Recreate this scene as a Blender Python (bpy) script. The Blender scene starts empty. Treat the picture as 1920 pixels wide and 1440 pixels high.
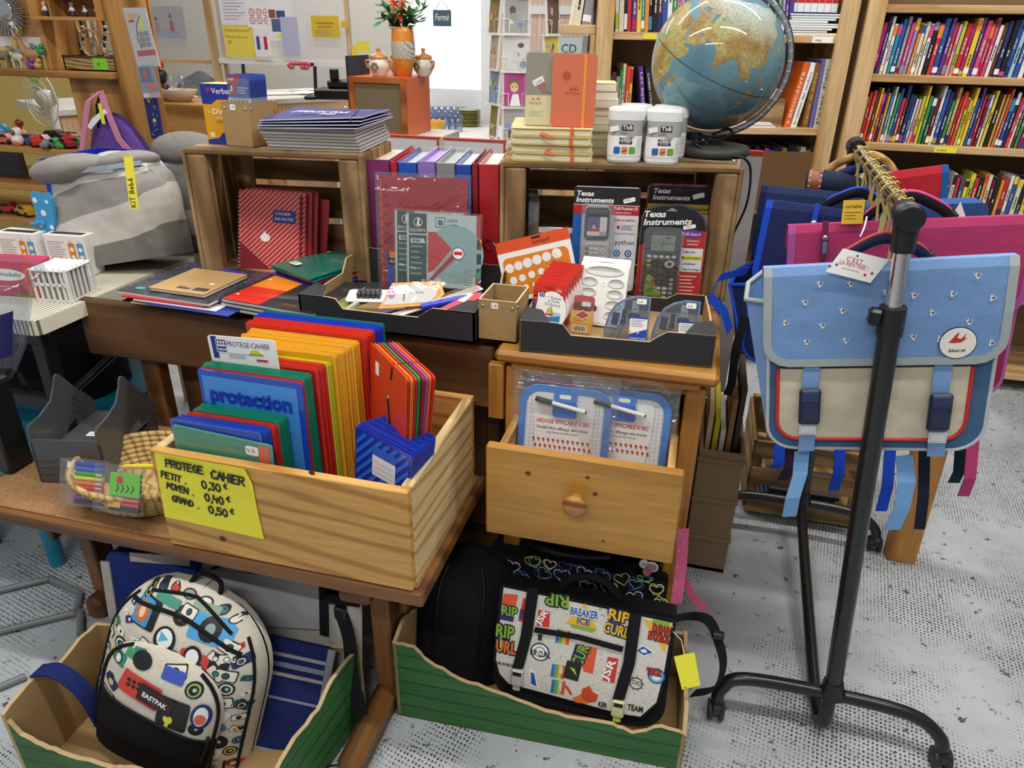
import bpy,math,random
from mathutils import Matrix,Vector
R=math.radians
rnd=random.Random(7)
SC=bpy.context.scene
COL=SC.collection
FPX=1350.0
CAM_H=1.30
CAMROT=Matrix.Rotation(R(14),4,'Z')@Matrix.Rotation(R(64),4,'X')@Matrix.Rotation(R(1.07),4,'Z')
cd=bpy.data.cameras.new('camera');cam=bpy.data.objects.new('camera',cd);COL.objects.link(cam)
cd.sensor_fit='HORIZONTAL';cd.sensor_width=36.0;cd.lens=36.0*FPX/1920.0;cd.clip_start=0.02
cam.matrix_world=Matrix.Translation((0,0,CAM_H))@CAMROT
SC.camera=cam
w=bpy.data.worlds.new('world');SC.world=w;w.use_nodes=True
w.node_tree.nodes['Background'].inputs[0].default_value=(0.93,0.96,1.0,1)
w.node_tree.nodes['Background'].inputs[1].default_value=0.30
def area(name,loc,sx,sy,power,colr=(1,.98,.93),rot=(0,0,0)):
 l=bpy.data.lights.new(name,'AREA');l.shape='RECTANGLE';l.size=sx;l.size_y=sy;l.energy=power;l.color=colr
 o=bpy.data.objects.new(name,l);o.location=loc;o.rotation_euler=rot;COL.objects.link(o);return o
area('ceiling_tube',(-1.2,.7,2.75),.07,1.5,29,rot=(0,0,R(90)))
area('ceiling_tube',(.7,.7,2.75),.07,1.5,29,rot=(0,0,R(90)))
area('ceiling_tube',(-1.2,2.4,2.75),.07,1.5,29,rot=(0,0,R(90)))
area('ceiling_tube',(.7,2.2,2.75),.07,1.5,29,rot=(0,0,R(90)))
area('ceiling_tube',(-2.6,4.2,2.75),.07,1.5,38,rot=(0,0,R(90)))
area('ceiling_tube',(-.5,-.9,2.75),.07,1.5,34,rot=(0,0,R(90)))
area('door_daylight',(-2.0,5.7,1.3),1.2,1.8,40,(.92,.96,1),rot=(R(-90),0,0))
SC.view_settings.view_transform='Standard';SC.view_settings.look='None'
SC.view_settings.exposure=-0.12;SC.view_settings.gamma=1.0;SC.view_settings.use_curve_mapping=False
SC.cycles.transparent_max_bounces=24;SC.cycles.max_bounces=6;SC.cycles.use_denoising=True
SC.cycles.caustics_reflective=False;SC.cycles.caustics_refractive=False
_R3=CAMROT.to_3x3()
def ray(px,py):return _R3@Vector(((px-960)/FPX,(720-py)/FPX,-1.0))
CO=Vector((0,0,CAM_H))
def PZ(px,py,z):
 d=ray(px,py);return CO+d*((z-CAM_H)/d.z)
def PY(px,py,y):
 d=ray(px,py);return CO+d*(y/d.y)
def PX(px,py,x):
 d=ray(px,py);return CO+d*(x/d.x)
def PP(px,py,p,n):
 d=ray(px,py);n=Vector(n);return CO+d*((Vector(p)-CO).dot(n)/d.dot(n))
def FR(o,x,y):
 x=Vector(x).normalized();z=x.cross(Vector(y)).normalized();y=z.cross(x)
 return Matrix(((x.x,y.x,z.x,o[0]),(x.y,y.y,z.y,o[1]),(x.z,y.z,z.z,o[2]),(0,0,0,1)))
def T(x=0,y=0,z=0):return Matrix.Translation((x,y,z))
def RX(a):return Matrix.Rotation(R(a),4,'X')
def RY(a):return Matrix.Rotation(R(a),4,'Y')
def RZ(a):return Matrix.Rotation(R(a),4,'Z')
def lin(c):return c/12.92 if c<=.04045 else((c+.055)/1.055)**2.4
def hexc(h):
 h=h.lstrip('#');return tuple(lin(int(h[i:i+2],16)/255)for i in(0,2,4))+(1,)
_MC={}
def col(h,rough=.5,metal=0,spec=.5,coat=0,bump=0,bscale=200,emit=0,alpha=1):
 k=(h,rough,metal,spec,coat,bump,bscale,emit,alpha)
 if k in _MC:return _MC[k]
 m=bpy.data.materials.new('paint_'+h.strip('#'));m.use_nodes=True
 nt=m.node_tree;b=nt.nodes['Principled BSDF'];c=hexc(h)
 b.inputs['Base Color'].default_value=c;b.inputs['Roughness'].default_value=rough
 b.inputs['Metallic'].default_value=metal;b.inputs['Specular IOR Level'].default_value=spec
 b.inputs['Coat Weight'].default_value=coat;b.inputs['Alpha'].default_value=alpha
 if coat:b.inputs['Coat Roughness'].default_value=.1
 if emit:b.inputs['Emission Color'].default_value=c;b.inputs['Emission Strength'].default_value=emit
 if bump:
  tc=nt.nodes.new('ShaderNodeTexCoord');n=nt.nodes.new('ShaderNodeTexNoise');n.inputs['Scale'].default_value=bscale
  bp=nt.nodes.new('ShaderNodeBump');bp.inputs['Strength'].default_value=bump;bp.inputs['Distance'].default_value=.002
  nt.links.new(tc.outputs['Object'],n.inputs['Vector']);nt.links.new(n.outputs['Fac'],bp.inputs['Height'])
  nt.links.new(bp.outputs['Normal'],b.inputs['Normal'])
 _MC[k]=m;return m
def ramp(nt,stops,fac):
 r=nt.nodes.new('ShaderNodeValToRGB');e=r.color_ramp.elements
 e[0].position,e[0].color=stops[0][0],hexc(stops[0][1]);e[1].position,e[1].color=stops[-1][0],hexc(stops[-1][1])
 for p,c in stops[1:-1]:
  q=e.new(p);q.color=hexc(c)
 nt.links.new(fac,r.inputs['Fac']);return r.outputs['Color']
def nmat(name,rough=.5,spec=.5,coat=0):
 m=bpy.data.materials.new(name);m.use_nodes=True;nt=m.node_tree;b=nt.nodes['Principled BSDF']
 b.inputs['Roughness'].default_value=rough;b.inputs['Specular IOR Level'].default_value=spec;b.inputs['Coat Weight'].default_value=coat
 return m,nt,b
def node(nt,t,**kw):
 n=nt.nodes.new('ShaderNode'+t)
 for k,v in kw.items():
  if k in n.inputs:n.inputs[k].default_value=v
  else:setattr(n,k,v)
 return n
def mapped(nt,scale=(1,1,1),loc=(0,0,0),rot=(0,0,0)):
 tc=node(nt,'TexCoord');mp=node(nt,'Mapping');mp.inputs['Scale'].default_value=scale;mp.inputs['Location'].default_value=loc
 mp.inputs['Rotation'].default_value=rot
 nt.links.new(tc.outputs['Object'],mp.inputs['Vector']);return mp.outputs['Vector']
def wood(name,light,dark,axis=0,bands=22,rough=.45,dirt=None,contrast=.5,fine=1.0,coat=0,seed=0):
 """grain running along the given object axis"""
 m,nt,b=nmat(name,rough,.4,coat);L=nt.links.new
 sc=[1,1,1];sc[axis]=.09
 v=mapped(nt,sc,(seed*1.7,seed*.9,seed*2.3))
 n1=node(nt,'TexNoise',Scale=6.0,Detail=3.0);L(v,n1.inputs['Vector'])
 mx=node(nt,'MixRGB',blend_type='ADD');mx.inputs['Fac'].default_value=.09;L(v,mx.inputs['Color1']);L(n1.outputs['Color'],mx.inputs['Color2'])
 wv=node(nt,'TexWave',Scale=bands*.5,Distortion=3.0,Detail=2.0);wv.wave_type='BANDS';wv.bands_direction='DIAGONAL'
 L(mx.outputs['Color'],wv.inputs['Vector'])
 c=ramp(nt,[(.0,light),(contrast,light),(.97,dark)],wv.outputs['Fac'])
 n2=node(nt,'TexNoise',Scale=120.0*fine,Detail=4.0);L(v,n2.inputs['Vector'])
 f2=ramp(nt,[(.3,'#b8b8b8'),(.7,'#ffffff')],n2.outputs['Fac'])
 mu=node(nt,'MixRGB',blend_type='MULTIPLY');mu.inputs['Fac'].default_value=.45;L(c,mu.inputs['Color1']);L(f2,mu.inputs['Color2'])
 out=mu.outputs['Color']
 if dirt:
  n3=node(nt,'TexNoise',Scale=9.0,Detail=6.0);L(mapped(nt),n3.inputs['Vector'])
  f3=ramp(nt,[(.45,'#000000'),(.72,'#ffffff')],n3.outputs['Fac'])
  m3=node(nt,'MixRGB');m3.inputs['Color2'].default_value=hexc(dirt);L(f3,m3.inputs['Fac']);L(out,m3.inputs['Color1']);out=m3.outputs['Color']
 L(out,b.inputs['Base Color'])
 bp=node(nt,'Bump',Strength=.15,Distance=.002);L(n2.outputs['Fac'],bp.inputs['Height']);L(bp.outputs['Normal'],b.inputs['Normal'])
 return m
def woods(name,*a,**k):return[wood('%s_grain_%s'%(name,'xyz'[i]),*a,axis=i,**k)for i in range(3)]
def fabric(h,scale=700,rough=.85,bump=.4,fold=0):
 k=('fab',h,scale,rough,bump,fold)
 if k in _MC:return _MC[k]
 m,nt,b=nmat('fabric_'+h.strip('#'),rough,.25);L=nt.links.new
 v=mapped(nt);ck=node(nt,'TexNoise',Scale=float(scale),Detail=1.0);L(v,ck.inputs['Vector'])
 hsv=ramp(nt,[(.3,'#c9c9c9'),(.7,'#ffffff')],ck.outputs['Fac'])
 mu=node(nt,'MixRGB',blend_type='MULTIPLY');mu.inputs['Fac'].default_value=.5;mu.inputs['Color1'].default_value=hexc(h);L(hsv,mu.inputs['Color2'])
 L(mu.outputs['Color'],b.inputs['Base Color'])
 bp=node(nt,'Bump',Strength=bump,Distance=.001);L(ck.outputs['Fac'],bp.inputs['Height'])
 if fold:
  n2=node(nt,'TexNoise',Scale=9.0,Detail=2.0);L(v,n2.inputs['Vector'])
  b2=node(nt,'Bump',Strength=fold,Distance=.03);L(n2.outputs['Fac'],b2.inputs['Height']);L(bp.outputs['Normal'],b2.inputs['Normal']);L(b2.outputs['Normal'],b.inputs['Normal'])
 else:L(bp.outputs['Normal'],b.inputs['Normal'])
 _MC[k]=m;return m
def film(name,tint='#ffffff',gloss=.10,rough=.06,wrinkle=.0,wscale=18.0,haze=0.03):
 """thin clear plastic"""
 m=bpy.data.materials.new(name);m.use_nodes=True;nt=m.node_tree;L=nt.links.new
 for n in list(nt.nodes):nt.nodes.remove(n)
 o=node(nt,'OutputMaterial');t=node(nt,'BsdfTransparent');t.inputs[0].default_value=hexc(tint)
 g=node(nt,'BsdfGlossy');g.inputs['Roughness'].default_value=rough
 d=node(nt,'BsdfDiffuse');d.inputs[0].default_value=(.9,.9,.9,1)
 m1=node(nt,'MixShader');m1.inputs[0].default_value=gloss;m2=node(nt,'MixShader');m2.inputs[0].default_value=haze
 L(t.outputs[0],m1.inputs[1]);L(g.outputs[0],m1.inputs[2]);L(m1.outputs[0],m2.inputs[1]);L(d.outputs[0],m2.inputs[2]);L(m2.outputs[0],o.inputs['Surface'])
 if wrinkle:
  v=mapped(nt);n=node(nt,'TexNoise',Scale=wscale,Detail=3.0,Distortion=1.5);L(v,n.inputs['Vector'])
  bp=node(nt,'Bump',Strength=wrinkle,Distance=.02);L(n.outputs['Fac'],bp.inputs['Height']);L(bp.outputs['Normal'],g.inputs['Normal'])
 return m
def stripes(name,c1,c2,scale,direc='X',duty=.5,rough=.6,rot=(0,0,0)):
 m,nt,b=nmat(name,rough);L=nt.links.new
 sp=node(nt,'SeparateXYZ');L(mapped(nt,rot=rot),sp.inputs[0]);a=node(nt,'Math',operation='MULTIPLY');a.inputs[1].default_value=scale*3.18;L(sp.outputs[direc],a.inputs[0])
 f=node(nt,'Math',operation='FRACT');L(a.outputs[0],f.inputs[0]);L(ramp(nt,[(max(.0,duty-.03),c1),(duty+.03,c2),(.96,c2),(1,c1)],f.outputs[0]),b.inputs['Base Color']);return m
def rrect(w,h,r,n=4,x0=0,y0=0):
 """rounded rectangle, lower-left at (x0,y0), counter-clockwise"""
 if not isinstance(r,(tuple,list)):r=(r,)*4
 p=[]
 for(cx,cy,a,q)in((x0+w,y0,-90,r[0]),(x0+w,y0+h,0,r[1]),(x0,y0+h,90,r[2]),(x0,y0,180,r[3])):
  sx=-1 if cx>x0 else 1;sy=1 if cy==y0 else-1
  if q<=0:p.append((cx,cy));continue
  for i in range(n+1):
   t=R(a+90*i/n);p.append((cx+sx*q+q*math.cos(t),cy+sy*q+q*math.sin(t)))
 return p
def circ(r,n=20,cx=0,cy=0,ry=None,a0=0,a1=360):
 ry=ry or r;k=n if a1-a0==360 else n+1
 return[(cx+r*math.cos(R(a0+(a1-a0)*i/n)),cy+ry*math.sin(R(a0+(a1-a0)*i/n)))for i in range(k)]
def arcpts(c,r,a0,a1,n,ax=(1,0,0),ay=(0,0,1)):
 c,ax,ay=Vector(c),Vector(ax),Vector(ay)
 return[c+ax*(r*math.cos(R(a0+(a1-a0)*i/n)))+ay*(r*math.sin(R(a0+(a1-a0)*i/n)))for i in range(n+1)]
_TXT={}
def glyphs(s,bold=0,shear=0,sp=1.0):
 k=(s,bold,shear,sp)
 if k not in _TXT:
  c=bpy.data.curves.new('lettering','FONT');c.body=s;c.resolution_u=2;c.offset=bold;c.shear=shear;c.space_character=sp
  o=bpy.data.objects.new('lettering',c);me=o.to_mesh()
  vs=[tuple(v.co)for v in me.vertices];fs=[tuple(p.vertices)for p in me.polygons]
  o.to_mesh_clear();bpy.data.objects.remove(o);bpy.data.curves.remove(c)
  x1=max([v[0]for v in vs]or[0]);x0=min([v[0]for v in vs]or[0])
  _TXT[k]=(vs,fs,x0,x1)
 return _TXT[k]
class MB:
 """collects geometry and links it as one mesh object"""
 def __init__(s,M=None):s.v=[];s.f=[];s.mi=[];s.sm=[];s.mats=[];s.M=M or Matrix.Identity(4)
 def add(s,vs,fs,m,smooth=False,M=None):
  X=s.M@M if M is not None else s.M
  n=len(s.v);s.v+=[tuple(X@Vector(v))for v in vs]
  if m not in s.mats:s.mats.append(m)
  i=s.mats.index(m)
  for f in fs:s.f.append(tuple(n+k for k in f));s.mi.append(i);s.sm.append(smooth)
  return s
 def box(s,x0,y0,z0,x1,y1,z1,m,b=0,M=None):
  if x0>x1:x0,x1=x1,x0
  if y0>y1:y0,y1=y1,y0
  if z0>z1:z0,z1=z1,z0
  if b<=0:
   vs=[(x,y,z)for z in(z0,z1)for y in(y0,y1)for x in(x0,x1)]
   return s.add(vs,[(0,2,3,1),(4,5,7,6),(0,1,5,4),(1,3,7,5),(3,2,6,7),(2,0,4,6)],m,M=M)
  b=min(b,(x1-x0)*.45,(y1-y0)*.45,(z1-z0)*.45)
  vs=[];ix={}
  for sx in(0,1):
   for sy in(0,1):
    for sz in(0,1):
     X,Y,Z=(x0,x1)[sx],(y0,y1)[sy],(z0,z1)[sz];dx,dy,dz=b*(1-2*sx),b*(1-2*sy),b*(1-2*sz)
     for k,p in(('x',(X,Y+dy,Z+dz)),('y',(X+dx,Y,Z+dz)),('z',(X+dx,Y+dy,Z))):
      ix[sx,sy,sz,k]=len(vs);vs.append(p)
  I=lambda a,b_,c,k:ix[a,b_,c,k];fs=[]
  for q in(0,1):
   fs.append((I(q,0,0,'x'),I(q,1,0,'x'),I(q,1,1,'x'),I(q,0,1,'x'))[::1 if q else-1])
   fs.append((I(0,q,0,'y'),I(1,q,0,'y'),I(1,q,1,'y'),I(0,q,1,'y'))[::-1 if q else 1])
   fs.append((I(0,0,q,'z'),I(1,0,q,'z'),I(1,1,q,'z'),I(0,1,q,'z'))[::1 if q else-1])
  for p in(0,1):
   for q in(0,1):
    fs.append((I(0,p,q,'y'),I(1,p,q,'y'),I(1,p,q,'z'),I(0,p,q,'z'))[::-1 if p==q else 1])
    fs.append((I(p,0,q,'x'),I(p,1,q,'x'),I(p,1,q,'z'),I(p,0,q,'z'))[::1 if p==q else-1])
    fs.append((I(p,q,0,'x'),I(p,q,1,'x'),I(p,q,1,'y'),I(p,q,0,'y'))[::-1 if p==q else 1])
  for a in(0,1):
   for b_ in(0,1):
    for c in(0,1):
     fs.append((I(a,b_,c,'x'),I(a,b_,c,'y'),I(a,b_,c,'z'))[::1 if(a+b_+c)%2 else-1])
  return s.add(vs,fs,m,M=M)
 def prism(s,poly,z0,z1,m,M=None,side=None,smooth=False,top=None):
  n=len(poly);vs=[(p[0],p[1],z0)for p in poly]+[(p[0],p[1],z1)for p in poly]
  s.add(vs,[tuple(range(n))[::-1]],m,M=M)
  s.add(vs,[tuple(range(n,2*n))],top or m,M=M)
  return s.add(vs,[(i,(i+1)%n,n+(i+1)%n,n+i)for i in range(n)],side or m,smooth,M=M)
 def flat(s,poly,m,z=.0004,M=None):return s.add([(p[0],p[1],p[2]if len(p)>2 else z)for p in poly],[tuple(range(len(poly)))],m,M=M)
 def rect(s,x0,y0,x1,y1,m,z=.0004,M=None):return s.flat([(x0,y0),(x1,y0),(x1,y1),(x0,y1)],m,z,M)
 def frame(s,poly,inner,m,z=.0004,M=None):
  n=len(poly);return s.add([(p[0],p[1],z)for p in poly]+[(p[0],p[1],z)for p in inner],[(i,(i+1)%n,n+(i+1)%n,n+i)for i in range(n)],m,M=M)
 def ring(s,cx,cy,r0,r1,m,z=.0004,n=20,k=1,M=None):return s.frame(circ(r1,n,cx,cy,r1*k),circ(r0,n,cx,cy,r0*k),m,z,M)
 def text(s,t,x,y,h,m,z=.0006,al='l',bold=0,shear=0,wid=None,M=None,rot=0,sp=1.0):
  vs,fs,a,b=glyphs(t,bold,shear,sp);k=h/.73;kx=k
  if wid:kx=wid/max(b-a,1e-6)
  off=-a*kx if al=='l' else(-(a+b)/2*kx if al=='c' else-b*kx)
  c,sn=math.cos(R(rot)),math.sin(R(rot))
  return s.add([(x+(v[0]*kx+off)*c-v[1]*k*sn,y+(v[0]*kx+off)*sn+v[1]*k*c,z)for v in vs],fs,m,M=M)
 def tube(s,pts,r,m,n=8,closed=False,M=None,caps=True,up=None,ry=None):
  pts=[Vector(p)for p in pts];k=len(pts);rr=r if isinstance(r,(list,tuple))else[r]*k;vs=[]
  t0=None;nx=None
  for i in range(k):
   a=pts[(i-1)%k]if closed or i else pts[0];b=pts[(i+1)%k]if closed or i<k-1 else pts[-1]
   t=(b-a).normalized()
   if nx is None:
    u=Vector(up)if up else(Vector((0,0,1))if abs(t.z)<.9 else Vector((1,0,0)))
    nx=u.cross(t).normalized()
   else:nx=(nx-t*nx.dot(t)).normalized()
   ny=t.cross(nx)
   for j in range(n):
    an=2*math.pi*j/n;vs.append(pts[i]+nx*(rr[i]*math.cos(an))+ny*((ry if ry else rr[i])*math.sin(an)))
  fs=[(i*n+j,i*n+(j+1)%n,((i+1)%k)*n+(j+1)%n,((i+1)%k)*n+j)for i in range(k if closed else k-1)for j in range(n)]
  s.add(vs,fs,m,True,M=M)
  if caps and not closed:s.add(vs,[tuple(range(n))[::-1],tuple(range((k-1)*n,k*n))],m,M=M)
  return s
 def lathe(s,prof,m,n=24,M=None,smooth=True,k=1.0):
  vs=[];p=len(prof)
  for i in range(n):
   a=2*math.pi*i/n
   for(r,z)in prof:vs.append((r*math.cos(a),r*math.sin(a)*k,z))
  fs=[(i*p+j,((i+1)%n)*p+j,((i+1)%n)*p+j+1,i*p+j+1)for i in range(n)for j in range(p-1)]
  return s.add(vs,fs,m,smooth,M=M)
 def ball(s,c,rx,ry,rz,m,n=14,M=None):
  prof=[(math.sin(math.pi*j/(n//2+2)),-math.cos(math.pi*j/(n//2+2)))for j in range(n//2+3)]
  X=T(*c)@Matrix.Diagonal((rx,ry,rz,1));return s.lathe(prof,m,n,(M@X)if M is not None else X)
 def grid(s,fn,nu,nv,m,M=None,smooth=True,flip=False):
  vs=[tuple(fn(i/nu,j/nv))for j in range(nv+1)for i in range(nu+1)];q=nu+1
  fs=[(j*q+i,j*q+i+1,(j+1)*q+i+1,(j+1)*q+i)for j in range(nv)for i in range(nu)]
  if flip:fs=[f[::-1]for f in fs]
  return s.add(vs,fs,m,smooth,M=M)
 def strip(s,pts,wv,th,m,M=None):
  """a webbing strap: pts centre line, wv half-width vector, th thickness"""
  pts=[Vector(p)for p in pts];wv=Vector(wv);vs=[];k=len(pts)
  for i in range(k):
   t=(pts[min(i+1,k-1)]-pts[max(i-1,0)]).normalized();nn=t.cross(wv).normalized()*(th/2)
   vs+=[pts[i]-wv-nn,pts[i]+wv-nn,pts[i]+wv+nn,pts[i]-wv+nn]
  fs=[(i*4+j,i*4+(j+1)%4,i*4+4+(j+1)%4,i*4+4+j)for i in range(k-1)for j in range(4)]
  s.add(vs,fs,m,False,M=M);return s.add(vs,[(3,2,1,0),(k*4-4,k*4-3,k*4-2,k*4-1)],m,M=M)
 def out(s,name,parent=None,M=None,**kw):
  me=bpy.data.meshes.new(name);me.from_pydata(s.v,[],s.f)
  for m in s.mats:me.materials.append(m)
  me.polygons.foreach_set('material_index',s.mi);me.polygons.foreach_set('use_smooth',s.sm);me.update()
  o=bpy.data.objects.new(name,me);COL.objects.link(o)
  if parent is not None:o.parent=parent
  if M is not None:o.matrix_local=M
  for k,q in kw.items():o[k]=q
  return o
def tag(o,label,cat,group=None,kind=None):
 o['label']=label;o['category']=cat
 if group:o['group']=group
 if kind:o['kind']=kind
 return o
def thing(name,label,cat,M=None,group=None):
 o=bpy.data.objects.new(name,None);COL.objects.link(o);o.empty_display_size=.05
 if M is not None:o.matrix_world=M
 return tag(o,label,cat,group)
_KIDS={}
def dup(root,M,label,group=None):
 def cp(o,par):
  c=o.copy();COL.objects.link(c)
  if par is not None:c.parent=par;c.matrix_parent_inverse=o.matrix_parent_inverse
  for ch in o.children:cp(ch,c)
  return c
 r=cp(root,None);r.matrix_world=M;r['label']=label
 if group:r['group']=group
 return r
def struct(o):o['kind']='structure';return o
CARD=FR((0,0,0),(1,0,0),(0,0,1))
def lerp(a,b,t):return a+(b-a)*t
def smooth_path(pts,k=6):
 """Catmull-Rom through the points"""
 P=[Vector(p)for p in pts];P=[P[0]*2-P[1]]+P+[P[-1]*2-P[-2]];o=[]
 for i in range(1,len(P)-2):
  a,b,c,d=P[i-1:i+3]
  for j in range(k):
   t=j/k;o.append(.5*((2*b)+(c-a)*t+(2*a-5*b+4*c-d)*t*t+(3*b-a-3*c+d)*t**3))
 return o+[P[-2]]
WHITE=col('#f1f0ec',.55);INK=col('#1b1b1d',.5);BLACK=col('#141415',.45);YELLOW=col('#f2e93c',.6);RED=col('#c8262b',.45)
PAPER=col('#ece9e0',.7);NAVY=col('#232a6e',.5);GREY=col('#8f9094',.5);CHROME=col('#d9d9d9',.07,1);LIME=col('#84d23c',.6)
BLK_PLASTIC=col('#17181a',.35,bump=.1,bscale=500);KRAFT=col('#a58558',.8,bump=.25,bscale=120);TINT=col('#b9b9b2',.6)
PRICE=col('#f6f4ec',.6);PINE=woods('pine','#dfae62','#b87832',bands=16,rough=.4,contrast=.35,coat=.15)
HONEY=woods('honey_pine','#c68c3a','#a4691f',bands=10,rough=.35,contrast=.3,coat=.2)
OLD=woods('weathered_crate_wood','#b59466','#80603a',bands=18,rough=.8,dirt='#5f4a2e',contrast=.25)
DARKW=woods('dark_bench_wood','#7a5431','#52341a',bands=9,rough=.5,contrast=.3,coat=.08)
SHELFW=woods('shelf_pine','#d8b483','#c0945c',bands=10,rough=.55,contrast=.4)
FILM=film('clear_plastic',gloss=.10,haze=.03);FILMW=film('clear_wrinkled_plastic',gloss=.13,rough=.07,wrinkle=.8,wscale=11,haze=.02)
SHINY=film('blister_plastic',gloss=.16,rough=.03,wrinkle=.25,wscale=9,haze=.02)
STK={'P':['0,0 0,1 .5,1 .6,.8 .5,.55 0,.5'],'R':['0,0 0,1 .5,1 .6,.8 .5,.55 0,.5','.2,.5 .65,0'],'O':['.3,1 .05,.8 .0,.4 .2,.03 .5,.05 .65,.4 .55,.85 .3,1'],'T':['.35,0 .35,1','0,1 .7,1'],'E':['.55,1 0,1 0,0 .6,0','0,.5 .45,.55'],'G':['.6,.85 .3,1 0,.6 .1,.1 .4,0 .6,.2 .6,.45 .35,.45'],'C':['.6,.9 .3,1 .0,.6 .1,.1 .4,0 .65,.15'],'A':['0,0 .3,1 .65,0','.1,.4 .5,.4'],'H':['0,0 0,1','.6,0 .6,1','0,.5 .6,.5'],'i':['.15,0 .15,.7','.15,.95 .17,1'],'M':['0,0 .1,1 .4,.4 .7,1 .8,0'],'Y':['0,1 .3,.5 .6,1','.3,.5 .15,0'],'N':['0,0 0,1 .6,0 .6,1'],'D':['0,0 0,1 .4,.9 .6,.5 .4,.1 0,0'],'0':['.3,1 .05,.75 .0,.4 .2,.0 .45,.05 .6,.4 .5,.85 .3,1'],'3':['0,.95 .55,.95 .25,.55 .55,.4 .5,.1 .2,0 0,.1'],'4':['.1,1 0,.45 .6,.45','.45,.7 .45,0'],'5':['.55,1 .1,1 .05,.55 .4,.6 .55,.3 .35,0 0,.05'],',':['.2,.1 .1,-.2'],'.':['.1,.0 .14,.04'],'€':['.6,.9 .3,1 .1,.6 .1,.3 .3,0 .6,.1','-.05,.6 .45,.6','-.05,.4 .4,.4'],'K':['0,0 0,1','.55,1 0,.45 .6,0'],'B':['0,0 0,1 .4,.95 .4,.55 0,.5 .5,.4 .45,.05 0,0'],'9':['.5,.7 .25,1 .0,.75 .2,.5 .5,.7 .4,0'],'e':['0,.35 .45,.4 .25,.65 .0,.35 .2,0 .45,.1'],'b':['0,1 0,0 .4,.1 .4,.4 0,.45'],'I':['.1,0 .1,1'],'1':['0,.7 .25,1 .25,0'],'m':['0,0 0,.6 .3,.6 .3,0','.3,.6 .6,.5 .6,0'],'a':['.5,.6 .1,.6 0,.2 .2,0 .5,.2 .5,.6 .5,0'],'r':['0,.6 .05,0','.05,.4 .35,.6'],'t':['.2,1 .2,0 .4,.05','0,.65 .45,.65'],'l':['.1,1 .1,0'],'é':['0,.35 .45,.4 .25,.65 .0,.35 .2,0 .45,.1','.2,.8 .4,1']}
def hand(mb,s,x,y,h,m,th=.1,rot=0,sl=.0,gap=.85,z=.0006):
 c,sn=math.cos(R(rot)),math.sin(R(rot));cx=0
 for ch in s:
  if ch==' ':cx+=h*.6;continue
  for st in STK.get(ch,[]):
   q=[tuple(map(float,a.split(',')))for a in st.split()]
   q=[(cx+(a*.95+b*sl)*h,b*h)for a,b in q]
   for(a,b)in zip(q[:-1],q[1:]):
    d=Vector((b[0]-a[0],b[1]-a[1]));L=d.length or 1e-6;d/=L;n=Vector((-d.y,d.x))*(th*h/2);e=d*(th*h*.4)
    p=[Vector(a)-e-n,Vector(b)+e-n,Vector(b)+e+n,Vector(a)-e+n]
    mb.flat([(x+v.x*c-v.y*sn,y+v.x*sn+v.y*c)for v in p],m,z);z+=.000004
  cx+=h*(gap if ch not in 'i,.Il' else gap*.5)
 return mb
def lines(mb,x0,y0,x1,y1,n,m,duty=.45,z=.0005,seed=1,vary=.35):
 """rows of small print"""
 r=random.Random(seed);st=(y1-y0)/n
 for i in range(n):mb.rect(x0,y1-st*(i+.2),x0+(x1-x0)*(1-vary*r.random()),y1-st*(i+.2+duty),m,z)
 return mb
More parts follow.
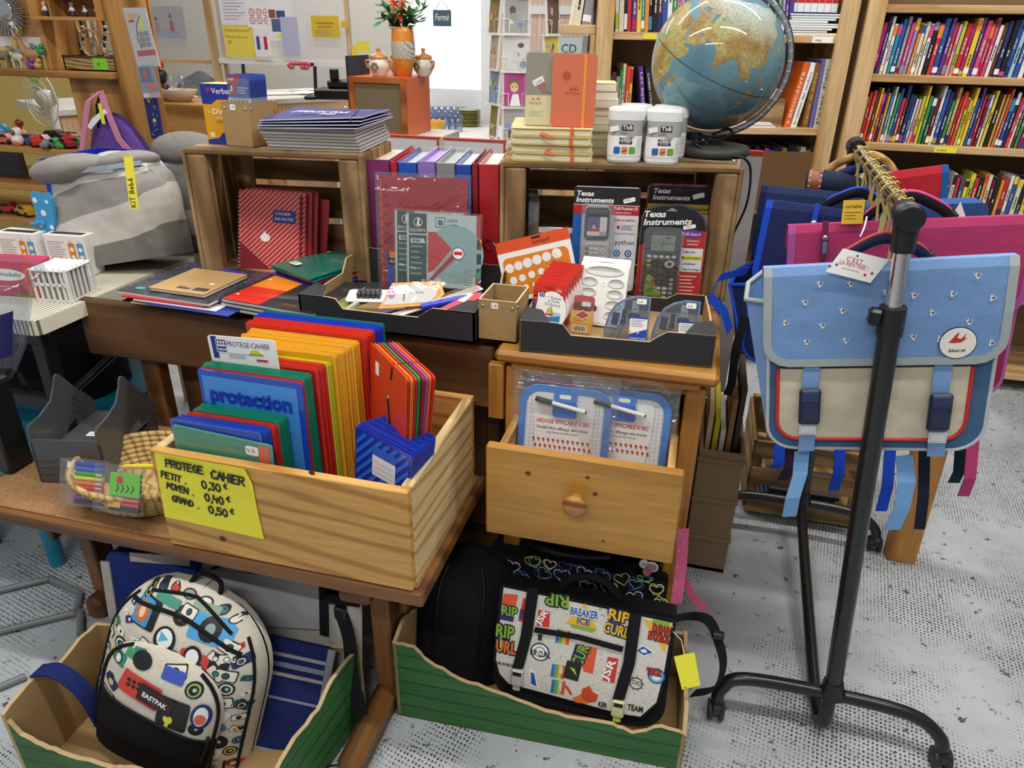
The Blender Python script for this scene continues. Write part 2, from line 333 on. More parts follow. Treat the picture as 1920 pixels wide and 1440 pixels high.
# setting
def floor_mat():
 m,nt,b=nmat('worn_painted_floor',.55,.35);L=nt.links.new
 v=mapped(nt);vd=mapped(nt,(118,96,100),rot=(0,0,.2))
 base=node(nt,'TexNoise',Scale=2.2,Detail=6.0);L(v,base.inputs['Vector'])
 c0=ramp(nt,[(.3,'#9fa3a6'),(.62,'#bfc3c7'),(.8,'#d0d4d9')],base.outputs['Fac'])
 dots=node(nt,'TexVoronoi',Scale=1.0,Randomness=.22);L(vd,dots.inputs['Vector'])
 df=ramp(nt,[(.24,'#ffffff'),(.33,'#000000')],dots.outputs['Distance'])
 pm=node(nt,'TexNoise',Scale=2.6,Detail=5.0,Roughness=.65);L(mapped(nt,loc=(3,1,0)),pm.inputs['Vector'])
 pf=ramp(nt,[(.45,'#000000'),(.55,'#ffffff')],pm.outputs['Fac'])
 mm=node(nt,'MixRGB',blend_type='MULTIPLY');mm.inputs[0].default_value=1;L(df,mm.inputs[1]);L(pf,mm.inputs[2])
 x1=node(nt,'MixRGB');L(mm.outputs[0],x1.inputs[0]);L(c0,x1.inputs[1]);x1.inputs[2].default_value=hexc('#3d3b38')
 chip=node(nt,'TexNoise',Scale=30.0,Detail=8.0,Roughness=.7);L(v,chip.inputs['Vector'])
 cf=ramp(nt,[(.60,'#000000'),(.64,'#ffffff')],chip.outputs['Fac'])
 x2=node(nt,'MixRGB');L(cf,x2.inputs[0]);L(x1.outputs[0],x2.inputs[1]);x2.inputs[2].default_value=hexc('#4a4642')
 ck=node(nt,'TexVoronoi',Scale=1.7);ck.feature='DISTANCE_TO_EDGE'
 wob=node(nt,'TexNoise',Scale=5.0,Detail=4.0);L(v,wob.inputs['Vector'])
 ad=node(nt,'MixRGB',blend_type='ADD');ad.inputs[0].default_value=.25;L(v,ad.inputs[1]);L(wob.outputs['Color'],ad.inputs[2]);L(ad.outputs[0],ck.inputs['Vector'])
 kf=ramp(nt,[(.0,'#7a7a7a'),(.003,'#000000')],ck.outputs['Distance'])
 x3=node(nt,'MixRGB');L(kf,x3.inputs[0]);L(x2.outputs[0],x3.inputs[1]);x3.inputs[2].default_value=hexc('#6e6a66')
 L(x3.outputs[0],b.inputs['Base Color'])
 bp=node(nt,'Bump',Strength=.25,Distance=.002);bp.invert=True;L(mm.outputs[0],bp.inputs['Height']);L(bp.outputs['Normal'],b.inputs['Normal'])
 return m
struct(MB().box(-6,-2.5,-.05,4.5,7,0,floor_mat()).out('floor'))
WALL=col('#c9c6c0',.8);WALLY=col('#e2c46f',.8);DOORW=col('#f4f5f6',.5)
WY=5.3
dx0,dx1,dx2,dx3=PY(776,60,WY).x,PY(912,60,WY).x,PY(1045,60,WY).x,PY(1100,60,WY).x
struct(MB().box(-6,WY,0,dx0-.06,WY+.1,2.8,WALL).out('wall_back'))
def cladmat():
 return stripes('pink_plank_cladding','#c9a593','#e3c6b4',10.0,'X',.1,.6)
struct(MB().box(dx1+.05,WY,0,dx3,WY+.1,2.8,cladmat()).out('wall_back_cladding'))
struct(MB().box(-6,3.90,0,-3.72,3.95,2.8,WALLY).out('wall_left'))
struct(MB().box(.3,3.62,0,4.5,3.72,2.8,col('#b9b2a4',.8)).out('wall_right'))
d=MB();d.box(dx0-.06,WY-.03,0,dx0+.02,WY+.07,2.4,DOORW).box(dx1-.03,WY-.03,0,dx1+.05,WY+.07,2.4,DOORW)
d.box(dx0,WY,.75,dx1,WY+.05,.93,DOORW).box(dx0,WY,0,dx1,WY+.04,.75,DOORW).box(dx0,WY,2.2,dx1,WY+.05,2.4,DOORW)
dr=struct(d.out('door_1'))
MB().box(dx0+.02,WY+.02,.93,dx1-.03,WY+.025,2.2,col('#f6fbff',.3,emit=1.3)).out('door_pane',dr,kind='structure')  # pane emits light itself, standing in for the glaring daylight outside
struct(MB().box(dx3,WY-.02,0,dx3+.12,WY+.08,2.8,DOORW).box(dx1+.05,WY-.02,PY(1080,18,WY).z-.03,dx3,WY,PY(1080,18,WY).z+.02,DOORW).out('trim_1'))
# bookcases
def bookcase(name,label,M,W,depth,levels,H,th=.026,post=.06):
 t=thing(name,label,'bookcase',M)
 for x in(0,W-post*.45):MB().box(x,0,0,x+post*.45,depth,H,SHELFW[2],.002).out('side_panel',t)
 for x in(0,W-post):MB().box(x,-.022,0,x+post,.0,H,SHELFW[2],.002).out('post',t)
 for z in levels:MB().box(post*.45,-.004,z-th,W-post*.45,depth,z,SHELFW[0],.002).out('shelf',t)
 MB().box(0,depth,0,W,depth+.01,H,col('#7d6648',.8)).out('back_panel',t)
 return t
LV_R=[.08,.40,.70,.95,1.187,1.412]
MR=T(.50,3.1,0)
bcR=bookcase('bookcase','pale pine bookcase at right packed with children\'s paperbacks',MR,1.9,.27,LV_R,2.1)
LV_M=[.10,.39,.69,.992,1.31]
mmx,mmy=.47,3.115
MM=T(mmx,mmy,0)@RZ(15)@T(-.93,0,0)
bcM=bookcase('bookcase','pine bookcase behind the globe with comic albums on its top shelf',MM,.93,.27,LV_M,2.1)
NAMED={'pink':'#d8437f','magenta':'#b3206a','purple':'#5b3a86','white':'#e9e7e2','pale blue':'#9fc4dc','teal':'#2c8fae','blue':'#2b56a3','grey':'#8d8f92','orange':'#e58a2e','cream':'#ded3b4','red':'#c62f35','black':'#1f1e20','yellow':'#e8c63a','green':'#3c8a4c','lime':'#b8c53e','brown':'#6b4028','lilac':'#9d86c4','navy':'#24305f','scarlet':'#dd4a2c','tan':'#b78c52','dark green':'#1f4f3a','maroon':'#6d1f2c','rose':'#e39bb0'}
def book(M,t,h,d,colr,name='book',seed=0,band=None,lab=True):
 r=random.Random(seed);c=col(NAMED[colr],.4);b=MB()
 b.box(0,0,0,t,.0015,h,c);b.box(0,0,0,.0012,d,h,c);b.box(t-.0012,0,0,t,d,h,c)
 b.box(.0012,.0015,.003,t-.0012,d-.003,h-.003,col('#ded8c8',.8))
 X=CARD
 b2=col(NAMED[band or r.choice(list(NAMED))],.4)
 z=-.0006
 q=r.random()
 lw=max(.13*t,.0008);tc=col('#cfc7bd',.5)if colr not in('white','cream','yellow','pale blue','rose','lime')else col('#2a2733',.5)
 if q<.32:b.rect(0.0002,h*r.uniform(.72,.85),t-.0002,h*.97,b2,.0006,M=X)
 if q>.62:b.rect(0.0002,h*.03,t-.0002,h*r.uniform(.1,.22),b2,.0006,M=X)
 y=h*r.uniform(.18,.5);y1=y+h*r.uniform(.1,.3)
 while y<y1:
  l=h*r.uniform(.04,.10);b.rect(t/2-lw,y,t/2+lw,y+l,tc,.0008,M=X);y+=l+h*.015
 if lab and r.random()<.2:b.rect(.0003,h*.05,t-.0003,h*.15,WHITE,.0010,M=X)
 return b.out(name,M=M)
ORD=['first','second','third','fourth','fifth','sixth','seventh','eighth','ninth','tenth']+['%d%s'%(n,{1:'st',2:'nd',3:'rd'}.get(n%10,'th')if n//10!=1 else 'th')for n in range(11,120)]
def row(M,x,xe,cols,hmin,hmax,tmin,tmax,d,where,group,seed,lean=0,y=.02,kind='book',start=0):
 r=random.Random(seed);i=0
 while x<xe:
  t=r.uniform(tmin,tmax);h=r.uniform(hmin,hmax);c=cols[i]if i<len(cols)else r.choice(cols)
  dd=min(d,.24)*r.uniform(.9,1)
  X=M@T(x,y+r.uniform(0,.006),0)@RY(lean+r.uniform(-.5,.5))
  o=book(X,t,h,dd,c,seed=seed*100+i)
  tag(o,'%s-spined book, %s from the left %s'%(c,ORD[i+start],where),'book',group)
  x+=(t+.0008)/max(math.cos(R(lean)),.5);i+=1
 return x
c1='pink magenta purple white white teal blue grey pink lilac orange cream cream white black red blue purple red rose lime red magenta yellow purple pink red pink white brown navy black blue pale_blue white red scarlet navy black yellow lilac red navy orange red green white pink blue'.replace('_',' ')
c1=[q if q!='pale' else 'pale blue' for q in c1.split()if True];c1=[q for q in c1 if q in NAMED]
row(MR@T(0,0,LV_R[4]),.045,.80,c1,.165,.190,.0105,.0175,.14,'in the upper row of the right bookcase','paperbacks on the upper shelf of the right bookcase',11,lean=3)
c2='black magenta purple tan red scarlet brown yellow red navy orange teal white green blue red brown navy blue white rose lime yellow green dark_green maroon white blue navy green tan red scarlet lime yellow yellow blue purple red maroon white yellow black orange tan scarlet blue navy red white brown green'.split()
c2=[q.replace('_',' ')for q in c2]
row(MR@T(0,0,LV_R[3]),.02,.85,c2,.155,.205,.008,.0135,.14,'in the lower row of the right bookcase','paperbacks on the lower shelf of the right bookcase',12,lean=2.5)
c3='white red blue yellow lime red black orange cream maroon black orange red white pale blue cream black yellow tan white green'.split();c3=[q for q in c3 if q in NAMED]
row(MR@T(0,0,LV_R[2]),.43,.95,c3,.13,.16,.011,.017,.13,'in the bottom row behind the hanging satchels','paperbacks behind the hanging satchels',13)
row(MR@T(0,0,LV_R[2]),.05,.24,['green','white','grey','red'],.12,.15,.010,.017,.13,'in the bottom row left of the magazine pile','paperbacks left of the magazine pile',14)
for k in range(11):
 c=['white','black','grey','black'][k%4];b=MB().box(0,0,0,.16,.13,.0115,col(NAMED[c],.5)).box(.002,-.001,.002,.158,.12,.0095,WHITE)
 o=b.out('magazine',M=MR@T(.25+.004*(k%3),.02,LV_R[2]+.0119*k));tag(o,'%s magazine lying flat, %s from the bottom of the pile behind the satchels'%(c,ORD[k]),'magazine','flat magazine pile behind the satchels')
b=MB().box(0,-.002,0,.075,0,.019,col('#efe43c',.6))
b.text('JEUNESSE',.008,.006,.006,INK,.003,M=CARD);tag(b.out('shelf_label',M=MR@T(.33,-.0045,LV_R[3]-.0235)),'yellow paper label on the edge of the middle shelf','label')
ca='black brown black white cream black red purple yellow teal orange black black maroon blue white green rose rose'.split()
x=row(MM@T(0,0,LV_M[4]),.03,.40,ca,.24,.30,.010,.018,.2,'on the top shelf left of the globe','comic albums on the top shelf',15,lean=-3)
cb='purple black black green lilac pale_blue lilac lime white rose'.split();cb=[q.replace('_',' ')for q in cb]
row(MM@T(0,0,LV_M[4]),.62,.705,cb[:5],.24,.28,.010,.016,.2,'on the top shelf just right of the globe','albums right of the globe',16,lean=-6)
for k in range(9):
 c=['cream','black','grey','white','grey','white','pale blue','grey','blue'][k];wk=.2-.02*((k*7)%4)
 b=MB().box(0,0,0,wk,.17,.0075,col(NAMED[c],.5)).box(.001,-.0008,.0015,wk-.001,.16,.006,WHITE)
 tag(b.out('album',M=MM@T(.70-.004*(k%3),.0,LV_M[4]+.0079*k)),'%s album lying flat, %s from the bottom of the top-shelf pile'%(c,ORD[k]),'book','flat albums on the top shelf')
for k in range(7):
 b=MB().box(0,0,0,.0225,.14,.16,WHITE).box(.0005,-.001,.03,.022,0,.045,RED).text('LOOK',.05,-.017,.013,INK,.0015,M=CARD@RZ(90))
 tag(b.out('book',M=MM@T(.70+.0245*k,.03,LV_M[4]+.075)),'white volume of a matching series, %s from the left above the flat albums'%ORD[k],'book','white series above the flat albums')
b=MB().box(0,-.002,0,.075,0,.02,PRICE).text('manga',.01,.006,.007,INK,.003,M=CARD)
tag(b.out('shelf_label',M=MM@T(.785,-.0045,LV_M[4]-.024)),'white handwritten label under the flat albums on the top shelf','label')
b=MB().box(0,-.002,0,.05,0,.018,col('#e6d53a',.6))
tag(b.out('shelf_label',M=MM@T(.17,-.0045,LV_M[4]-.022)),'yellow label on the top shelf left of the globe','label')
cm='yellow cream navy maroon grey green cream scarlet yellow'.split()
row(MM@T(0,0,LV_M[3]),.03,.145,cm,.16,.215,.010,.015,.2,'on the middle shelf left of the globe','albums on the middle shelf',17)
for k,(c,h,s,ln)in enumerate([('purple',.205,'LES BIJOUX',-9),('black',.205,'SOMBRES CITROUILLES',-12)]):
 b=MB().box(0,0,0,.016,.2,h,col(NAMED[c],.4)).text(s,-h*.9,.005,.0075,col('#e7d9ee',.5),.001,M=CARD@RZ(-90),wid=h*.75)
 tag(b.out('book',M=MM@T(.200+.035*k,.02,LV_M[3])@RY(ln)),'%s album leaning left of the globe on the middle shelf'%c,'book')
def spine(x,t,h,c,s,tc,ln,lab,hh=.011):
 b=MB().box(0,0,0,t,.19,h,c).box(.001,.005,.002,t-.001,.188,h-.002,PAPER).text(s,h*.06,-t*.68,hh,tc,.001,M=CARD@RZ(90),wid=h*.8)
 tag(b.out('book',M=MM@T(x,.02,LV_M[3])@RY(ln)),lab,'book');return b
spine(.745,.022,.232,col('#e4661e',.4),'3 BROCANTE',WHITE,9,'orange and red leaning book on the middle shelf right of the globe')
spine(.771,.022,.232,WHITE,'la caution des souliers',INK,9,'white leaning book with black script right of the orange one',.009)
spine(.815,.022,.225,col('#7e5428',.4),'Carnet de bobos',col('#e4c35a',.4),2,'brown book with ochre spine label on the middle shelf')
spine(.842,.014,.235,col('#6f63ae',.4),' ',WHITE,1,'thin violet book left of the white floral book')
spine(.860,.024,.24,col('#d9d3c6',.4),'Peter Pan',col('#5f6b52',.4),0,'white floral book at the right end of the middle shelf',.012)
b=MB().box(0,0,0,.13,.006,.10,OLD[0]).box(0,.006,0,.006,.12,.10,OLD[0]).box(.124,.006,0,.13,.12,.10,OLD[0])
tag(b.out('wooden_bin',M=MM@T(.605,.02,LV_M[3])),'brown wooden bin holding cards on the middle shelf','bin')
for k in range(4):
 tag(MB().box(0,0,0,.05,.003,.13,col(['#d9cfb5','#cdbf9c','#e2dccb','#b9a987'][k],.7)).out('card',M=MM@T(.645+.012*k,.04+.015*k,LV_M[3]+.003)),'cream card standing in the brown wooden bin, %s from the front'%ORD[k],'card','cards in the wooden bin')
for k in range(4):
 tag(MB().box(0,0,0,.20-.012*k,.12,.004,[WHITE,col('#d9a9a0',.6),WHITE,col('#efe6da',.6)][k]).out('booklet',M=MM@T(.505+.006*k,-.002,LV_M[3]+.0043*k)),'%s flat booklet from the bottom of the small pile by the globe foot'%ORD[k],'booklet','booklets by the globe')
cl='brown navy white red black maroon navy cream black blue navy red tan black'.split()
row(MM@T(0,0,LV_M[2]),.56,.88,cl,.19,.245,.012,.022,.18,'on the dark lower shelf behind the brown board','books on the dark lower shelf',18,y=.06)
tag(MB().box(0,0,0,.20,.004,.225,col('#6b4a24',.7)).out('hardboard_sheet',M=MM@T(.655,-.030,LV_M[2]-.005)@RX(3)),'plain brown board leaning against the lower shelf','board')
cw=[('white',-.0),('blue',0),('white',3),('cream',5),('white',8),('green',4),('red',2)]
for k,(c,ln)in enumerate(cw):
 tag(book(MM@T(.515+.018*k,.0,LV_M[2])@RY(ln),.012,.21-.01*(k%3),.16,c,seed=900+k),'%s book on the lower shelf, %s from the left before the brown board'%(c,ORD[k]),'book','books left of the brown board')
# old bench with its back board
ben=thing('bench','old wooden bench with brown hardboard seat carrying the pine box','bench',T(-.85,1.05,0))
def W2(mb,name,par):return mb.out(name,par,par.matrix_world.inverted())
def hardboard():
 m,nt,b=nmat('brown_hardboard',.6,.3);L=nt.links.new;v=mapped(nt)
 n=node(nt,'TexNoise',Scale=160.0,Detail=4.0);L(v,n.inputs['Vector']);n2=node(nt,'TexNoise',Scale=5.0,Detail=3.0);L(v,n2.inputs['Vector'])
 mx=node(nt,'MixRGB');mx.inputs[0].default_value=.5;L(ramp(nt,[(.3,'#7f5837'),(.7,'#b08c66')],n.outputs['Fac']),mx.inputs[1]);L(ramp(nt,[(.3,'#86603c'),(.7,'#a67c54')],n2.outputs['Fac']),mx.inputs[2])
 L(mx.outputs[0],b.inputs['Base Color']);return m
BEN=woods('bench_wood','#86592f','#5c3a1b',bands=12,rough=.45,contrast=.3,coat=.1)
sx0,sx1,sy0,sy1=-1.345,-.366,.868,1.245
W2(MB().box(sx0,sy0,.418,sx1,sy1,.448,BEN[0],.003),'seat',ben)
W2(MB().box(sx0+.012,sy0+.012,.4485,sx1-.012,sy1-.01,.451,hardboard()),'seat_panel',ben)
for x in(-1.29,-.508):
 q=x<-1
 W2(MB().box(x-.02,1.065 if q else .985,.06,x+.02,1.11,.418,BEN[2],.004),'leg',ben)
 W2(MB().box(x-.024,1.03 if q else .80,0,x+.024,1.27,.06,BEN[1],.012),'foot',ben)
 W2(MB().box(x-.03,.99 if q else .89,.37,x+.03,1.22,.418,BEN[1],.006),'bracket',ben)
W2(MB().box(-1.34,1.035,.27,-.44,1.065,.34,BEN[0],.004),'stretcher',ben)
for x in(-1.33,-.475):W2(MB().box(x-.008,1.02,.24,x+.008,1.08,.36,BEN[2],.003),'wedge',ben)
W2(MB().box(-1.332,1.25,.609,-.350,1.276,.744,DARKW[0],.004),'back_board',ben)
for x in(-1.195,-.47):W2(MB().box(x-.024,1.248 if False else 1.276,.0,x+.024,1.312,.73,BEN[2],.003),'upright',ben)
ch=thing('sideboard','dark wooden sideboard behind the bench, carrying notebooks and the left crate','sideboard',T(-.8,1.6,0))
W2(MB().box(-1.17,1.345,.0,-.362,1.93,.725,DARKW[2],.003),'carcass',ch)
W2(MB().box(-1.19,1.280,.735,-.345,1.95,.762,DARKW[0],.004),'top',ch)
for x0 in(-1.13,-.74):
 b=MB();b.box(x0,1.335,.25,x0+.35,1.345,.69,DARKW[2]);b.box(x0+.03,1.325,.28,x0+.32,1.337,.66,DARKW[0],.008);W2(b,'door',ch)
# pine desk with the open drawer
dk=thing('desk','honey pine desk with its drawer pulled open and the right crate on top','desk',T(-.13,1.5,0))
dxa,dxb,dy0=-.335,.078,1.198
W2(MB().box(dxa,dy0,.738,dxb,1.98,.764,HONEY[0],.008),'desk_top',dk)
W2(MB().box(dxa+.03,dy0+.012,.723,dxb-.03,1.95,.738,HONEY[0],.003),'moulding',dk)
for x in(dxa+.018,dxb-.055):W2(MB().box(x,dy0+.022,0,x+.036,dy0+.07,.724,HONEY[2],.003),'leg',dk)
for x in(dxa+.018,dxb-.055):W2(MB().box(x,1.88,0,x+.036,1.93,.724,HONEY[2],.003),'leg',dk)
W2(MB().box(dxa+.02,dy0+.06,.05,dxa+.038,1.9,.724,HONEY[1],.001),'side_panel',dk)
W2(MB().box(dxb-.039,dy0+.06,.05,dxb-.021,1.9,.724,HONEY[1],.001),'side_panel',dk)
W2(MB().box(dxa+.03,1.9,.05,dxb-.03,1.915,.724,HONEY[0]),'back_panel',dk)
W2(MB().box(dxa+.05,dy0+.03,.385,dxb-.05,dy0+.055,.405,HONEY[0],.002),'rail',dk)
W2(MB().box(dxa+.05,dy0+.03,.705,dxb-.05,dy0+.055,.724,HONEY[0],.002),'rail',dk)
W2(MB().box(dxa-.02,dy0+.03,.60,dxa+.012,dy0+.05,.72,HONEY[2],.002),'corner_block',dk)
fy=1.072
fz0,fz1=.438,.632
fx0,fx1=-.314,.037
drw=W2(MB().box(fx0,fy,fz0,fx1,fy+.02,fz1,wood('drawer_front_pine','#c4903f','#a97528',axis=0,bands=5,rough=.35,contrast=.2,coat=.2),.003),'drawer',dk)
def knot(b,x,z,r,y):
 b.flat(circ(r,12,x,z,r*.8),col('#7a4a1e',.5),.0005,M=FR((0,y,0),(1,0,0),(0,0,1))).flat(circ(r*.55,10,x,z,r*.5),col('#3c1f0e',.5),.0008,M=FR((0,y,0),(1,0,0),(0,0,1)))
for(px,py,r)in((990,887,.0055),(1102,895,.0042),(1116,926,.0048),(1131,1014,.003)):
 p=PY(px,py,fy);kb=MB();knot(kb,p.x,p.z,r,fy-.0002);kb.out('knot',drw)
wi=drw.matrix_world.inverted()
def sub(mb,name,root,par):
 o=mb.out(name,par);o.matrix_local=Matrix.Identity(4);return o
p=PY(1077,948,fy-.02)
MB().lathe([(0,0),(.011,0),(.010,.008),(.0085,.014),(.014,.019),(.0185,.026),(.0175,.033),(.012,.038),(0,.0395)],wood('knob_wood','#b9803f','#7e4a1e',axis=0,bands=40,rough=.25,coat=.5),24,M=FR((p.x,fy+.001,p.z),(1,0,0),(0,0,1))@Matrix.Diagonal((1.2,1.2,.85,1))).out('knob',drw)
DRI=wood('drawer_side_pine','#dcb173','#b07f45',axis=1,bands=22,rough=.55,contrast=.4)
for x in(fx0+.016,fx1-.030):MB().box(x,fy+.02,fz0+.02,x+.014,1.47,fz1-.012,DRI,.001).out('drawer_side',drw)
MB().box(fx0+.03,fy+.02,fz0+.025,fx1-.03,1.47,fz0+.031,DRI).out('drawer_bottom',drw)
MB().box(fx0+.03,1.46,fz0+.02,fx1-.03,1.47,fz1-.03,DRI).out('drawer_back',drw)
# fruit crates lying on their sides
def crate(name,label,M,W,D,H):
 t=thing(name,label,'crate',M)
 for x in(0,W-.045):
  for y in(0,D-.03):MB().box(x,y,.012,x+.045,y+.028,H-.012,OLD[2],.004).out('corner_post',t)
 b=MB();g=.012;n=3;sw=(D-g*(n-1))/n
 for k in range(n):b.box(-.004,k*(sw+g),H-.012,W+.004,k*(sw+g)+sw,H,OLD[0],.0025)
 b.out('top_boards',t);b=MB()
 for k in range(n):b.box(-.004,k*(sw+g),0,W+.004,k*(sw+g)+sw,.011,OLD[0],.0025)
 b.out('bottom_boards',t);b=MB()
 for(z0,z1)in((.012,.085),(.10,.178),(.192,H-.055)):b.box(.0,D,z0,W,D+.009,z1,OLD[0],.002)
 b.box(.0,D+.009,H-.05+.01,W,D+.02,H-.012,OLD[0],.002)
 b.out('back_boards',t)
 for x in(-.009,W):
  b=MB()
  for(y0,y1)in((.0,D*.31),(D*.345,D*.64),(D*.68,D)):b.box(x,y0,.008,x+.009,y1,H-.002,OLD[2],.002)
  b.out('end_boards',t)
 return t
crR=crate('crate','weathered slatted crate on the desk, open side showing calculators',T(-.397,1.492,.765)@RZ(11),.483,.25,.295)
crL=crate('crate','weathered slatted crate left of the ring binders, holding striped notebooks',T(-1.106,1.417,.763)@RZ(7.5),.392,.235,.297)
CLZ,CRZ=1.0605,1.0605
# pine box full of covers
bx0,bx1,by0,by1,bz0,bz1=-.853,-.382,.868,1.222,.4515,.651
wb=thing('wooden_box','open pine drawer box on the bench filled with coloured notebook covers','box',T((bx0+bx1)/2,by0,bz0))
BOXF=wood('pine_box_front','#d8a456','#b87f3c',axis=0,bands=34,rough=.4,contrast=.62,coat=.15,seed=3)
BOXS=wood('pine_box_side','#dfc592','#bd9a62',axis=1,bands=34,rough=.45,contrast=.6,seed=5)
W2(MB().box(bx0,by0,bz0,bx1-.0,by0+.018,bz1,BOXF,.002),'front_panel',wb)
W2(MB().box(bx0,by1-.018,bz0,bx1,by1,bz1,BOXF,.002),'back_panel',wb)
W2(MB().box(bx0,by0+.018,bz0,bx0+.018,by1-.018,bz1,BOXS,.002),'side_panel',wb)
W2(MB().box(bx1-.018,by0+.0185,bz0,bx1+.001,by1-.018,bz1+.0005,BOXS,.002),'side_panel',wb)
W2(MB().box(bx0+.018,by0+.018,bz0,bx1-.018,by1-.018,bz0+.007,PINE[0]),'bottom',wb)
for(px,py,r)in((585,886,.006),(418,1010,.008)):
 p=PY(px,py,by0);k=MB();knot(k,p.x,p.z,r,by0-.0002);W2(k,'knot',wb)
p0,p1,p2,p3=PY(289,848,by0-.002),PY(460,876,by0-.002),PY(495,1011,by0-.002),PY(309,969,by0-.002)
sg=MB();X=FR(p3,(1,0,0),(0,0,1));w_=lambda p:(p.x-p3.x,p.z-p3.z)
a,bq,c,dq=w_(p0),w_(p1),w_(p2),w_(p3)
curl=[(bq[0]+.0,bq[1],.006),(bq[0]+.010,bq[1]-.03,.003),(bq[0]+.008,bq[1]-.07,.001)]
pol=[(0,0,0),(c[0],c[1],0),(bq[0]+.009,bq[1]-.075,.0005),(bq[0]+.009,bq[1]-.03,.0015),(bq[0],bq[1],.004),(a[0],a[1],0)]
sg.flat(pol,YELLOW);sg.flat([(q[0],q[1],q[2]-.0006)for q in pol],YELLOW)
hand(sg,'PROTEGE',.031,.1135,.0145,INK,.23,-2,.1,.72,z=.004);hand(sg,'CAHiER',.117,.106,.016,INK,.22,-4,.1,.72,z=.004)
for(s,x,y,v,vx,vy)in(('PETiT .',.014,.088,'0,30',.093,.080),('MOYEN .',.020,.066,'0,40',.094,.054),('GRAND .',.025,.040,'0,50',.097,.029)):
 hand(sg,s,x,y,.0125,INK,.24,-7,.1,.68,z=.0014);hand(sg,v,vx,vy,.015,INK,.22,-3,.0,.72,z=.0014);hand(sg,'€',vx+.043,vy+.006,.011,INK,.2,0,.1,z=.0014)
tag(sg.out('price_sign',M=X),'yellow handwritten price sheet for notebook covers taped to the pine box','sign')
def gloss(h):return col(h,.16,0,.6,.5)
def cover(M,w,h,t,m,edge=None,inner=None,name='notebook_cover',extra=None):
 b=MB();p=rrect(w,h,(.003,.006,.003,.003),3)
 b.prism(p,-t,-t*.62,m).prism(p,-t*.30,0,m)
 b.prism(rrect(w*.96,h-.004,.002,2,.001,.002),-t*.62,-t*.30,inner or m)
 b.tube([(w-.0005,.004,-t/2),(w-.0005,h-.004,-t/2)],t*.5,m,6)
 b.frame(p,rrect(w-.006,h-.006,.004,3,.003,.003),edge or m,.0003)if not extra or len(p)!=len(rrect(w-.006,h-.006,.004,3,.003,.003))else None  # lighter edge colour paints a highlight along the plastic rim
 if extra:extra(b,w,h)
 return b.out(name,M=M)
CV={'blue':'#1c3fae','red':'#c8241e','green':'#0e7a5c','yellow':'#e7a51e','lime':'#c3c41a','scarlet':'#d2281c','deep red':'#9c1d1b','teal':'#0d6c78','orange':'#f08a22','royal blue':'#1636b6'}
def pack(n,colr,y0,y1,xa,xb,za,zb,where,grp,first=0,wob=.003,seed=0,zbase=.4595):
 r=random.Random(seed)
 for i in range(n):
  f=i/max(n-1,1);x0=lerp(xa[0],xb[0],f)+r.uniform(-wob,wob);x1=lerp(xa[1],xb[1],f)+r.uniform(-wob*.3,wob*.3);zt=lerp(za,zb,f)+r.uniform(-.002,.002)
  y=lerp(y0,y1,f);t=max(.0022,(y1-y0)/max(n,1)*.84)
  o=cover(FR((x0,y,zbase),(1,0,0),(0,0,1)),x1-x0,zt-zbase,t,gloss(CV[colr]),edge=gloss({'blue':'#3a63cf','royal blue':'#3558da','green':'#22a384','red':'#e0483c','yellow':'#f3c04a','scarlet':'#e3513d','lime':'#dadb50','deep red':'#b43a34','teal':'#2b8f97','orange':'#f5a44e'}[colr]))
  tag(o,'clear %s cover, %s from the front of the %s'%(colr,ORD[i+first],where),'notebook cover',grp)
def cov_small(b,w,h):
 b.rect(.004,0,w*.875,h-.003,col('#4f9079',.22,coat=.5),.0006);b.rect(w*.875,0,w-.004,h-.003,gloss('#d9675a'),.0007)
 b.prism(rrect(.024,.017,.004,3,w*.74,h-.026),.0005,.0009,PRICE);hand(b,'4.0',w*.74+.004,h-.021,.007,INK,.12,6,z=.0012)
o=cover(FR((-.829,.892,.461),(.996,0,-.06),(.06,0,.996)),.186,.232,.004,gloss('#5f9c87'),extra=cov_small)
tag(o,'small green cover with a price sticker, frontmost in the pine box','notebook cover','small covers at the front of the pine box')
g1='small covers at the front of the pine box'
pack(6,'blue',.8975,.914,(-.820,-.650),(-.815,-.642),.700,.700,'small blue bundle behind the green cover',g1,seed=1)
pack(4,'red',.918,.929,(-.806,-.640),(-.803,-.638),.701,.702,'small red bundle',g1,seed=2)
pack(6,'green',.932,.949,(-.800,-.636),(-.796,-.632),.706,.706,'small green bundle before the protection sheet',g1,seed=3)
def cov_prot(b,w,h):
 b.rect(.007,.0,w-.010,h-.010,col('#3f8fe0',.2,coat=.5),.0006)
 b.text('protection',w*.49,h-.057,.029,gloss('#1440b4'),.0010,'c',bold=.055,wid=w*.80)
 b.text('z',w*.80,.075,.012,gloss('#1440b4'),.0010)
o=cover(FR((-.801,.956,.4605),(1,0,-.012),(.012,0,1)),.198,.311,.003,gloss('#1b49bd'),extra=cov_prot)
tag(o,'tall blue cover with an insert reading protection in fat letters','notebook cover')
g2='tall covers in the pine box'
pack(2,'red',.9595,.9645,(-.798,-.600),(-.797,-.600),.770,.771,'tall red pair behind the protection cover',g2,seed=4)
pack(6,'green',.967,.985,(-.796,-.600),(-.790,-.596),.773,.776,'tall green bundle before the divider card',g2,seed=5)
pack(5,'red',.993,1.011,(-.770,-.590),(-.765,-.584),.780,.783,'red bundle just behind the divider card',g2,seed=6)
pack(3,'lime',1.0145,1.0225,(-.762,-.580),(-.760,-.578),.784,.785,'lime bundle',g2,seed=7)
pack(9,'yellow',1.026,1.054,(-.768,-.572),(-.766,-.556),.796,.802,'nearer yellow bundle',g2,seed=8)
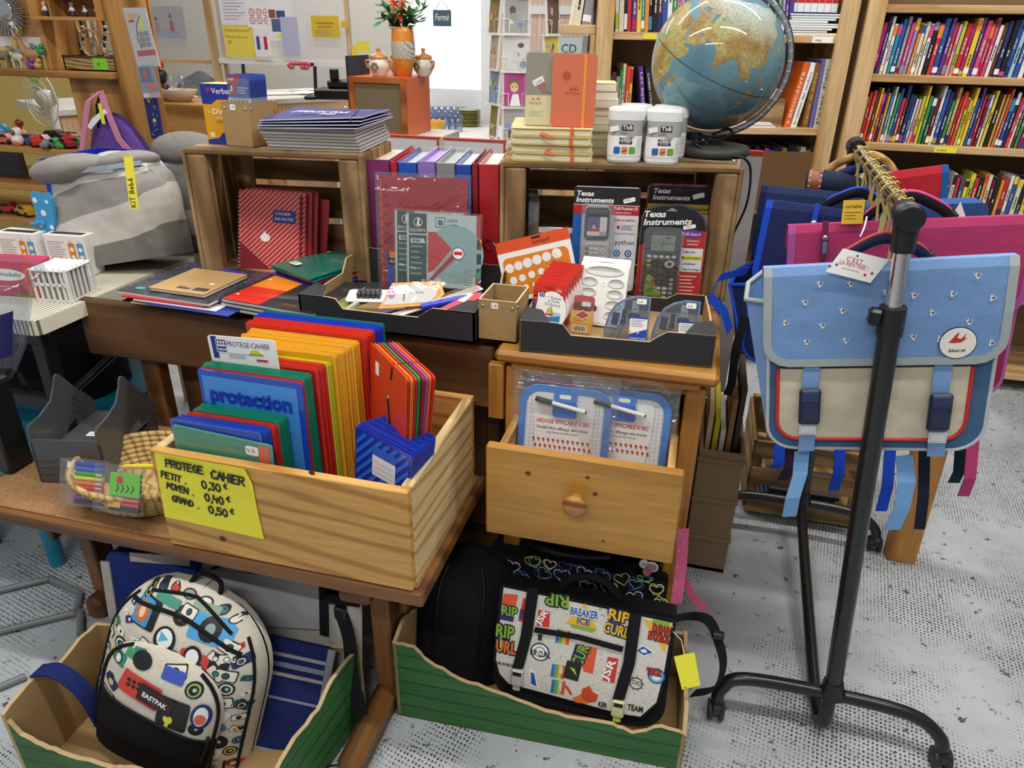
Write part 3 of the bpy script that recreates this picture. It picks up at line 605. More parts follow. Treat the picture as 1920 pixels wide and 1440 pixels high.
pack(5,'yellow',1.057,1.072,(-.764,-.551),(-.764,-.547),.804,.806,'farther yellow bundle',g2,seed=9)
def cov_redst(b,w,h):
 for k in range(14):
  x=.008+k*(w-.02)/14;b.flat([(x,h-.030),(x+.008,h-.030),(x+.014,h-.019),(x+.006,h-.019)],gloss('#e2472c'),.0008)
o=cover(FR((-.772,1.076,.4605),(1,0,0),(0,0,1)),.232,.352,.003,gloss('#c2221a'),extra=cov_redst)
tag(o,'large red cover with striped band, front of the large red bundle','notebook cover','large red covers')
pack(9,'scarlet',1.079,1.109,(-.776,-.538),(-.776,-.536),.812,.813,'large red bundle, after the striped one','large red covers',seed=10)
pack(8,'royal blue',1.114,1.140,(-.782,-.536),(-.780,-.533),.811,.812,'large blue bundle at the back','large blue covers',seed=11)
pack(2,'teal',1.143,1.149,(-.780,-.532),(-.780,-.532),.813,.813,'teal pair at the very back','large blue covers',seed=12)
b=MB();p0,p1=PY(402,672,.989),PY(528,684,.989)
w0,h0=(p1-p0).length,.190
b.prism(rrect(w0,h0,(.004,.006,.006,.004),3),-.0012,0,WHITE)
yb=h0-.042
b.rect(.006,yb,.017,h0-.001,col('#2a2f8f',.5),.0004);b.rect(.015,yb+.012,.035,yb+.036,col('#2a2f8f',.5),.0005);b.frame(rrect(.020,.024,0,x0=.015,y0=yb+.012),rrect(.0184,.0224,0,x0=.0158,y0=yb+.0128),WHITE,.0007)
b.text('Oxford',.025,yb+.0155,.0052,WHITE,.0008,'c',bold=.03)
for q in(.0195,.025,.0305):b.flat(circ(.0022,8,q,yb+.031),WHITE,.0008);b.flat([(q-.003,yb+.023),(q+.003,yb+.023),(q,yb+.030)],WHITE,.0009)
b.text('PROTEGE-CAHIER',.037,yb+.024,.0102,col('#2a2f8f',.5),.0006,wid=.083)
lines(b,.037,yb+.002,.082,yb+.012,3,col('#8f97c8',.6));b.flat([(.078,yb+.013),(.105,yb+.013),(.094,yb+.021),(.083,yb+.020)],col('#d8cf3a',.5),.0006);b.flat([(.078,yb+.013),(.105,yb+.013),(.106,yb+.011),(.078,yb+.011)],col('#5b8a35',.5),.0006)
b.rect(.09,yb,.112,yb+.004,RED,.0006)
tag(b.out('divider_card',M=FR((p0.x,.989,p0.z+.002-yb),p1-p0,(0,0,1))),'white divider card reading PROTEGE-CAHIER standing among the covers','card')
fold=[('orange red','#d63a20'),('orange','#f08a1e'),('red','#cf2a22'),('green','#1f9d55'),('dark red','#a5201d'),('violet','#b04fb0'),('orange','#ee7d22'),('red','#d42a1f')]
ux=Vector((.70,-.714,0)).normalized();un=Vector((.714,.70,0))
seen={}
for i,(nm,h)in enumerate(fold):
 m=col(h,.35,coat=.3);b=MB();w0,h0=.168,.345-.002*i
 b.prism(rrect(w0,h0,(.012,.010,.002,.002),3),-.0012,0,m);b.prism(rrect(w0-.002,h0-.004,(.010,.010,.002,.002),3,0,.002),-.0048,-.0036,m)
 b.box(0,.004,-.0048,.0012,h0-.004,0,m)
 b.tube([(w0*.52,h0*.80,.0012),(w0*.66,h0*.55,.0018),(w0*.80,h0*.22,.0018),(w0*.86,.06,.001)],.0013,BLACK,6)
 b.lathe([(0,0),(.004,0),(.004,.0015),(0,.002)],CHROME,10,M=T(w0*.52,h0*.80,0))
 b.tube([(w0*.62,h0+.001,-.003),(w0*.63,h0-.01,.0015),(w0*.60,h0-.03,.0012)],.0012,BLACK,6)
 if i==0:b.prism(rrect(.016,.024,.001,2,.028,h0-.048),.0002,.0006,PRICE)
 o=Vector((-.546,1.062,.4595))+un*(.0054*i)+ux*(.0012*((i*5)%3)-.0030*i)
 ob=b.out('elastic_folder',M=FR(o,ux,(0,0,1))@RX(-4-.45*i))
 tag(ob,'%s elastic folder, %s from the left in the fan at the box\'s right'%(nm,ORD[i]),'folder','elastic folders in the pine box')
vx=Vector((.915,-.40,-.0)).normalized();vn=Vector((.40,.915,0))
def cov_blue(b,w,h):
 for k in range(26):
  o=-h+k*.0185
  pts=[(max(0,o),max(0,-o)),(max(0,o+.009),max(0,-(o+.009)))]
  def cl(o):
   s=1.05;x0=max(.004,o+.0/s);x1=min(w-.006,o+(h-.004)/s)
   return None if x1<=x0 else((x0,(x0-o)*s),(x1,(x1-o)*s))
  q0,q1=cl(o),cl(o+.009)
  if q0 and q1:b.flat([q0[0],q1[0],q1[1],q0[1]],gloss('#2d6fe0'),.0007)
 b.rect(w*.33,h*.80,w*.74,h*.93,gloss('#2a62cf'),.0010);b.rect(w*.33,h*.70,w*.74,h*.86,col('#e9e7ee',.4),.0012)
 for y in(.73,.77,.81):b.rect(w*.36,h*y,w*.70,h*y+.0008,GREY,.0014)
for i in range(15):
 o=Vector((-.528,.950,.4595))+vn*(.0047*i)-vx*(.0006*i)
 M=FR(o,vx,Vector((.05,.0,1)))@RX(-3-.25*i)@RZ(-3)
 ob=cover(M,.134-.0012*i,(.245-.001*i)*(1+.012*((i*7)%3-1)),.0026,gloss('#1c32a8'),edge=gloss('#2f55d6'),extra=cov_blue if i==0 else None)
 tag(ob,('blue striped cover with white name label, frontmost of the slumped bundle' if i==0 else 'dark blue cover, %s from the front of the slumped bundle at the box corner'%ORD[i]),'notebook cover','striped blue covers at the box corner')
ob=cover(FR(Vector((-.528,.950,.4595))+vn*.066+vx*.004,vx,Vector((.05,.0,1)))@RX(-8)@RZ(9),.105,.268,.003,gloss('#1a2c98'))
tag(ob,'dark blue cover sticking up at the back of the slumped bundle','notebook cover','striped blue covers at the box corner')
# ring binders between the crates
bind=[('plum','#7c2a62',.058,'#d9c9b4'),('red','#b2222c',.016,'#b2222c'),('blue','#1f4fb4',.042,'#a9adb0'),('lilac','#8a6fb8',.04,'#a98fd0'),('grey','#85868a',.042,'#9fa3a4'),('blue','#1d47aa',.034,'#c9cfd3'),('dark red','#8c1b26',.014,'#8c1b26'),('red','#b8242b',.045,'#ddd6d0')]
x=-.716
MBN=lambda x:T(x,1.505,.765)@RZ(11)
bo=Vector((-.716,1.500,.765));bu=Vector((math.cos(R(9)),math.sin(R(9)),0));s_=0
for i,(nm,h,t,pg)in enumerate(bind):
 m=col(h,.3,coat=.3);b=MB();H=.28-.002*(i%3);D_=.235
 b.box(0,0,0,t,.003,H,m,.001);b.box(0,0,0,.0028,D_,H,m,.001);b.box(t-.0028,0,0,t,D_,H,m,.001)
 if t>.02:b.box(.003,.012,.004,t-.003,D_-.004,H-.010,col(pg,.7));b.frame(rrect(t,D_,0),rrect(t-.006,D_-.01,0,x0=.003,y0=.006),m,H)
 b.ring(t/2,.10,.011,.013,CHROME,.0008,M=CARD)if t>.03 else None
 M=T(*(bo+bu*s_))@RZ(9)@RY(-.6)
 tag(b.out('ring_binder',M=M),'%s ring binder, %s from the left in the row between the crates'%(nm,ORD[i]),'binder','ring binders between the crates')
 s_+=t+.0012
def sleeve(b,w,h,t=.004,k=.008):b.add([(-k,-.002,.001),(w+k,-.002,.001),(w+k,h+k,.0012),(-k,h+k,.0012),(-k,-.002,-t-.001),(w+k,-.002,-t-.001),(w+k,h+k,-t-.001),(-k,h+k,-t-.001)],[(0,1,2,3),(1,5,6,2),(5,4,7,6),(4,0,3,7),(3,2,6,7)],FILMW)
t=thing('divider_pack','large red divider set in a clear sleeve leaning on the binders','dividers',FR((-.672,1.452,.771),(1,.16,0),(0,.12,1)))
b=MB().box(0,0,-.0035,.195,.247,0,col('#9b2430',.5))
for k in range(11):
 z=.02+k*.0205;b.prism(rrect(.008,.004,.001,2,.012,z),.0001,.0004,col('#5a1019',.6));b.rect(.001,z-.004,.006,z+.010,col('#c24a38',.5))
for k,c in enumerate(['#2d4aa8','#3a9a58','#e9a52c']):b.rect(.186,.15-.03*k,.196,.168-.03*k,col(c,.5),.0008)
b.rect(.012,.0,.04,.085,col('#3b4aa8',.5),.0008);b.rect(.017,.055,.042,.078,BLACK,.001);b.text('dom',.02,.06,.007,col('#f0e3d0',.5),.0012);b.rect(.02,.07,.038,.085,col('#ef8a2a',.5),.0011)
b.out('dividers',t);b=MB();sleeve(b,.195,.247);b.out('clear_sleeve',t)
def exa(label,M):
 t=thing('divider_pack',label,'dividers',M)
 b=MB().box(0,0,-.003,.158,.155,0,col('#b23a48',.5));g=col('#38504e',.5);lt=col('#b9c9c8',.5)
 b.rect(0,0,.150,.155,lt,.0003);b.rect(.004,0,.043,.155,g,.0005);b.rect(.004,.110,.043,.113,lt,.0007)
 b.text('EXACOMPTA',.0065,.117,.0068,WHITE,.0009,wid=.034);b.ring(.024,.137,.0085,.0096,WHITE,.0009,n=18);b.flat([(.021,.130),(.024,.147),(.028,.143),(.026,.135),(.030,.131)],WHITE,.001)
 b.rect(.008,.093,.038,.103,lt,.0009);b.rect(.013,.095,.017,.101,col('#31507f',.5),.001);b.rect(.019,.095,.028,.101,col('#5e7f7c',.5),.001);lines(b,.008,.02,.036,.090,6,col('#7f9a97',.6),.3,.0009);lines(b,.032,.006,.041,.016,3,WHITE,.5,.0009)
 b.flat(circ(.062,24,.105,.072,.062),col('#8fb0b1',.5),.0006)
 b.flat([(.046,.020),(.060,.012),(.118,.088),(.080,.122),(.046,.122)]if False else[(.046,.030),(.060,.038),(.098,.085),(.062,.118),(.046,.118)],col('#c03a40',.5),.0008)
 for k,c in enumerate(['#e98a3a','#7a4a9c','#d9506a']):b.flat([(.046+.004*k,.014+.004*k),(.052+.004*k,.010+.004*k),(.106+.003*k,.074-.003*k),(.100+.003*k,.080-.003*k)],col(c,.5),.001)
 b.flat(circ(.0125,18,.112,.075),WHITE,.0012);b.ring(.112,.075,.0118,.0132,col('#3d2f6f',.5),.0013);b.rect(.103,.072,.121,.079,RED,.0014)
 b.frame(rrect(.021,.021,.0,x0=.062,y0=.128),rrect(.019,.019,0,x0=.063,y0=.129),g,.0009);b.ball((.0715,.138,0),.005,.007,.0008,col('#2f6fae',.5));b.ball((.0755,.137,0),.004,.006,.0008,col('#3f8a4a',.5))
 b.text('CARTE',.087,.140,.006,g,.0009,wid=.022);b.text('LUSTREE',.087,.132,.004,g,.0009,wid=.022);lines(b,.125,.006,.148,.042,7,col('#7d9391',.6),.3,.0009)
 for k,c in enumerate(['#efb32c','#4a55a8','#2f9a7a']):b.rect(.152,.085-.031*k,.162,.107-.031*k,col(c,.5),.0006)
 b.out('dividers',t);b=MB();sleeve(b,.158,.155,k=.004);b.out('clear_sleeve',t);return t
M0=FR((-.590,1.405,.80),(1,.12,0),(0,.16,1))
ex1=exa('clear sleeved divider set with green band, in front of its twin',M0)
dup(ex1,T(-.032,.012,.001)@M0,'clear sleeved divider set half hidden behind its twin')
# black cardboard trays
def card_tray(name,label,M,W,D,h,dip,hb):
 b=MB();K=KRAFT;B=col('#26262a',.6,bump=.1,bscale=90);EDG=col('#b9a27c',.8)
 b.box(0,0,0,W,D,.003,K)
 def wall(poly,M2,t=.004):
  b.prism(poly,-t,-t*.45,K,M=M2,side=EDG);b.prism(poly,-t*.45,0,B,M=M2,side=EDG)
 c=.045;q=.085
 pf=[(0,0),(W,0),(W,h),(W-c,h),(W-q,h),(W-q-.015,dip+.012),(W-q-.03,dip),(q+.03-.02,dip),(q-.005,dip+.02),(q-.02,h),(0,h)]
 wall(pf,FR((0,0,0),(1,0,0),(0,0,1)))
 pb=[(0,0),(W,0),(W,hb),(W-.06,hb),(W-.08,hb-.012),(W*.5,hb-.014),(.10,hb-.010),(.085,hb+.012),(.03,hb+.014),(0,hb+.004)]
 wall(pb,FR((0,D,0),(1,0,0),(0,0,1))@T(0,0,.004))
 ps=[(0,0),(D,0),(D,hb),(D-.05,hb),(D-.075,h*.8),(.08,h*.8),(.06,h),(0,h)]
 wall(ps,FR((0,D,0),(0,-1,0),(0,0,1))@Matrix.Diagonal((-1,1,1,1))@T(-D,0,0))
 wall(ps,FR((W,0,0),(0,1,0),(0,0,1)))
 for(pol)in([(0,0),(c+.01,0),(c*.75,.06),(0,.075)],[(W-c-.01,0),(W,0),(W,.075),(W-c*.75,.06)]):b.prism(pol,h-.002,h+.001,B,side=EDG)
 for x in(0.012,W-.012):pass
 b.text('.',.02,h*.5,.004,EDG,.001,M=CARD)
 return tag(b.out(name,M=M),label,'tray')
card_tray('cardboard_tray','black cardboard tray of loose pens and erasers on the sideboard',T(-.748,1.222,.7625)@RZ(0),.368,.262,.062,.040,.078)
card_tray('cardboard_tray','black cardboard tray of art supplies on the pine desk',T(-.288,1.204,.765)@RZ(4),.352,.272,.062,.040,.046)
def carton(name,label,M,W,D,H,txt):
 b=MB();t=.003;K=KRAFT
 b.box(0,0,0,W,t,H,K).box(0,D-t,0,W,D,H,K).box(0,t,0,t,D-t,H,K).box(W-t,t,0,W,D-t,H,K).box(0,0,0,W,D,t,K)
 b.frame(rrect(W+.001,D+.001,0,x0=-.0005,y0=-.0005),rrect(W-.006,D-.006,0,x0=.003,y0=.003),col('#cbb68e',.8),H+.0004)
 for x in(.008,W-.008):b.lathe([(0,.0015),(.0028,.001),(.003,0)],CHROME,10,M=FR((x,-.0002,H-.012),(1,0,0),(0,0,1)))
 b.lathe([(0,.0015),(.0028,.001),(.003,0)],CHROME,10,M=FR((W+.0002,.01,H-.012),(0,1,0),(0,0,1)))
 b.prism(rrect(.014,.012,.002,2,W*.33,H-.016),.0004,.0007,PRICE,M=CARD);hand(b,'1',W*.33+.005,H-.013,.006,INK,.14,M if False else 0,z=.001)if False else None
 b.text('1 €',W*.33+.007,H-.0125,.005,INK,.001,'c',M=CARD)
 return tag(b.out(name,M=M),label,'box')
carton('cardboard_box','empty open kraft cardboard box between the two black trays',T(-.376,1.236,.7655),.074,.10,.082,'1')
cbx=carton('cardboard_box','kraft cardboard box holding blister cards on the left crate',T(-1.038,1.476,CLZ)@RZ(-6),.072,.085,.093,'1')
for i in range(8):
 b=MB();w0,h0=.060,.125
 b.prism(rrect(w0,h0,.006,3),-.0008,0,col('#3d55a8',.4));b.rect(0,.084,.022,h0-.004,col('#b02c36',.4),.0004);b.flat([(.022,.1),(.04,h0-.002),(.022,h0-.002)],col('#b02c36',.4),.0005)
 b.text('MAPA' if i<8 and False else 'AMP',.003,.112,.006,WHITE,.0008);b.rect(.003,.091,.013,.102,WHITE,.0007);b.rect(.006,.093,.010,.1,RED,.0009);lines(b,.026,.085,.055,.1,3,WHITE,.2,.0007)
 b.rect(0,0,w0,.078,col('#d9dce6',.4),.0006);[b.flat(circ(.0016,8,.006+.011*k,.071),INK,.0009)for k in range(5)]
 b.prism(rrect(w0-.006,h0-.01,.005,3,.003,.003),.0006,.0042,SHINY)
 tag(b.out('blister_card',M=T(-1.032,1.484,CLZ+.0035)@RZ(-6)@T(.003,.004+.0078*i,.02)@CARD@RX(-4)),'blister-packed card, %s from the front in the kraft box on the left crate'%ORD[i],'blister pack','blister cards in the kraft box')
# on the left crate
b=MB();w0,h0,d0=.118,.128,.062;PU=col('#25318f',.35);OR_=col('#d99a1c',.35)
b.box(0,0,0,w0,d0,h0,col('#e9d24a',.35));X=CARD
b.rect(0,0,w0,h0,OR_,.0004,M=X);b.flat([(0,h0-.042),(.022,h0-.042),(.036,h0-.032),(.072,h0-.032),(.086,h0-.042),(w0,h0-.042),(w0,h0),(0,h0)],PU,.0008,M=X);b.flat([(0,0),(w0,0),(w0,.018),(.086,.018),(.074,.026),(.040,.026),(.028,.014),(0,.010)],PU,.0008,M=X)
b.text('Verbatim',.026,h0-.020,.0125,WHITE,.0012,wid=.062,M=X);b.flat([(.012,h0-.008),(.018,h0-.020),(.023,h0-.008),(.020,h0-.008),(.018,h0-.014),(.015,h0-.008)],RED,.0012,M=X)
b.text('4x',.008,.066,.009,col('#e9d28a',.4),.001,M=X);b.text('DVD+RW',.022,.065,.012,col('#f0ebdc',.4),.001,M=X,wid=.085,bold=.02);lines(b,.026,.050,.095,.060,2,col('#efe0b0',.5),.3,.001,M if False else 1)if False else None
b.text('DVD+R Réinscriptible',.03,.047,.005,col('#5b3a1a',.4),.001,M=X);b.text('DVD+RW Rewritable',.03,.055,.0045,WHITE,.001,M=X);b.text('5',.047,.007,.012,WHITE,.0012,M=X,bold=.03);b.text('pack',.058,.011,.005,WHITE,.0012,M=X);b.rect(.008,.016,.020,.026,col('#e7d9b0',.5),.001,M=X)
b.flat([(.075,.02),(.085,.045),(.090,.036),(.083,.018)],col('#a8261f',.4),.001,M=X)
tag(b.out('disc_box',M=T(-1.092,1.455,CLZ)@RZ(3)@T(0,.035,0)),'blue and yellow box of rewritable discs on the left crate','box')
sb=Vector((-.925,1.463,CLZ));SA=7.5
for i in range(7):
 jx,jy=rnd.uniform(-.003,.003),rnd.uniform(-.003,.003);b=MB(Matrix.Diagonal((1,1,.82,1)))
 b.box(0,0,0,.21,.235,.0075,col('#d6d3cc',.6),.002).box(-.0004,-.0006,.0073,.2104,.2354,.0081,col('#8f8a92',.5))
 for k in range(3):b.box(.001,-.0008,.0018+.0018*k,.209,.002,.0024+.0018*k,col('#c3c0b8',.7))
 tag(b.out('exercise_book',M=T(*sb)@RZ(SA)@T(jx-.003*i*.5,jy-.004*i*.5,.0068*i)),'thick white-edged exercise book, %s from the bottom of the stack on the left crate'%ORD[i],'exercise book','white exercise books on the left crate')
zt=CLZ+.0068*7
VI=col('#2b2970',.6,spec=.25)
for i in range(4):
 b=MB();W_,D_=.225,.245
 def fn(u,v,i=i):
  return(u*W_,v*D_,.010*(i+1)*.35+.004*math.sin(u*3.1+i)*v-.006*(1-u)*(1-v)+.004*u*(1-v)*i*.4)
 b.grid(fn,12,10,VI);b.grid(lambda u,v:(u*W_,v*D_,fn(u,v)[2]-.0022),12,10,col('#d9d9e6',.5))
 for(u0,v0,u1,v1)in((0,0,1,0),(1,0,1,1),(0,0,0,1)):
  pts=[(lerp(u0,u1,t/12),lerp(v0,v1,t/12))for t in range(13)]
  for a,c in zip(pts[:-1],pts[1:]):b.add([fn(*a),fn(*c),tuple(Vector(fn(*c))-Vector((0,0,.0022))),tuple(Vector(fn(*a))-Vector((0,0,.0022)))],[(0,1,2,3)],col('#c9c9da',.5))
 if i==3:
  F=T(0,0,.0175)
  b.text("J'PEUX PAS",.045,.075,.030,WHITE,.0046,rot=0,M=T(0,0,.014),wid=.125,shear=.1,bold=.02);b.text('dictée',.175,.165,.009,WHITE,.003,M=T(0,0,.014));b.tube([(.155,.215,.0185),(.17,.15,.0185),(.19,.06,.019),(.20,.0,.016),(.198,-.004,.008)],.0014,BLACK,6);b.lathe([(0,.003),(.005,.002),(.005,0)],CHROME,12,M=T(.125,.215,.017))
  b.prism([(.115,.05),(.145,.05),(.150,.062),(.118,.062)],.0175,.0178,PRICE)
 tag(b.out('violet_folder',M=T(-.925-.010+.003*i,1.445-.003*(i%2),zt-.0005+.001)@RZ(SA+1.5*i-2)@T(0,0,.0022+.0018*i)),("violet elastic folder lettered J'PEUX PAS, topmost on the exercise books" if i==3 else 'violet elastic folder, %s from the bottom under the lettered one'%ORD[i]),'folder','violet folders on the exercise books')
# inside the left crate
def spiral_nb(w,h,t,cover_m,deco,coil=BLACK,side='left',page=PAPER):
 """card frame: face +Z, lies between z=-t and 0; coil along the left"""
 b=MB();b.prism(rrect(w,h,.004,3),-.0008,0,cover_m);b.box(.006,.002,-t+.0008,w-.002,h-.002,-.0008,page);b.prism(rrect(w,h,.004,3),-t,-t+.0008,cover_m)
 n=int(h/.0085)
 for k in range(n):
  y=.006+k*.0085;rr=max(t*.62,.003)
  b.tube([(.005+rr*math.cos(R(a))*.9-.003,y+.0005*a/90,-t/2+rr*math.sin(R(a)))for a in range(20,341,40)],.0007,coil,4,caps=False)
 if deco:deco(b,w,h)
 return b
STR=lambda b,w,h:None
def deco_tri(first):
 def f(b,w,h):
  R2=col('#e08b80',.45);D=col('#7c1a24',.45);s=.0118;c1=col('#b3262c',.4)
  for k in range(-18,22):
   o=k*s
   def seg(o):
    pts=[]
    x0=max(.004,-o if o<0 else .004);
    xa=max(.002,(0-o));xb=min(w-.002,h-o)
    return None if xb<=xa else((xa,xa+o),(xb,xb+o))
   q0,q1=seg(o*1.0),seg(o+.0050)
   if q0 and q1:b.flat([q0[0],q0[1],q1[1],q1[0]],R2,.0004)
  b.flat([(0,0),(w*.55,0),(0,h*.36)],D,.0008)
  b.rect(w*.56,h*.62,w*.93,h*.78,col('#26357f',.4),.0009);b.text('CAHIER',w*.60,h*.72,.0065,WHITE,.0012,wid=w*.25);b.text('DE NOTES',w*.60,h*.655,.0065,WHITE,.0012,wid=w*.30)
  b.flat(circ(.012,14,w*.44,h*.42,.010),col('#f2ece8',.5),.0012);b.flat([(w*.40,h*.47),(w*.42,h*.51),(w*.46,h*.47)],col('#f2ece8',.5),.0013)
  b.rect(w*.17,0,w*.173,h,D,.0009)
 return f
n0=Vector((-1.058,1.478,.7755))
for i in range(4):
 b=spiral_nb(.148,.185,.010,col('#b3262c',.4),deco_tri(i==0)if i<2 else None,coil=col('#d8d8d8',.4))
 tag(b.out('spiral_notebook',M=T(*n0)@RZ(12)@T(.010*i,.0145*i,0)@CARD@RX(-14)@RZ(-3)),('red striped spiral notebook lettered CAHIER, front one in the left crate' if i==0 else 'red striped spiral notebook, %s from the front in the left crate'%ORD[i]),'notebook','striped notebooks in the left crate')
tag(MB().prism(rrect(.14,.175,.006,3),-.006,0,col('#3c7a4a',.4)).out('notebook',M=T(*n0)@RZ(12)@T(.036,.066,0)@CARD@RX(-13)),'green notebook behind the red striped ones in the left crate','notebook')
b=MB().prism(rrect(.13,.165,.006,3),-.006,0,col('#b3262c',.4));tag(b.out('notebook',M=T(*n0)@RZ(12)@T(.062,.074,0)@CARD@RX(-12)@RZ(-6)),'plain red notebook at the right behind the striped ones','notebook')
for i,(h,nm,dx,dy,rz)in enumerate([('#5b3a9a','violet',.012,-.006,2),('#22346f','navy',-.006,-.004,-2),('#1c2f7a','blue',.004,-.008,4),('#8a2330','dark red',.016,.004,1),('#0f7a76','teal',.008,-.002,3),('#17705f','green',0,0,0)]):
 m=col(h,.3,coat=.3);b=MB();W_,D_=.155,.205
 fn=lambda u,v:(u*W_,v*D_,.006*math.sin(math.pi*v)*(.4+.6*u)+.004*(1-v))
 b.grid(fn,8,12,m);b.grid(lambda u,v:(u*W_,v*D_,fn(u,v)[2]-.0035),8,12,m)
 for(p,q)in(((0,0),(1,0)),((1,0),(1,1)),((0,0),(0,1)),((0,1),(1,1))):
  pts=[(lerp(p[0],q[0],t/12),lerp(p[1],q[1],t/12))for t in range(13)]
  for a,c in zip(pts[:-1],pts[1:]):b.add([fn(*a),fn(*c),tuple(Vector(fn(*c))-Vector((0,0,.0035))),tuple(Vector(fn(*a))-Vector((0,0,.0035)))],[(0,1,2,3)],m)
 if i==5:
  b.prism(rrect(.030,.018,.002,2,.030,.030),.0060,.0066,PRICE,M=T(0,0,.003));b.text('2,00',.034,.036,.007,INK,.0105);b.prism(rrect(.05,.007,.003,3,.05,.188),.0030,.0034,col('#3aa58d',.3))
 tag(b.out('plastic_folder',M=T(-.935+dx*.5,1.425+dy,.7765+.0058*i)@RZ(-27+rz)),'%s plastic folder, %s'%(nm,'topmost of the pile in the left crate' if i==5 else ORD[i]+' from the bottom of the pile in the left crate'),'folder','plastic folders in the left crate')
# notebooks lying before the left crate
zN=.7625
def lay(b,x,y,z,rz,name,label,cat='notebook',grp=None):return tag(b.out(name,M=T(x,y,z)@RZ(rz)),label,cat,grp)
GAL=nmat('galaxy_cover',.3,.5,.3)
def galaxy():
 m,nt,bb=GAL;L=nt.links.new;v=mapped(nt);n=node(nt,'TexNoise',Scale=14.0,Detail=5.0);L(v,n.inputs['Vector'])
 s=node(nt,'TexNoise',Scale=260.0,Detail=1.0);L(v,s.inputs['Vector'])
 mx=node(nt,'MixRGB',blend_type='ADD');mx.inputs[0].default_value=.8
 L(ramp(nt,[(.35,'#1d2029'),(.55,'#343a48'),(.7,'#5b4a86')],n.outputs['Fac']),mx.inputs[1]);L(ramp(nt,[(.70,'#000000'),(.74,'#c9c9d8')],s.outputs['Fac']),mx.inputs[2]);L(mx.outputs[0],bb.inputs['Base Color']);return m
GALM=galaxy()
for i,(h,nm,t,dx,dy,rz)in enumerate([('#d8b98a','tan',.004,.03,-.004,-1),('#2a3f9a','blue',.003,.075,-.012,-3),('#d9d4e0','pale lilac',.004,.04,-.006,-2),('#e0454a','coral red',.006,.01,-.004,-1)]):
 z0=zN+[0,.0045,.0077,.012][i]
 b=MB().box(0,0,0,.21,.215,t*.8,col(h,.5),.0008);lay(b,-1.185+dx,1.225+dy,z0,rz-1,'notebook','%s notebook, %s from the bottom under the galaxy notebook'%(nm,ORD[i]),grp='notebooks under the galaxy cover')
b=MB().box(0,0,0,.235,.225,.0055,PAPER).box(-.001,-.001,.0055,.236,.226,.0064,GALM);
b.flat(circ(.045,24,.145,.175,.030),col('#5a35a5',.3),.0068);b.flat(circ(.025,16,.165,.168,.014),col('#c8649a',.3),.0070);b.text('Space',.115,.180,.012,col('#efb7c9',.3),.0073);b.flat([(.19,.165),(.195,.18),(.203,.165),(.196,.158)],col('#e9d9a8',.4),.0072)
b.flat(circ(.035,20,.095,.105,.020),col('#d9d0b8',.4),.0068);b.flat(circ(.012,12,.035,.028,.008),col('#47a7a0',.4),.0068)
lay(b,-1.187,1.228,zN+.0178,-4,'notebook','dark galaxy-patterned notebook under the kraft one')
b=spiral_nb(.145,.150,.007,col('#b8935f',.6),lambda b,w,h:(b.text('bleu',.06,.018,.014,INK,.0005,bold=.03),b.rect(.10,.016,.135,.034,col('#3a3128',.5),.0005),b.rect(.11,.06,.122,.067,PRICE,.0005)),coil=col('#4a4038',.4))
lay(b,-1.122,1.242,zN+.0328,-3,'spiral_notebook','small kraft spiral notebook lying on the galaxy notebook')
def deco_ox(b,w,h):
 b.flat([(.012,h*.32),(.10,h*.32),(.10,h*.01),(.012,h*.01)],col('#d7301f',.35),.0004)if False else None
 b.rect(.010,.0,w*.44,h*.46,col('#d7301f',.3),.0004);b.rect(.010,h*.46,w*.44,h,col('#f08a1a',.3),.0004);b.rect(w*.44,0,w,h,col('#2c2c2f',.4),.0003)
 for k in(.18,.72):b.flat(circ(.0035,10,.02,h*k),WHITE,.0006)
 b.text('NOTEBOOK',w*.62,h*.09,.008,col('#b8682c',.4),.0007)
for i in range(3):
 b=spiral_nb(.235,.200,.0085,col('#2c2c2f',.4),deco_ox if i==2 else None)
 lay(b,-.955+.004*i,1.243-.002*i,zN+.0092*(i+1),-8+.5*i,'spiral_notebook','black spiral notebook %s'%('with red and orange blocks, topmost of the pile by the black tray' if i==2 else ORD[i]+' from the bottom under the red and orange one'),grp='black spiral notebooks')
b=MB().box(0,0,0,.14,.12,.012,col('#38383b',.5),.002);b.rect(.115,.09,.130,.098,PRICE,.0124);lay(b,-.80,1.425,zN,-12,'notebook','dark grey notebook lying between the black spiral one and the left crate')
# loose stationery in the left tray
def it(b,x,y,z,M2,name,label,cat):return tag(b.out(name,M=T(x,y,z)@M2),label,cat)
def blister_in(b,w,h,t=.006):b.prism(rrect(w,h,.006,3),.0004,t,SHINY)
tz=.768
b=MB().prism(rrect(.10,.055,.008,3),-.001,0,WHITE)
for k in range(5):
 for j in range(2):b.box(.022+.010*k,.012+.013*j,.0005,.030+.010*k,.024+.013*j,.012,col('#3a3a3e',.5),.001)
it(b,-.668,1.262,tz+.036,RZ(14)@RX(8),'eraser_pack','white card with dark grey eraser cubes in the left tray','eraser')
it(MB().tube([(0,0,0),(.05,.0,0)],.006,col('#b7a9a4',.2),10).tube([(-.012,0,0),(.003,0,0)],.0065,RED,10),-.672,1.236,tz+.012,RZ(50)@RY(-25),'marker','red-ended marker sticking up in the left tray','marker')
it(MB().lathe([(0,.028),(.006,.026),(.009,.015),(.009,0),(0,0)],col('#3f8f76',.4),12),-.618,1.240,tz+.002,RZ(0),'glue_bottle','green rounded glue bottle near the front of the left tray','glue')
it(MB().tube([(0,0,0),(.06,.02,.004)],.008,col('#2c4fae',.3),10),-.60,1.262,tz+.012,RZ(8),'glue_stick','blue glue stick beside the white eraser card','glue')
it(MB().box(0,0,0,.05,.03,.006,col('#cf3a33',.4),.001),-.602,1.233,tz+.001,RZ(10),'eraser','flat red packet under the orange and white pouch','packet')
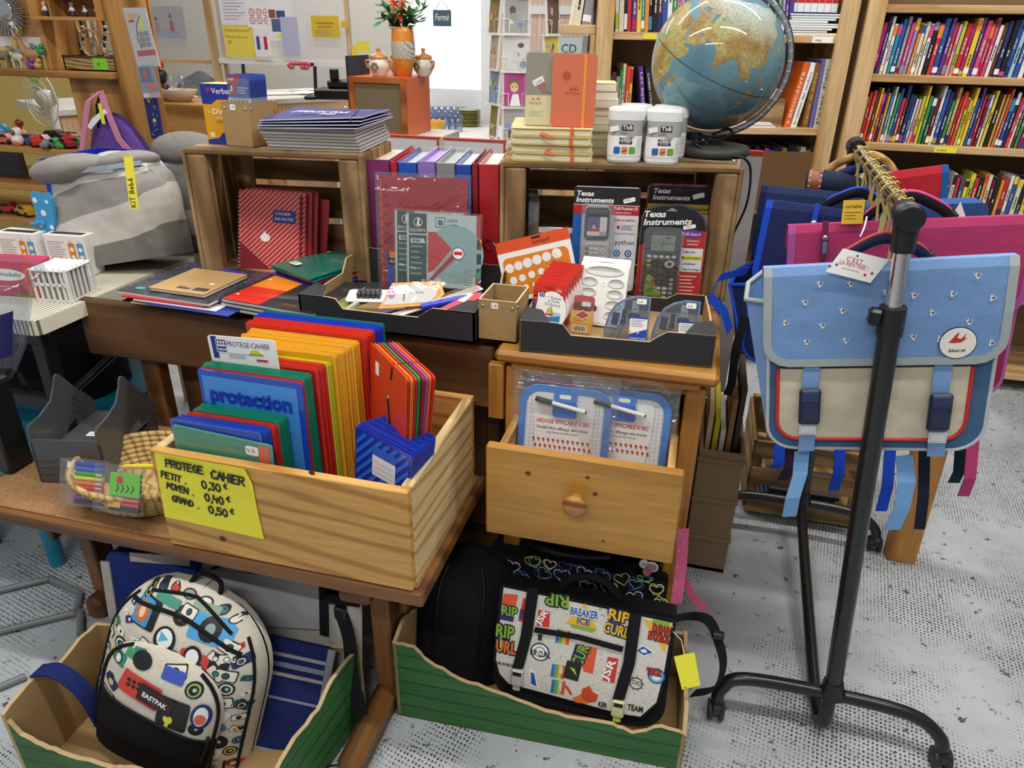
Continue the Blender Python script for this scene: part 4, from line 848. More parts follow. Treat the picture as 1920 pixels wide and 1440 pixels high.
b=MB().prism([(0,0),(.105,.012),(.128,.045),(.118,.085),(.02,.078)],-.001,0,col('#e8942a',.4));b.flat([(.008,.010),(.10,.021),(.114,.046),(.106,.070),(.022,.068)],col('#ece7df',.4),.0004);b.flat(circ(.008,12,.022,.045,.016),col('#b36ab8',.4),.0008);b.rect(.046,.022,.049,.068,col('#6a5a52',.4),.0008);b.text('craie',.06,.045,.010,col('#6f7fb8',.4),.0008);b.prism([(.004,.004),(.10,.016),(.122,.046),(.112,.078),(.022,.072)],.001,.006,SHINY)
it(b,-.583,1.237,tz+.038,RZ(16)@RX(22),'chalk_pouch','orange and white pouch standing tilted in the left tray','pouch')
b=MB().prism(rrect(.205,.026,.002,2),-.001,0,col('#d9cdb4',.4));b.rect(.004,.004,.06,.022,WHITE,.0004);b.text('CREAYONS',.01,.010,.006,INK,.0006);b.rect(.07,.006,.20,.020,col('#c8bda5',.3),.0005);b.prism(rrect(.13,.022,.004,3,.068,.002),.0006,.008,SHINY)
it(b,-.552,1.225,tz+.024,RZ(43)@RY(-9),'ruler_pack','long cream blister strip lying diagonally across the left tray','ruler')
it(MB().tube([(0,0,0),(.09,0,0)],.006,col('#3f6fc4',.3),10).tube([(.09,0,0),(.115,0,0)],.006,col('#eceae4',.3),10),-.585,1.32,tz+.03,RZ(42)@RY(-8),'pen','pale blue pen behind the pouch in the left tray','pen')
b=MB().prism(rrect(.16,.095,.004,3),-.001,0,col('#23232a',.35));b.flat([(.02,.035),(.15,.035),(.15,.065),(.05,.065)],col('#e59a2b',.4),.0004);b.text('FUSEE',.085,.018,.010,WHITE,.0006,shear=.2);b.flat(circ(.013,14,.085,.010,.007),WHITE,.0006);b.ring(.10,.073,.010,.012,col('#8f7a4a',.4),.0006,k=.6);b.frame(rrect(.16,.095,.004,3),rrect(.156,.091,.004,3,.002,.002),col('#e0a845',.4),.0006);b.prism(rrect(.10,.05,.01,3,.03,.03),.0008,.006,SHINY)
it(b,-.535,1.238,tz+.022,RZ(16)@RX(5),'pen_card','black and orange pen card under the blue pen','pen card')
b=MB();b.tube(smooth_path([(0,0,0),(.03,.012,.003),(.07,.030,.006),(.118,.052,.010)],5),.0075,col('#2238c4',.2),10);b.tube(smooth_path([(.02,.010,.010),(.06,.03,.0145),(.1,.046,.018)],4),.0012,WHITE,5)
it(b,-.505,1.268,tz+.038,RZ(14),'pen','thick bright blue pen lying on the black pen card','pen')
b=MB().prism([(0,0),(.035,-.004),(.06,.09),(.032,.095)],-.001,0,col('#d63440',.4));b.rect(.022,.05,.038,.085,WHITE,.0006);b.flat([(.032,.0),(.06,-.004),(.075,.04),(.045,.045)],col('#e05fae',.4),-.0012)
it(b,-.475,1.262,tz+.036,RZ(-16)@RX(12),'glue_card','red and pink card at the right of the left tray','card')
b=MB().tube([(0,0,0),(.07,.03,0)],.012,col('#8a9a80',.3),10);it(b,-.43,1.262,tz+.018,RZ(-6),'putty_tube','grey-green tube in the right corner of the left tray','tube')
b=MB().prism(rrect(.08,.03,.003,2),-.001,0,col('#3a3f86',.4));b.rect(.0,.018,.08,.03,WHITE,.0005);it(b,-.47,1.36,tz+.022,RZ(-8),'label_pack','navy and white packet at the back right of the left tray','packet')
b=MB().prism(rrect(.09,.03,.003,2),-.001,0,col('#2d2d2b',.3));b.rect(.01,.006,.08,.02,col('#7d7a52',.4),.0005);it(b,-.55,1.228,tz+.006,RZ(2),'pencil_lead_pack','dark packet lying low at the front of the left tray','packet')
b=MB().prism(rrect(.05,.10,.01,3),-.001,0,col('#8a9a3a',.4));it(b,-.708,1.243,tz+.018,RZ(-30)@RX(10),'putty_pack','olive packet in the left corner of the left tray','packet')
# calculators in the right crate
def blob(b,pts,m,z):b.flat(pts,m,z)
def ti_a(M):
 t=thing('calculator_pack','blister-packed silver and black graphing calculator with red band, left in the right crate','calculator',M)
 w,h=.140,.222;b=MB();b.prism(rrect(w,h,.008,3),-.0012,0,col('#d7d7da',.35))
 b.rect(0,h-.038,w,h-.002,INK,.0004);b.rect(0,h-.058,w,h-.038,col('#b0272b',.35),.0004);b.rect(0,0,.020,h-.058,col('#1f5fae',.3),.0004);b.rect(0,h-.0385,w,h-.0375,WHITE,.0006)
 b.text('Texas',.006,h-.020,.0105,WHITE,.0007,bold=.03,shear=.15,wid=.036);b.text('Instruments',.005,h-.033,.0105,WHITE,.0007,bold=.03,shear=.15,wid=.080)
 b.flat([(.045,h-.013),(.06,h-.013),(.0525,h-.008)],col('#3a3a3c'),.0008)
 b.prism(rrect(.025,.009,.002,2),.0005,.0009,PRICE,M=T(.106,h-.034,0)@RZ(14));b.text('75,00',.108,h-.030,.004,INK,.0011,rot=14)
 b.text('TI-83 Premium CE',.086,h-.047,.0062,WHITE,.0008,wid=.050,bold=.02);b.text('Edition Python',.090,h-.055,.0045,WHITE,.0008,wid=.032)
 b.text('Lycée et supérieur',.088,h-.070,.0048,RED,.0006,wid=.046,bold=.02);b.rect(.095,h-.087,.101,h-.080,RED,.0006);lines(b,.104,h-.09,.134,h-.078,4,GREY);b.text('Mode examen intégré',.09,h-.098,.0035,INK,.0006,wid=.043)
 b.text('python',.094,h-.120,.0105,col('#3b3b40',.5),.0006,wid=.041)
 for k,(x,y)in enumerate(((.099,.083),(.123,.083),(.099,.056),(.123,.056))):b.flat(circ(.0075,16,x,y),col(['#2468b5','#3f4a9c','#2468b5','#2a63b5'][k],.4),.0006);b.ring(x,y,.003,.0045,WHITE,.0008,n=12);b.rect(x-.007,y-.012,x+.007,y-.0105,GREY,.0006)
 b.out('card',t)
 c=MB();M2=T(.024,.008,0);c.prism(rrect(.056,.175,.012,4),.001,.014,col('#c9ccd0',.35),M=M2);c.prism(rrect(.052,.068,.008,4,.002,.104),.0135,.0158,INK,M=M2)
 c.rect(.007,.113,.049,.158,col('#5d4b8f',.25),.0162,M=M2);c.rect(.007,.113,.049,.122,WHITE,.0164,M=M2);c.rect(.034,.113,.049,.153,WHITE,.0164,M=M2);c.flat([(.007,.122),(.034,.122),(.034,.132),(.025,.127),(.018,.131)],col('#c2424a',.3),.0166,M=M2);c.rect(.007,.153,.049,.158,INK,.0168,M=M2);c.text('A',.017,.127,.010,WHITE,.0168,M=M2)
 c.text('TEXAS INSTRUMENTS',.028,.163,.003,GREY,.0162,'c',M=M2)
 for r_ in range(9):
  for k in range(5):
   if r_ in(1,2)and k>2:continue
   x=.006+k*.0092;y=.095-r_*.0098
   c.prism(rrect(.0075,.0055,.0015,2,x,y-.003),.0138,.0152,col('#d7b' if False else('#7fa24a' if(r_,k)==(2,0)else '#6f86b5' if(r_,k)==(1,0)else '#5c5e63' if r_==7 and 0<k<4 else '#e7e8ea'),.4),M=M2)
 c.ring(.0445,.081,.003,.0065,col('#e9eaec',.4),.0145,n=16,M=M2)
 c.out('calculator',t)
 s=MB();s.prism(rrect(.068,.19,.014,4,.018,.002),.0165,.0195,SHINY);s.frame(rrect(.070,.194,.015,4,.017,.0),rrect(.064,.188,.013,4,.020,.003),FILMW,.0198);s.box(.087,.0,.001,.092,.165,.020,FILMW);s.out('blister',t);return t
def ti_b(M,label,front=True):
 t=thing('calculator_pack',label,'calculator',M);w,h=.140,.205 if front else .235
 top=[(0,0),(w,0),(w,h-.055),(w-.008,h-.028),(w-.030,h-.008),(w-.06,h),(.03,h-.004),(.008,h-.012),(0,h-.03)]if front else rrect(w,h,.01,3)
 b=MB();b.prism(top,-.0012,0,col('#b5332e',.35));
 if front:
  b.flat([(0,h-.09),(w-.045,h-.055),(w,h-.055),(w-.008,h-.028),(w-.030,h-.008),(w-.06,h),(.03,h-.004),(.008,h-.012),(0,h-.03)],INK,.0004)
  b.text('Texas',.006,h-.030,.013,WHITE,.0007,bold=.03,shear=.15,wid=.045,rot=2);b.text('Instruments',.006,h-.047,.013,WHITE,.0007,bold=.03,shear=.15,wid=.100,rot=3)
  b.flat([(.05,h-.016),(.075,h-.016),(.0625,h-.009)],GREY,.0008)
  b.flat(circ(.024,20,w-.032,h-.062,.009),col('#6d3a8e',.35),.0008);b.text('TI-82 Stats.fr',w-.032,h-.065,.0065,WHITE,.0010,'c',shear=.15,wid=.040)
  b.prism(rrect(.026,.008,.002,2),.0009,.0013,PRICE,M=T(w-.050,h-.054,0)@RZ(12));b.text('19,90',w-.046,h-.051,.004,INK,.0015,rot=12)
  b.rect(w-.050,h-.09,w-.004,h-.068,col('#b5332e',.35),.0006);b.text('Calculatrice',w-.027,h-.078,.0042,WHITE,.0008,'c');b.text('graphique',w-.027,h-.085,.0042,WHITE,.0008,'c')
  b.rect(w-.050,.062,w-.004,h-.092,col('#dcdcdc',.4),.0006)
  for k,s in enumerate(('Bac Pro','Lycée Général','Supérieur','Bac S et Prépa')):
   y=h-.102-.0125*k
   if k==1:b.rect(w-.048,y-.003,w-.005,y+.006,col('#d9cf3c',.4),.0008)
   b.frame(rrect(.005,.005,0,x0=w-.047,y0=y-.001),rrect(.004,.004,0,x0=w-.0465,y0=y-.0005),INK,.001);b.text(s,w-.040,y,.004,INK,.001,bold=.02,wid=(.020,.032,.024,.033)[k])
   if k==1:b.text('v',w-.047,y-.001,.007,INK,.0012,bold=.03)
  lines(b,w-.046,.008,w-.010,.055,6,col('#e7c9c4',.5),.3);b.flat([(w-.012,0),(w,0),(w,.014)],WHITE,.0006)
  b.out('card',t)
  c=MB();M2=T(.012,-.0,0);DK=col('#26272b',.4);c.prism(rrect(.074,.150,(.016,.010,.010,.016),4),.001,.016,DK,M=M2);c.prism(rrect(.058,.042,.004,3,.008,.104),.0155,.0165,col('#1a1b1e',.3),M=M2);c.rect(.012,.108,.062,.141,col('#8d9b84',.3),.0168,M=M2)
  pts=[(.014+.046*k/22,.124+.010*math.sin(k*1.15)*(1-k/30))for k in range(23)]
  for p,q in zip(pts[:-1],pts[1:]):c.flat([(p[0],p[1]),(q[0],q[1]),(q[0],q[1]+.0012),(p[0],p[1]+.0012)],INK,.017,M=M2)
  c.rect(.014,.1235,.06,.1243,INK,.017,M=M2);c.rect(.036,.110,.0368,.14,INK,.017,M=M2);c.rect(.042,.134,.052,.137,INK,.0172,M=M2)
  c.text('TEXAS INSTRUMENTS',.014,.1445,.003,GREY,.0168,M=M2);c.text('TI-82 STATS',.044,.1445,.003,GREY,.0168,M=M2)
  for r_ in range(10):
   for k in range(5):
    if r_ in(1,2)and k>2:continue
    x=.006+k*.0128;y=.096-r_*.0098;cc='#e4e5e7' if(r_==0 or r_>6)else '#33353a'
    if k==4 and r_>4:cc='#a9b7bd'
    if k==0 and r_ in(1,2):cc='#b8c24a'
    c.prism(rrect(.0095,.0055,.0022,2,x,y-.003),.0155,.0178,col(cc,.4),M=M2);
    if cc=='#33353a':c.rect(x+.002,y+.003,x+.0075,y+.0038,GREY,.0165,M=M2)
  c.ring(.0545,.080,.005,.0105,col('#cfd2d6',.4),.017,n=16,k=.75,M=M2)
  c.out('calculator',t)
  g=MB();g.prism([(.018,0),(.062,0),(.060,.008),(.050,.018),(.040,.034),(.034,.050),(.026,.058),(.020,.054),(.018,.035)],.0182,.0186,col('#8fb52a',.4));g.text('N°',.0205,.035,.0095,INK,.0190,shear=.1);g.text('1',.0305,.030,.021,RED,.0190,shear=.2,bold=.03);lines(g,.022,.018,.042,.027,2,INK,.4,.0190);g.text('seconde',.024,.006,.0085,INK,.0190,shear=.15,bold=.02,wid=.031);g.out('sticker',t)
 else:
  b.rect(0,h-.042,w,h-.006,INK,.0004);b.text('Texas',.014,h-.020,.0105,WHITE,.0007,bold=.03,shear=.15,wid=.036);b.text('Instruments',.013,h-.034,.0105,WHITE,.0007,bold=.03,shear=.15,wid=.080);b.flat([(.055,h-.013),(.075,h-.013),(.065,h-.008)],col('#4a4440'),.0008)
  b.rect(0,h-.062,w-.005,h-.043,col('#c3b52f',.4),.0005);b.text('Advanced',w-.045,h-.056,.008,INK,.0008,shear=.15,bold=.02,wid=.04);b.prism(rrect(.025,.010,.002,2),.0006,.001,PRICE,M=T(w-.040,h-.032,0)@RZ(14));b.rect(w-.04,.01,w-.004,h-.064,col('#cfd0d3',.4),.0005)
  b.frame(rrect(w,h,.01,3),rrect(w-.006,h-.006,.008,3,.003,.003),col('#a3262b',.3),.0008);b.out('card',t)
 s=MB();s.prism([(x*1.0,y)for x,y in(rrect(.084,.158,.014,4,.007,0)if front else rrect(.12,.16,.014,4,.01,0))],.0192,.0198,SHINY)if front else s.prism(rrect(.12,.16,.014,4,.01,0),.002,.02,SHINY);s.frame(top,[(p[0]*.96+.0028,p[1]*.97+.002)for p in top],FILMW,.0016)
 s.out('blister',t);return t
zC=.7785
ti_b(FR((-.105,1.600,zC),(1,.19,0),(0,.06,1)),'calculator blister pack with yellow Advanced band, half hidden at the back of the right crate',False)
ti_a(FR((-.252,1.520,zC+.012),(1,.16,0),(.05,.10,1)))
ti_b(FR((-.108,1.532,zC+.002),(1,.15,0),(.0,.08,1)),'blister-packed black graphing calculator with a green N°1 sticker')
b=MB().box(0,0,0,.022,.155,.19,col('#23364f',.4),.001).rect(.0005,.01,.0215,.185,col('#1f4a80',.3),.0006,M=CARD);b.box(.001,-.0006,.12,.021,.0,.185,col('#a98a5c',.4))
b.box(-.001,-.002,-.001,.023,.157,.192,SHINY);tag(b.out('film_case',M=T(-.352,1.535,zC)@RZ(14)),'blue plastic-wrapped case standing at the left inside the right crate','case')
b=MB().box(0,0,0,.006,.15,.2,WHITE);tag(b.out('booklet',M=T(-.366,1.53,zC)@RZ(14)),'thin white booklet at the far left inside the right crate','booklet')
tR=.769
ORN=col('#e2851c',.3,coat=.3)
b=MB();w,h=.165,.130
b.prism(rrect(w,h,.002,2),-.002,0,WHITE);b.rect(0,h-.024,w,h,col('#e0521f',.4),.0004);b.text('Summograff',w*.5,h-.018,.0085,INK,.0007,shear=.1,wid=.04);b.rect(w*.5,h-.008,w*.62,h-.003,INK,.0007)
b.prism(rrect(.148,.082,.012,4,.009,.012),.0006,.0018,ORN)
for i,(x,y,r)in enumerate([(.022,.072,.0100),(.043,.074,.0096),(.064,.076,.0105),(.086,.078,.0105),(.108,.080,.0100),(.131,.082,.0105),(.025,.045,.0085),(.046,.047,.0078),(.068,.050,.0078),(.090,.052,.0072),(.112,.054,.007),(.134,.056,.0066),(.030,.026,.006),(.050,.027,.0055),(.07,.028,.005),(.09,.029,.0045),(.11,.03,.004),(.13,.031,.0035)]):b.flat(circ(r,18,x,y),WHITE,.0021)
b.prism(rrect(.022,.009,.001,2),.0022,.0026,PRICE,M=T(.122,.088,0)@RZ(-50));tag(b.out('circle_template',M=FR((-.372,1.440,.770),(.94,-.02,.30),(-.28,.22,.94))),'orange circle template on white card leaning behind the kraft box','template')
def pastel(b):
 w,h,t=.066,.092,.0105;b.box(0,0,-t,w,h,0,col('#c5281f',.35),.0005)
 b.flat([(0,h*.80),(w,h*.80),(w,h),(0,h)],col('#cf3323',.35),.0004);b.text('12x',w*.82,h*.86,.006,WHITE,.0007,'c');b.flat([(w*.30,h*.93),(w*.7,h*.93),(w*.5,h*.86)],col('#a01f18',.4),.0006)
 b.flat(circ(.033,22,w*.64,h*.42,.040)[:],WHITE,.0005);b.rect(w*.17,h*.12,w*.97,h*.78,WHITE,.0004)
 b.flat([(w*.3,h*.12),(w*.97,h*.12),(w*.97,h*.36),(w*.6,h*.30),(w*.35,h*.34)],col('#2f7fae',.4),.0007);b.rect(w*.62,h*.30,w*.97,h*.42,col('#a9cfd8',.4),.0006)
 b.flat([(w*.50,h*.40),(w*.60,h*.40),(w*.60,h*.55)],col('#e59a2b',.4),.0008);b.flat([(w*.62,h*.40),(w*.74,h*.40),(w*.62,h*.58)],col('#9ab83a',.4),.0008);b.flat([(w*.46,h*.38),(w*.76,h*.38),(w*.71,h*.34),(w*.52,h*.34)],RED,.0009)
 b.text('Pastels',w*.60,h*.69,.0058,col('#2b3a80',.5),.0007);b.text("à l'huile",w*.52,h*.62,.0058,col('#2b3a80',.5),.0007);b.text('Oil Pastels',w*.42,h*.545,.0055,col('#2b3a80',.5),.0007,wid=w*.5)
 b.rect(w*.22,h*.71,w*.38,h*.82,col('#243a8c',.4),.0009);b.ring(w*.30,h*.765,.0025,.0036,WHITE,.0011,n=12);b.prism([(w*.42,h*.72),(w*.56,h*.75),(w*.55,h*.82),(w*.42,h*.80)],.001,.0013,PRICE)
 b.rect(.001,h*.10,w*.14,h*.72,INK,.0005)
 for k,c in enumerate(['#3b5a3a','#7fae3a','#2f6f9a','#4fa0b5','#3a4f8f','#6a4a8a','#c05a2f']):b.rect(.0015,h*(.12+.083*k),w*.135,h*(.19+.083*k),col(c,.4),.0007)
 b.flat([(w*.14,h*.34),(w*.20,h*.38),(w*.58,h*.14),(w*.52,h*.10)],col('#5f9fd0',.4),.0011);b.flat([(w*.12,0),(w,0),(w,h*.12),(w*.45,h*.12)],col('#cf3a22',.35),.0008)
 return b
for i in range(7):
 tag(pastel(MB()).out('pastel_box',M=T(-.297+.0032*i,1.318+.0118*i,tR+.0042*i)@RZ(-12)@CARD@RX(-16)),'red box of oil pastels, %s'%('frontmost with the sailing boat in full view' if i==0 else ORD[i]+' from the front in the leaning row'),'pastels','oil pastel boxes in the right tray')
def palette(b):
 m=col('#dcdcd6',.3,coat=.3);w,h=.098,.128;b.prism(rrect(w,h,.004,3),-.004,0,m);rim=col('#e6e6e1',.25,coat=.4);inn=col('#cfcfc9',.35)
 def well(x,y,rx,ry):
  for(k,z)in((1.0,.0012),(.84,-.0)):pass
  b.lathe([(1.0,.0),(.96,.0018),(.90,.0018),(.86,.0003),(0,.0001)],inn,24,M=T(x,y,.0002)@Matrix.Diagonal((rx,ry,1,1)))
 well(w*.5,h*.86,.040,.0105)
 for j in range(4):
  y=h*(.68-.17*j)
  for x in(.022,w-.022):well(x,y,.017,.0095)
 b.flat(circ(.007,16,w*.38,h*.26,.0065),col('#3a3530',.6),.0006)
 b.prism(rrect(.014,.010,.002,2,w*.45,h*.63),.0005,.0009,PRICE);b.text('1 €',w*.45+.003,h*.655,.004,INK,.0011)
 return b
for i in range(2):tag(palette(MB()).out('paint_palette',M=T(-.214+.001*i,1.362+.013*i,tR+.003+.006*i)@RZ(-2)@CARD@RX(-27)),('white plastic paint palette leaning in the right tray, the nearer one' if i==0 else 'white plastic paint palette standing just behind the nearer one'),'palette')
b=MB();w,h,t=.042,.072,.018;b.box(0,0,-t,w,h*.62,0,col('#e6a51f',.35),.001);b.prism(rrect(w,h,.006,3),-t-.001,-t,col('#c5222a',.35));b.rect(0,h*.3,w,h*.60,col('#e9c22c',.35),.0004);b.flat([(w*.15,h*.50),(w*.55,h*.66),(w*.95,h*.52),(w*.55,h*.38)],RED,.0007);b.frame([(w*.15,h*.50),(w*.55,h*.66),(w*.95,h*.52),(w*.55,h*.38)],[(w*.22,h*.50),(w*.55,h*.63),(w*.88,h*.52),(w*.55,h*.41)],WHITE,.0009)
lines(b,.006,h*.32,.034,h*.42,2,RED);b.rect(.006,h*.05,.034,h*.22,PRICE,.0006);[b.rect(.008+.0022*k,h*.07,.008+.0022*k+.001*(1+(k*7%3)*.4),h*.20,INK,.0009)for k in range(11)]
b.box(.004,h*.62,-t,w-.004,h*.86,-.004,col('#6f1820',.3));b.prism(rrect(.018,.009,.002,2,.020,h*.76),.0002,.0006,PRICE)
b.prism(rrect(w+.006,h+.004,.006,3,-.003,-.002),.002,.0022,FILM);tag(b.out('chalk_box',M=T(-.213,1.313,tR+.001)@RZ(-3)@CARD@RX(-10)),'small red and yellow box with barcode before the white palettes','box')
CLR=film('clear_case','#e9eef7',gloss=.12,rough=.04,wrinkle=.1,haze=.02)
def compass():
 t=thing('compass_set','','compass set');w,h,d=.082,.086,.020;out=[(0,0),(w,0),(w,h),(w*.72,h),(w*.45,h*.93),(w*.24,h*.80),(w*.10,h*.58),(.02*w,h*.28)]
 inn=[(w/2+(x-w/2)*.93,h/2+(y-h/2)*.93)for x,y in out]
 b=MB().prism(out,0,.002,CLR).prism(out,d,d+.001,CLR);b.frame(out,inn,col('#6b7a98',.2),d+.0012);n=len(out);b.add([(x,y,0)for x,y in out]+[(x,y,d)for x,y in out],[(i,(i+1)%n,n+(i+1)%n,n+i)for i in range(n)],CLR)
 b.tube([(x,y,d)for x,y in out],.0014,col('#5d6b8c',.2),6,closed=True);b.tube([(x,y,0)for x,y in out],.0014,col('#5d6b8c',.2),6,closed=True);b.out('case',t)
 b=MB();N=col('#232a5c',.35);b.lathe([(0,0),(.006,0),(.007,.024),(.0045,.030),(0,.031)],N,12,M=FR((w*.28,h*.40,.010),(1,0,0),(0,0,1))@RX(0))if False else b.tube([(w*.22,h*.34,.01),(w*.26,h*.62,.01)],.0065,N,10)
 b.tube([(w*.42,h*.38,.012),(w*.44,h*.70,.012)],.0042,N,10);b.tube([(w*.40,h*.40,.010),(w*.14,h*.06,.010)],.0018,CHROME,6);b.tube([(w*.44,h*.40,.010),(w*.30,h*.05,.010)],.0018,CHROME,6);b.lathe([(0,.003),(.006,.003),(.006,0)],CHROME,12,M=T(w*.42,h*.42,.010));b.out('compass',t)
 b=MB().box(w*.60,h*.64,.006,w*.76,h*.90,.018,col('#d9d6c9',.4),.001).rect(w*.63,h*.70,w*.73,h*.74,GREY,.0184);b.out('sharpener',t)
 b=MB().box(w*.54,h*.50,.006,w*.80,h*.62,.016,INK,.001);b.out('eraser',t)
 b=MB();z=d+.0016;b.rect(w*.58,.004,w-.002,h*.56,WHITE,z);b.rect(w*.58,.004,w-.002,h*.17,col('#2646a8',.4),z+.0002);b.flat([(w*.58,h*.17),(w-.002,h*.17),(w-.002,h*.30),(w*.72,h*.22)],col('#2646a8',.4),z+.0003);b.flat([(w*.58,h*.17),(w*.66,h*.20),(w*.60,h*.27),(w*.58,h*.27)],col('#e8d33a',.4),z+.0004);b.rect(w*.58,h*.52,w-.002,h*.56,col('#2646a8',.4),z+.0002)
 lines(b,w*.61,h*.33,w*.94,h*.50,5,col('#8b95b5',.5),.35,z+.0003);b.text('8',w*.76,h*.19,.006,WHITE,z+.0006);b.text('STAEDTLER',w*.60,.0055,.0035,WHITE,z+.0005,wid=.03);b.out('label',t)
 b=MB().prism(rrect(.018,.010,.002,2,w*.70,h*.84),d+.0014,d+.0018,PRICE).text('3,50',w*.73,h*.87,.004,INK,d+.002);b.out('price_sticker',t);return t
cp=compass();cp.matrix_world=T(-.143,1.298,tR+.001)@RZ(5)@CARD@RX(-17);cp['label']='clear case with compass, left of the two geometry sets in the right tray'
dup(cp,T(-.052,1.300,tR+.001)@RZ(5)@CARD@RX(-18),'clear case with compass, right of the two geometry sets in the right tray')
# slates standing in the open drawer
def slate(M,label,edge,wob):
 t=thing('slate_pack',label,'slate',M);w,h=.172,.235;E=col(edge,.3,coat=.3);E2=col('#6fa8dc' if edge=='#3a7fd0' else edge,.3,coat=.3)
 b=MB();o=rrect(w,h,(.014,.034,.034,.014),5);i=rrect(w-.024,h-.024,(.008,.026,.026,.008),5,.012,.012);b.prism(o,-.008,-.001,E2);b.frame(o,i,E,.0);b.tube([(x,y,-.002)for x,y in o],.0024,E,6,closed=True);b.out('frame',t)
 b=MB();b.flat(i,col('#eceef0',.2),-.0005);g=col('#9aa3b5',.5)
 for k in range(21):b.rect(.014+.0072*k,.014,.0145+.0072*k,h-.022,g,.0)
 for k in range(26):b.rect(.013,.016+.0082*k,w-.013,.0164+.0082*k,g,.0001)
 b.out('gridded_board',t)
 c=MB();cpt=[(.038,.078),(.050,.070),(.122,.070),(.134,.082),(.144,h-.035),(.135,h-.013),(.032,h-.013),(.024,h-.03)]
 c.prism(cpt,.0006,.001,WHITE);c.text('ARDOISE EFFAÇABLE A SEC',w*.49,h-.071,.0078,RED,.0013,'c',bold=.02,wid=.102);c.text('Double face, effaçage sans traces',w*.49,h-.083,.0058,INK,.0013,'c',wid=.098,bold=.01);c.text('avec feutre et mini brosse',w*.49,h-.091,.0045,INK,.0013,'c',wid=.060)
 for r_ in range(2):
  for k in range(12):
   x=.030+.0095*k+.004*r_;y=h-.104-.0125*r_;c.flat(circ(.0026,8,x,y),RED,.0013);c.flat([(x+.0026,y),(x+.0022,y-.0045),(x-.001,y-.006),(x+.0008,y-.002)],RED,.0013)
 c.text('MONOPRIX',w*.49,h-.142,.0055,RED,.0013,'c');c.out('card_insert',t)
 c=MB();c.prism(rrect(.046,.030,.006,3,w*.5-.023,h-.056),.002,.006,col('#1f5fc8',.25,coat=.3));c.prism(rrect(.044,.020,.006,3,w*.5-.022,h-.026),.002,.007,col(edge,.25));c.prism(rrect(.022,.008,.003,3,w*.5-.011,h-.020),.0071,.0074,WHITE);c.out('handle',t)
 c=MB();c.tube([(.062,h-.029,.010),(.125,h-.040,.010)],.0042,col('#ecebe8',.3),10);c.tube([(.125,h-.040,.010),(.128,h-.0405,.010)],.003,INK,8);c.tube([(.030,h-.0235,.010),(.062,h-.029,.010)],.0052,INK,10);c.out('marker',t)
 s=MB();s.grid(lambda u,v:(-.014+u*(w+.028),v*(h+.030),.013+.003*math.sin(u*9+wob)*math.sin(v*7+wob)+.004*math.sin(v*3)),18,18,FILMW);s.grid(lambda u,v:(-.014+u*(w+.028),v*(h+.034),-.010+.003*math.sin(u*8+wob)),10,10,FILMW);s.tube([(-.014,h+.030,.012),(w*.4,h+.026,.010),(w+.014,h+.030,.006)],.0012,FILMW,6);s.tube([(-.012,h+.012,.013),(w*.5,h+.010,.015),(w+.012,h+.012,.012)],.001,FILMW,6);s.out('plastic_bag',t)
zD=.472
slate(T(-.278,1.148,zD)@RZ(2)@CARD@RX(-13),'bagged blue children\'s slate, the left front one in the open drawer','#3a7fd0',.3)
slate(T(-.170,1.172,zD)@RZ(1)@CARD@RX(-11),'bagged blue slate at the right, half behind the left one','#3a7fd0',1.7)
slate(T(-.262,1.186,zD)@RZ(2)@CARD@RX(-11),'bagged red-edged slate behind the blue ones in the open drawer','#c02a35',2.6)
slate(T(-.19,1.222,zD)@RZ(-1)@CARD@RX(-10),'bagged dark red slate at the back of the open drawer','#9c2a38',4.1)
# on the right crate
nz=CRZ;ORR=col('#d9642a',.45)
for i in range(4):
 b=MB();b.box(0,0,0,.165,.205,.0135,col('#ddd2ac',.7),.002);b.prism(rrect(.169,.209,.010,3,-.002,-.002),.0135,.0146,col('#d8c48a',.5));b.prism(rrect(.169,.209,.010,3,-.002,-.002),-.0008,.0004,col('#d8c48a',.5));b.box(.121,-.0028,-.001,.127,-.0018,.0150,ORR);b.box(.121,-.0025,.0146,.127,.207,.0153,ORR)
 if i in(1,3):b.strip([(.06+.02*(i==1),-.001,.006),(.068,-.010,.004),(.085,-.014,-.002)],(.003,0,.002),.0005,ORR)
 tag(b.out('bound_notebook',M=T(-.384-.002*i+.003*(i==3),1.507+.002*(i%2),nz+.0163*i+.001)@RZ(10+(i%2)*1.5)),'cream-edged notebook with orange elastic, %s from the bottom on the right crate'%ORD[i],'notebook','cream notebooks on the right crate')
zt=nz+.0163*4+.001
def rhod(b,w,h,c,cm):
 b.box(0,0,-.011,w,h,-.001,PAPER,.001);b.prism(rrect(w+.003,h+.003,.006,3),-.001,0,cm);b.prism(rrect(w+.003,h+.003,.006,3),-.012,-.011,cm)
t=thing('notebook_pack','shrink-wrapped pair of grey and orange pocket notebooks standing on the cream ones','notebook',T(-.372,1.560,zt)@RZ(10)@CARD@RX(-6))
b=MB();rhod(b,.088,.136,'',col('#8f8877',.5));b.rect(0,0,.055,.058,col('#d9cfa0',.5),.0005);b.text('RHODIA',.009,.040,.0055,ORR,.0008,wid=.026);b.flat([(.012,.049),(.016,.054),(.020,.049)],ORR,.0008);b.flat([(.022,.049),(.027,.055),(.031,.049)],ORR,.0008);lines(b,.008,.015,.044,.028,4,col('#b3aa80',.5),.3);b.text('RHODIA',.034,.062,.0045,col('#5d584c',.5),.0006);b.flat(circ(.009,14,.034,.075),col('#a3604a',.5),.0005);b.out('grey_notebook',t)
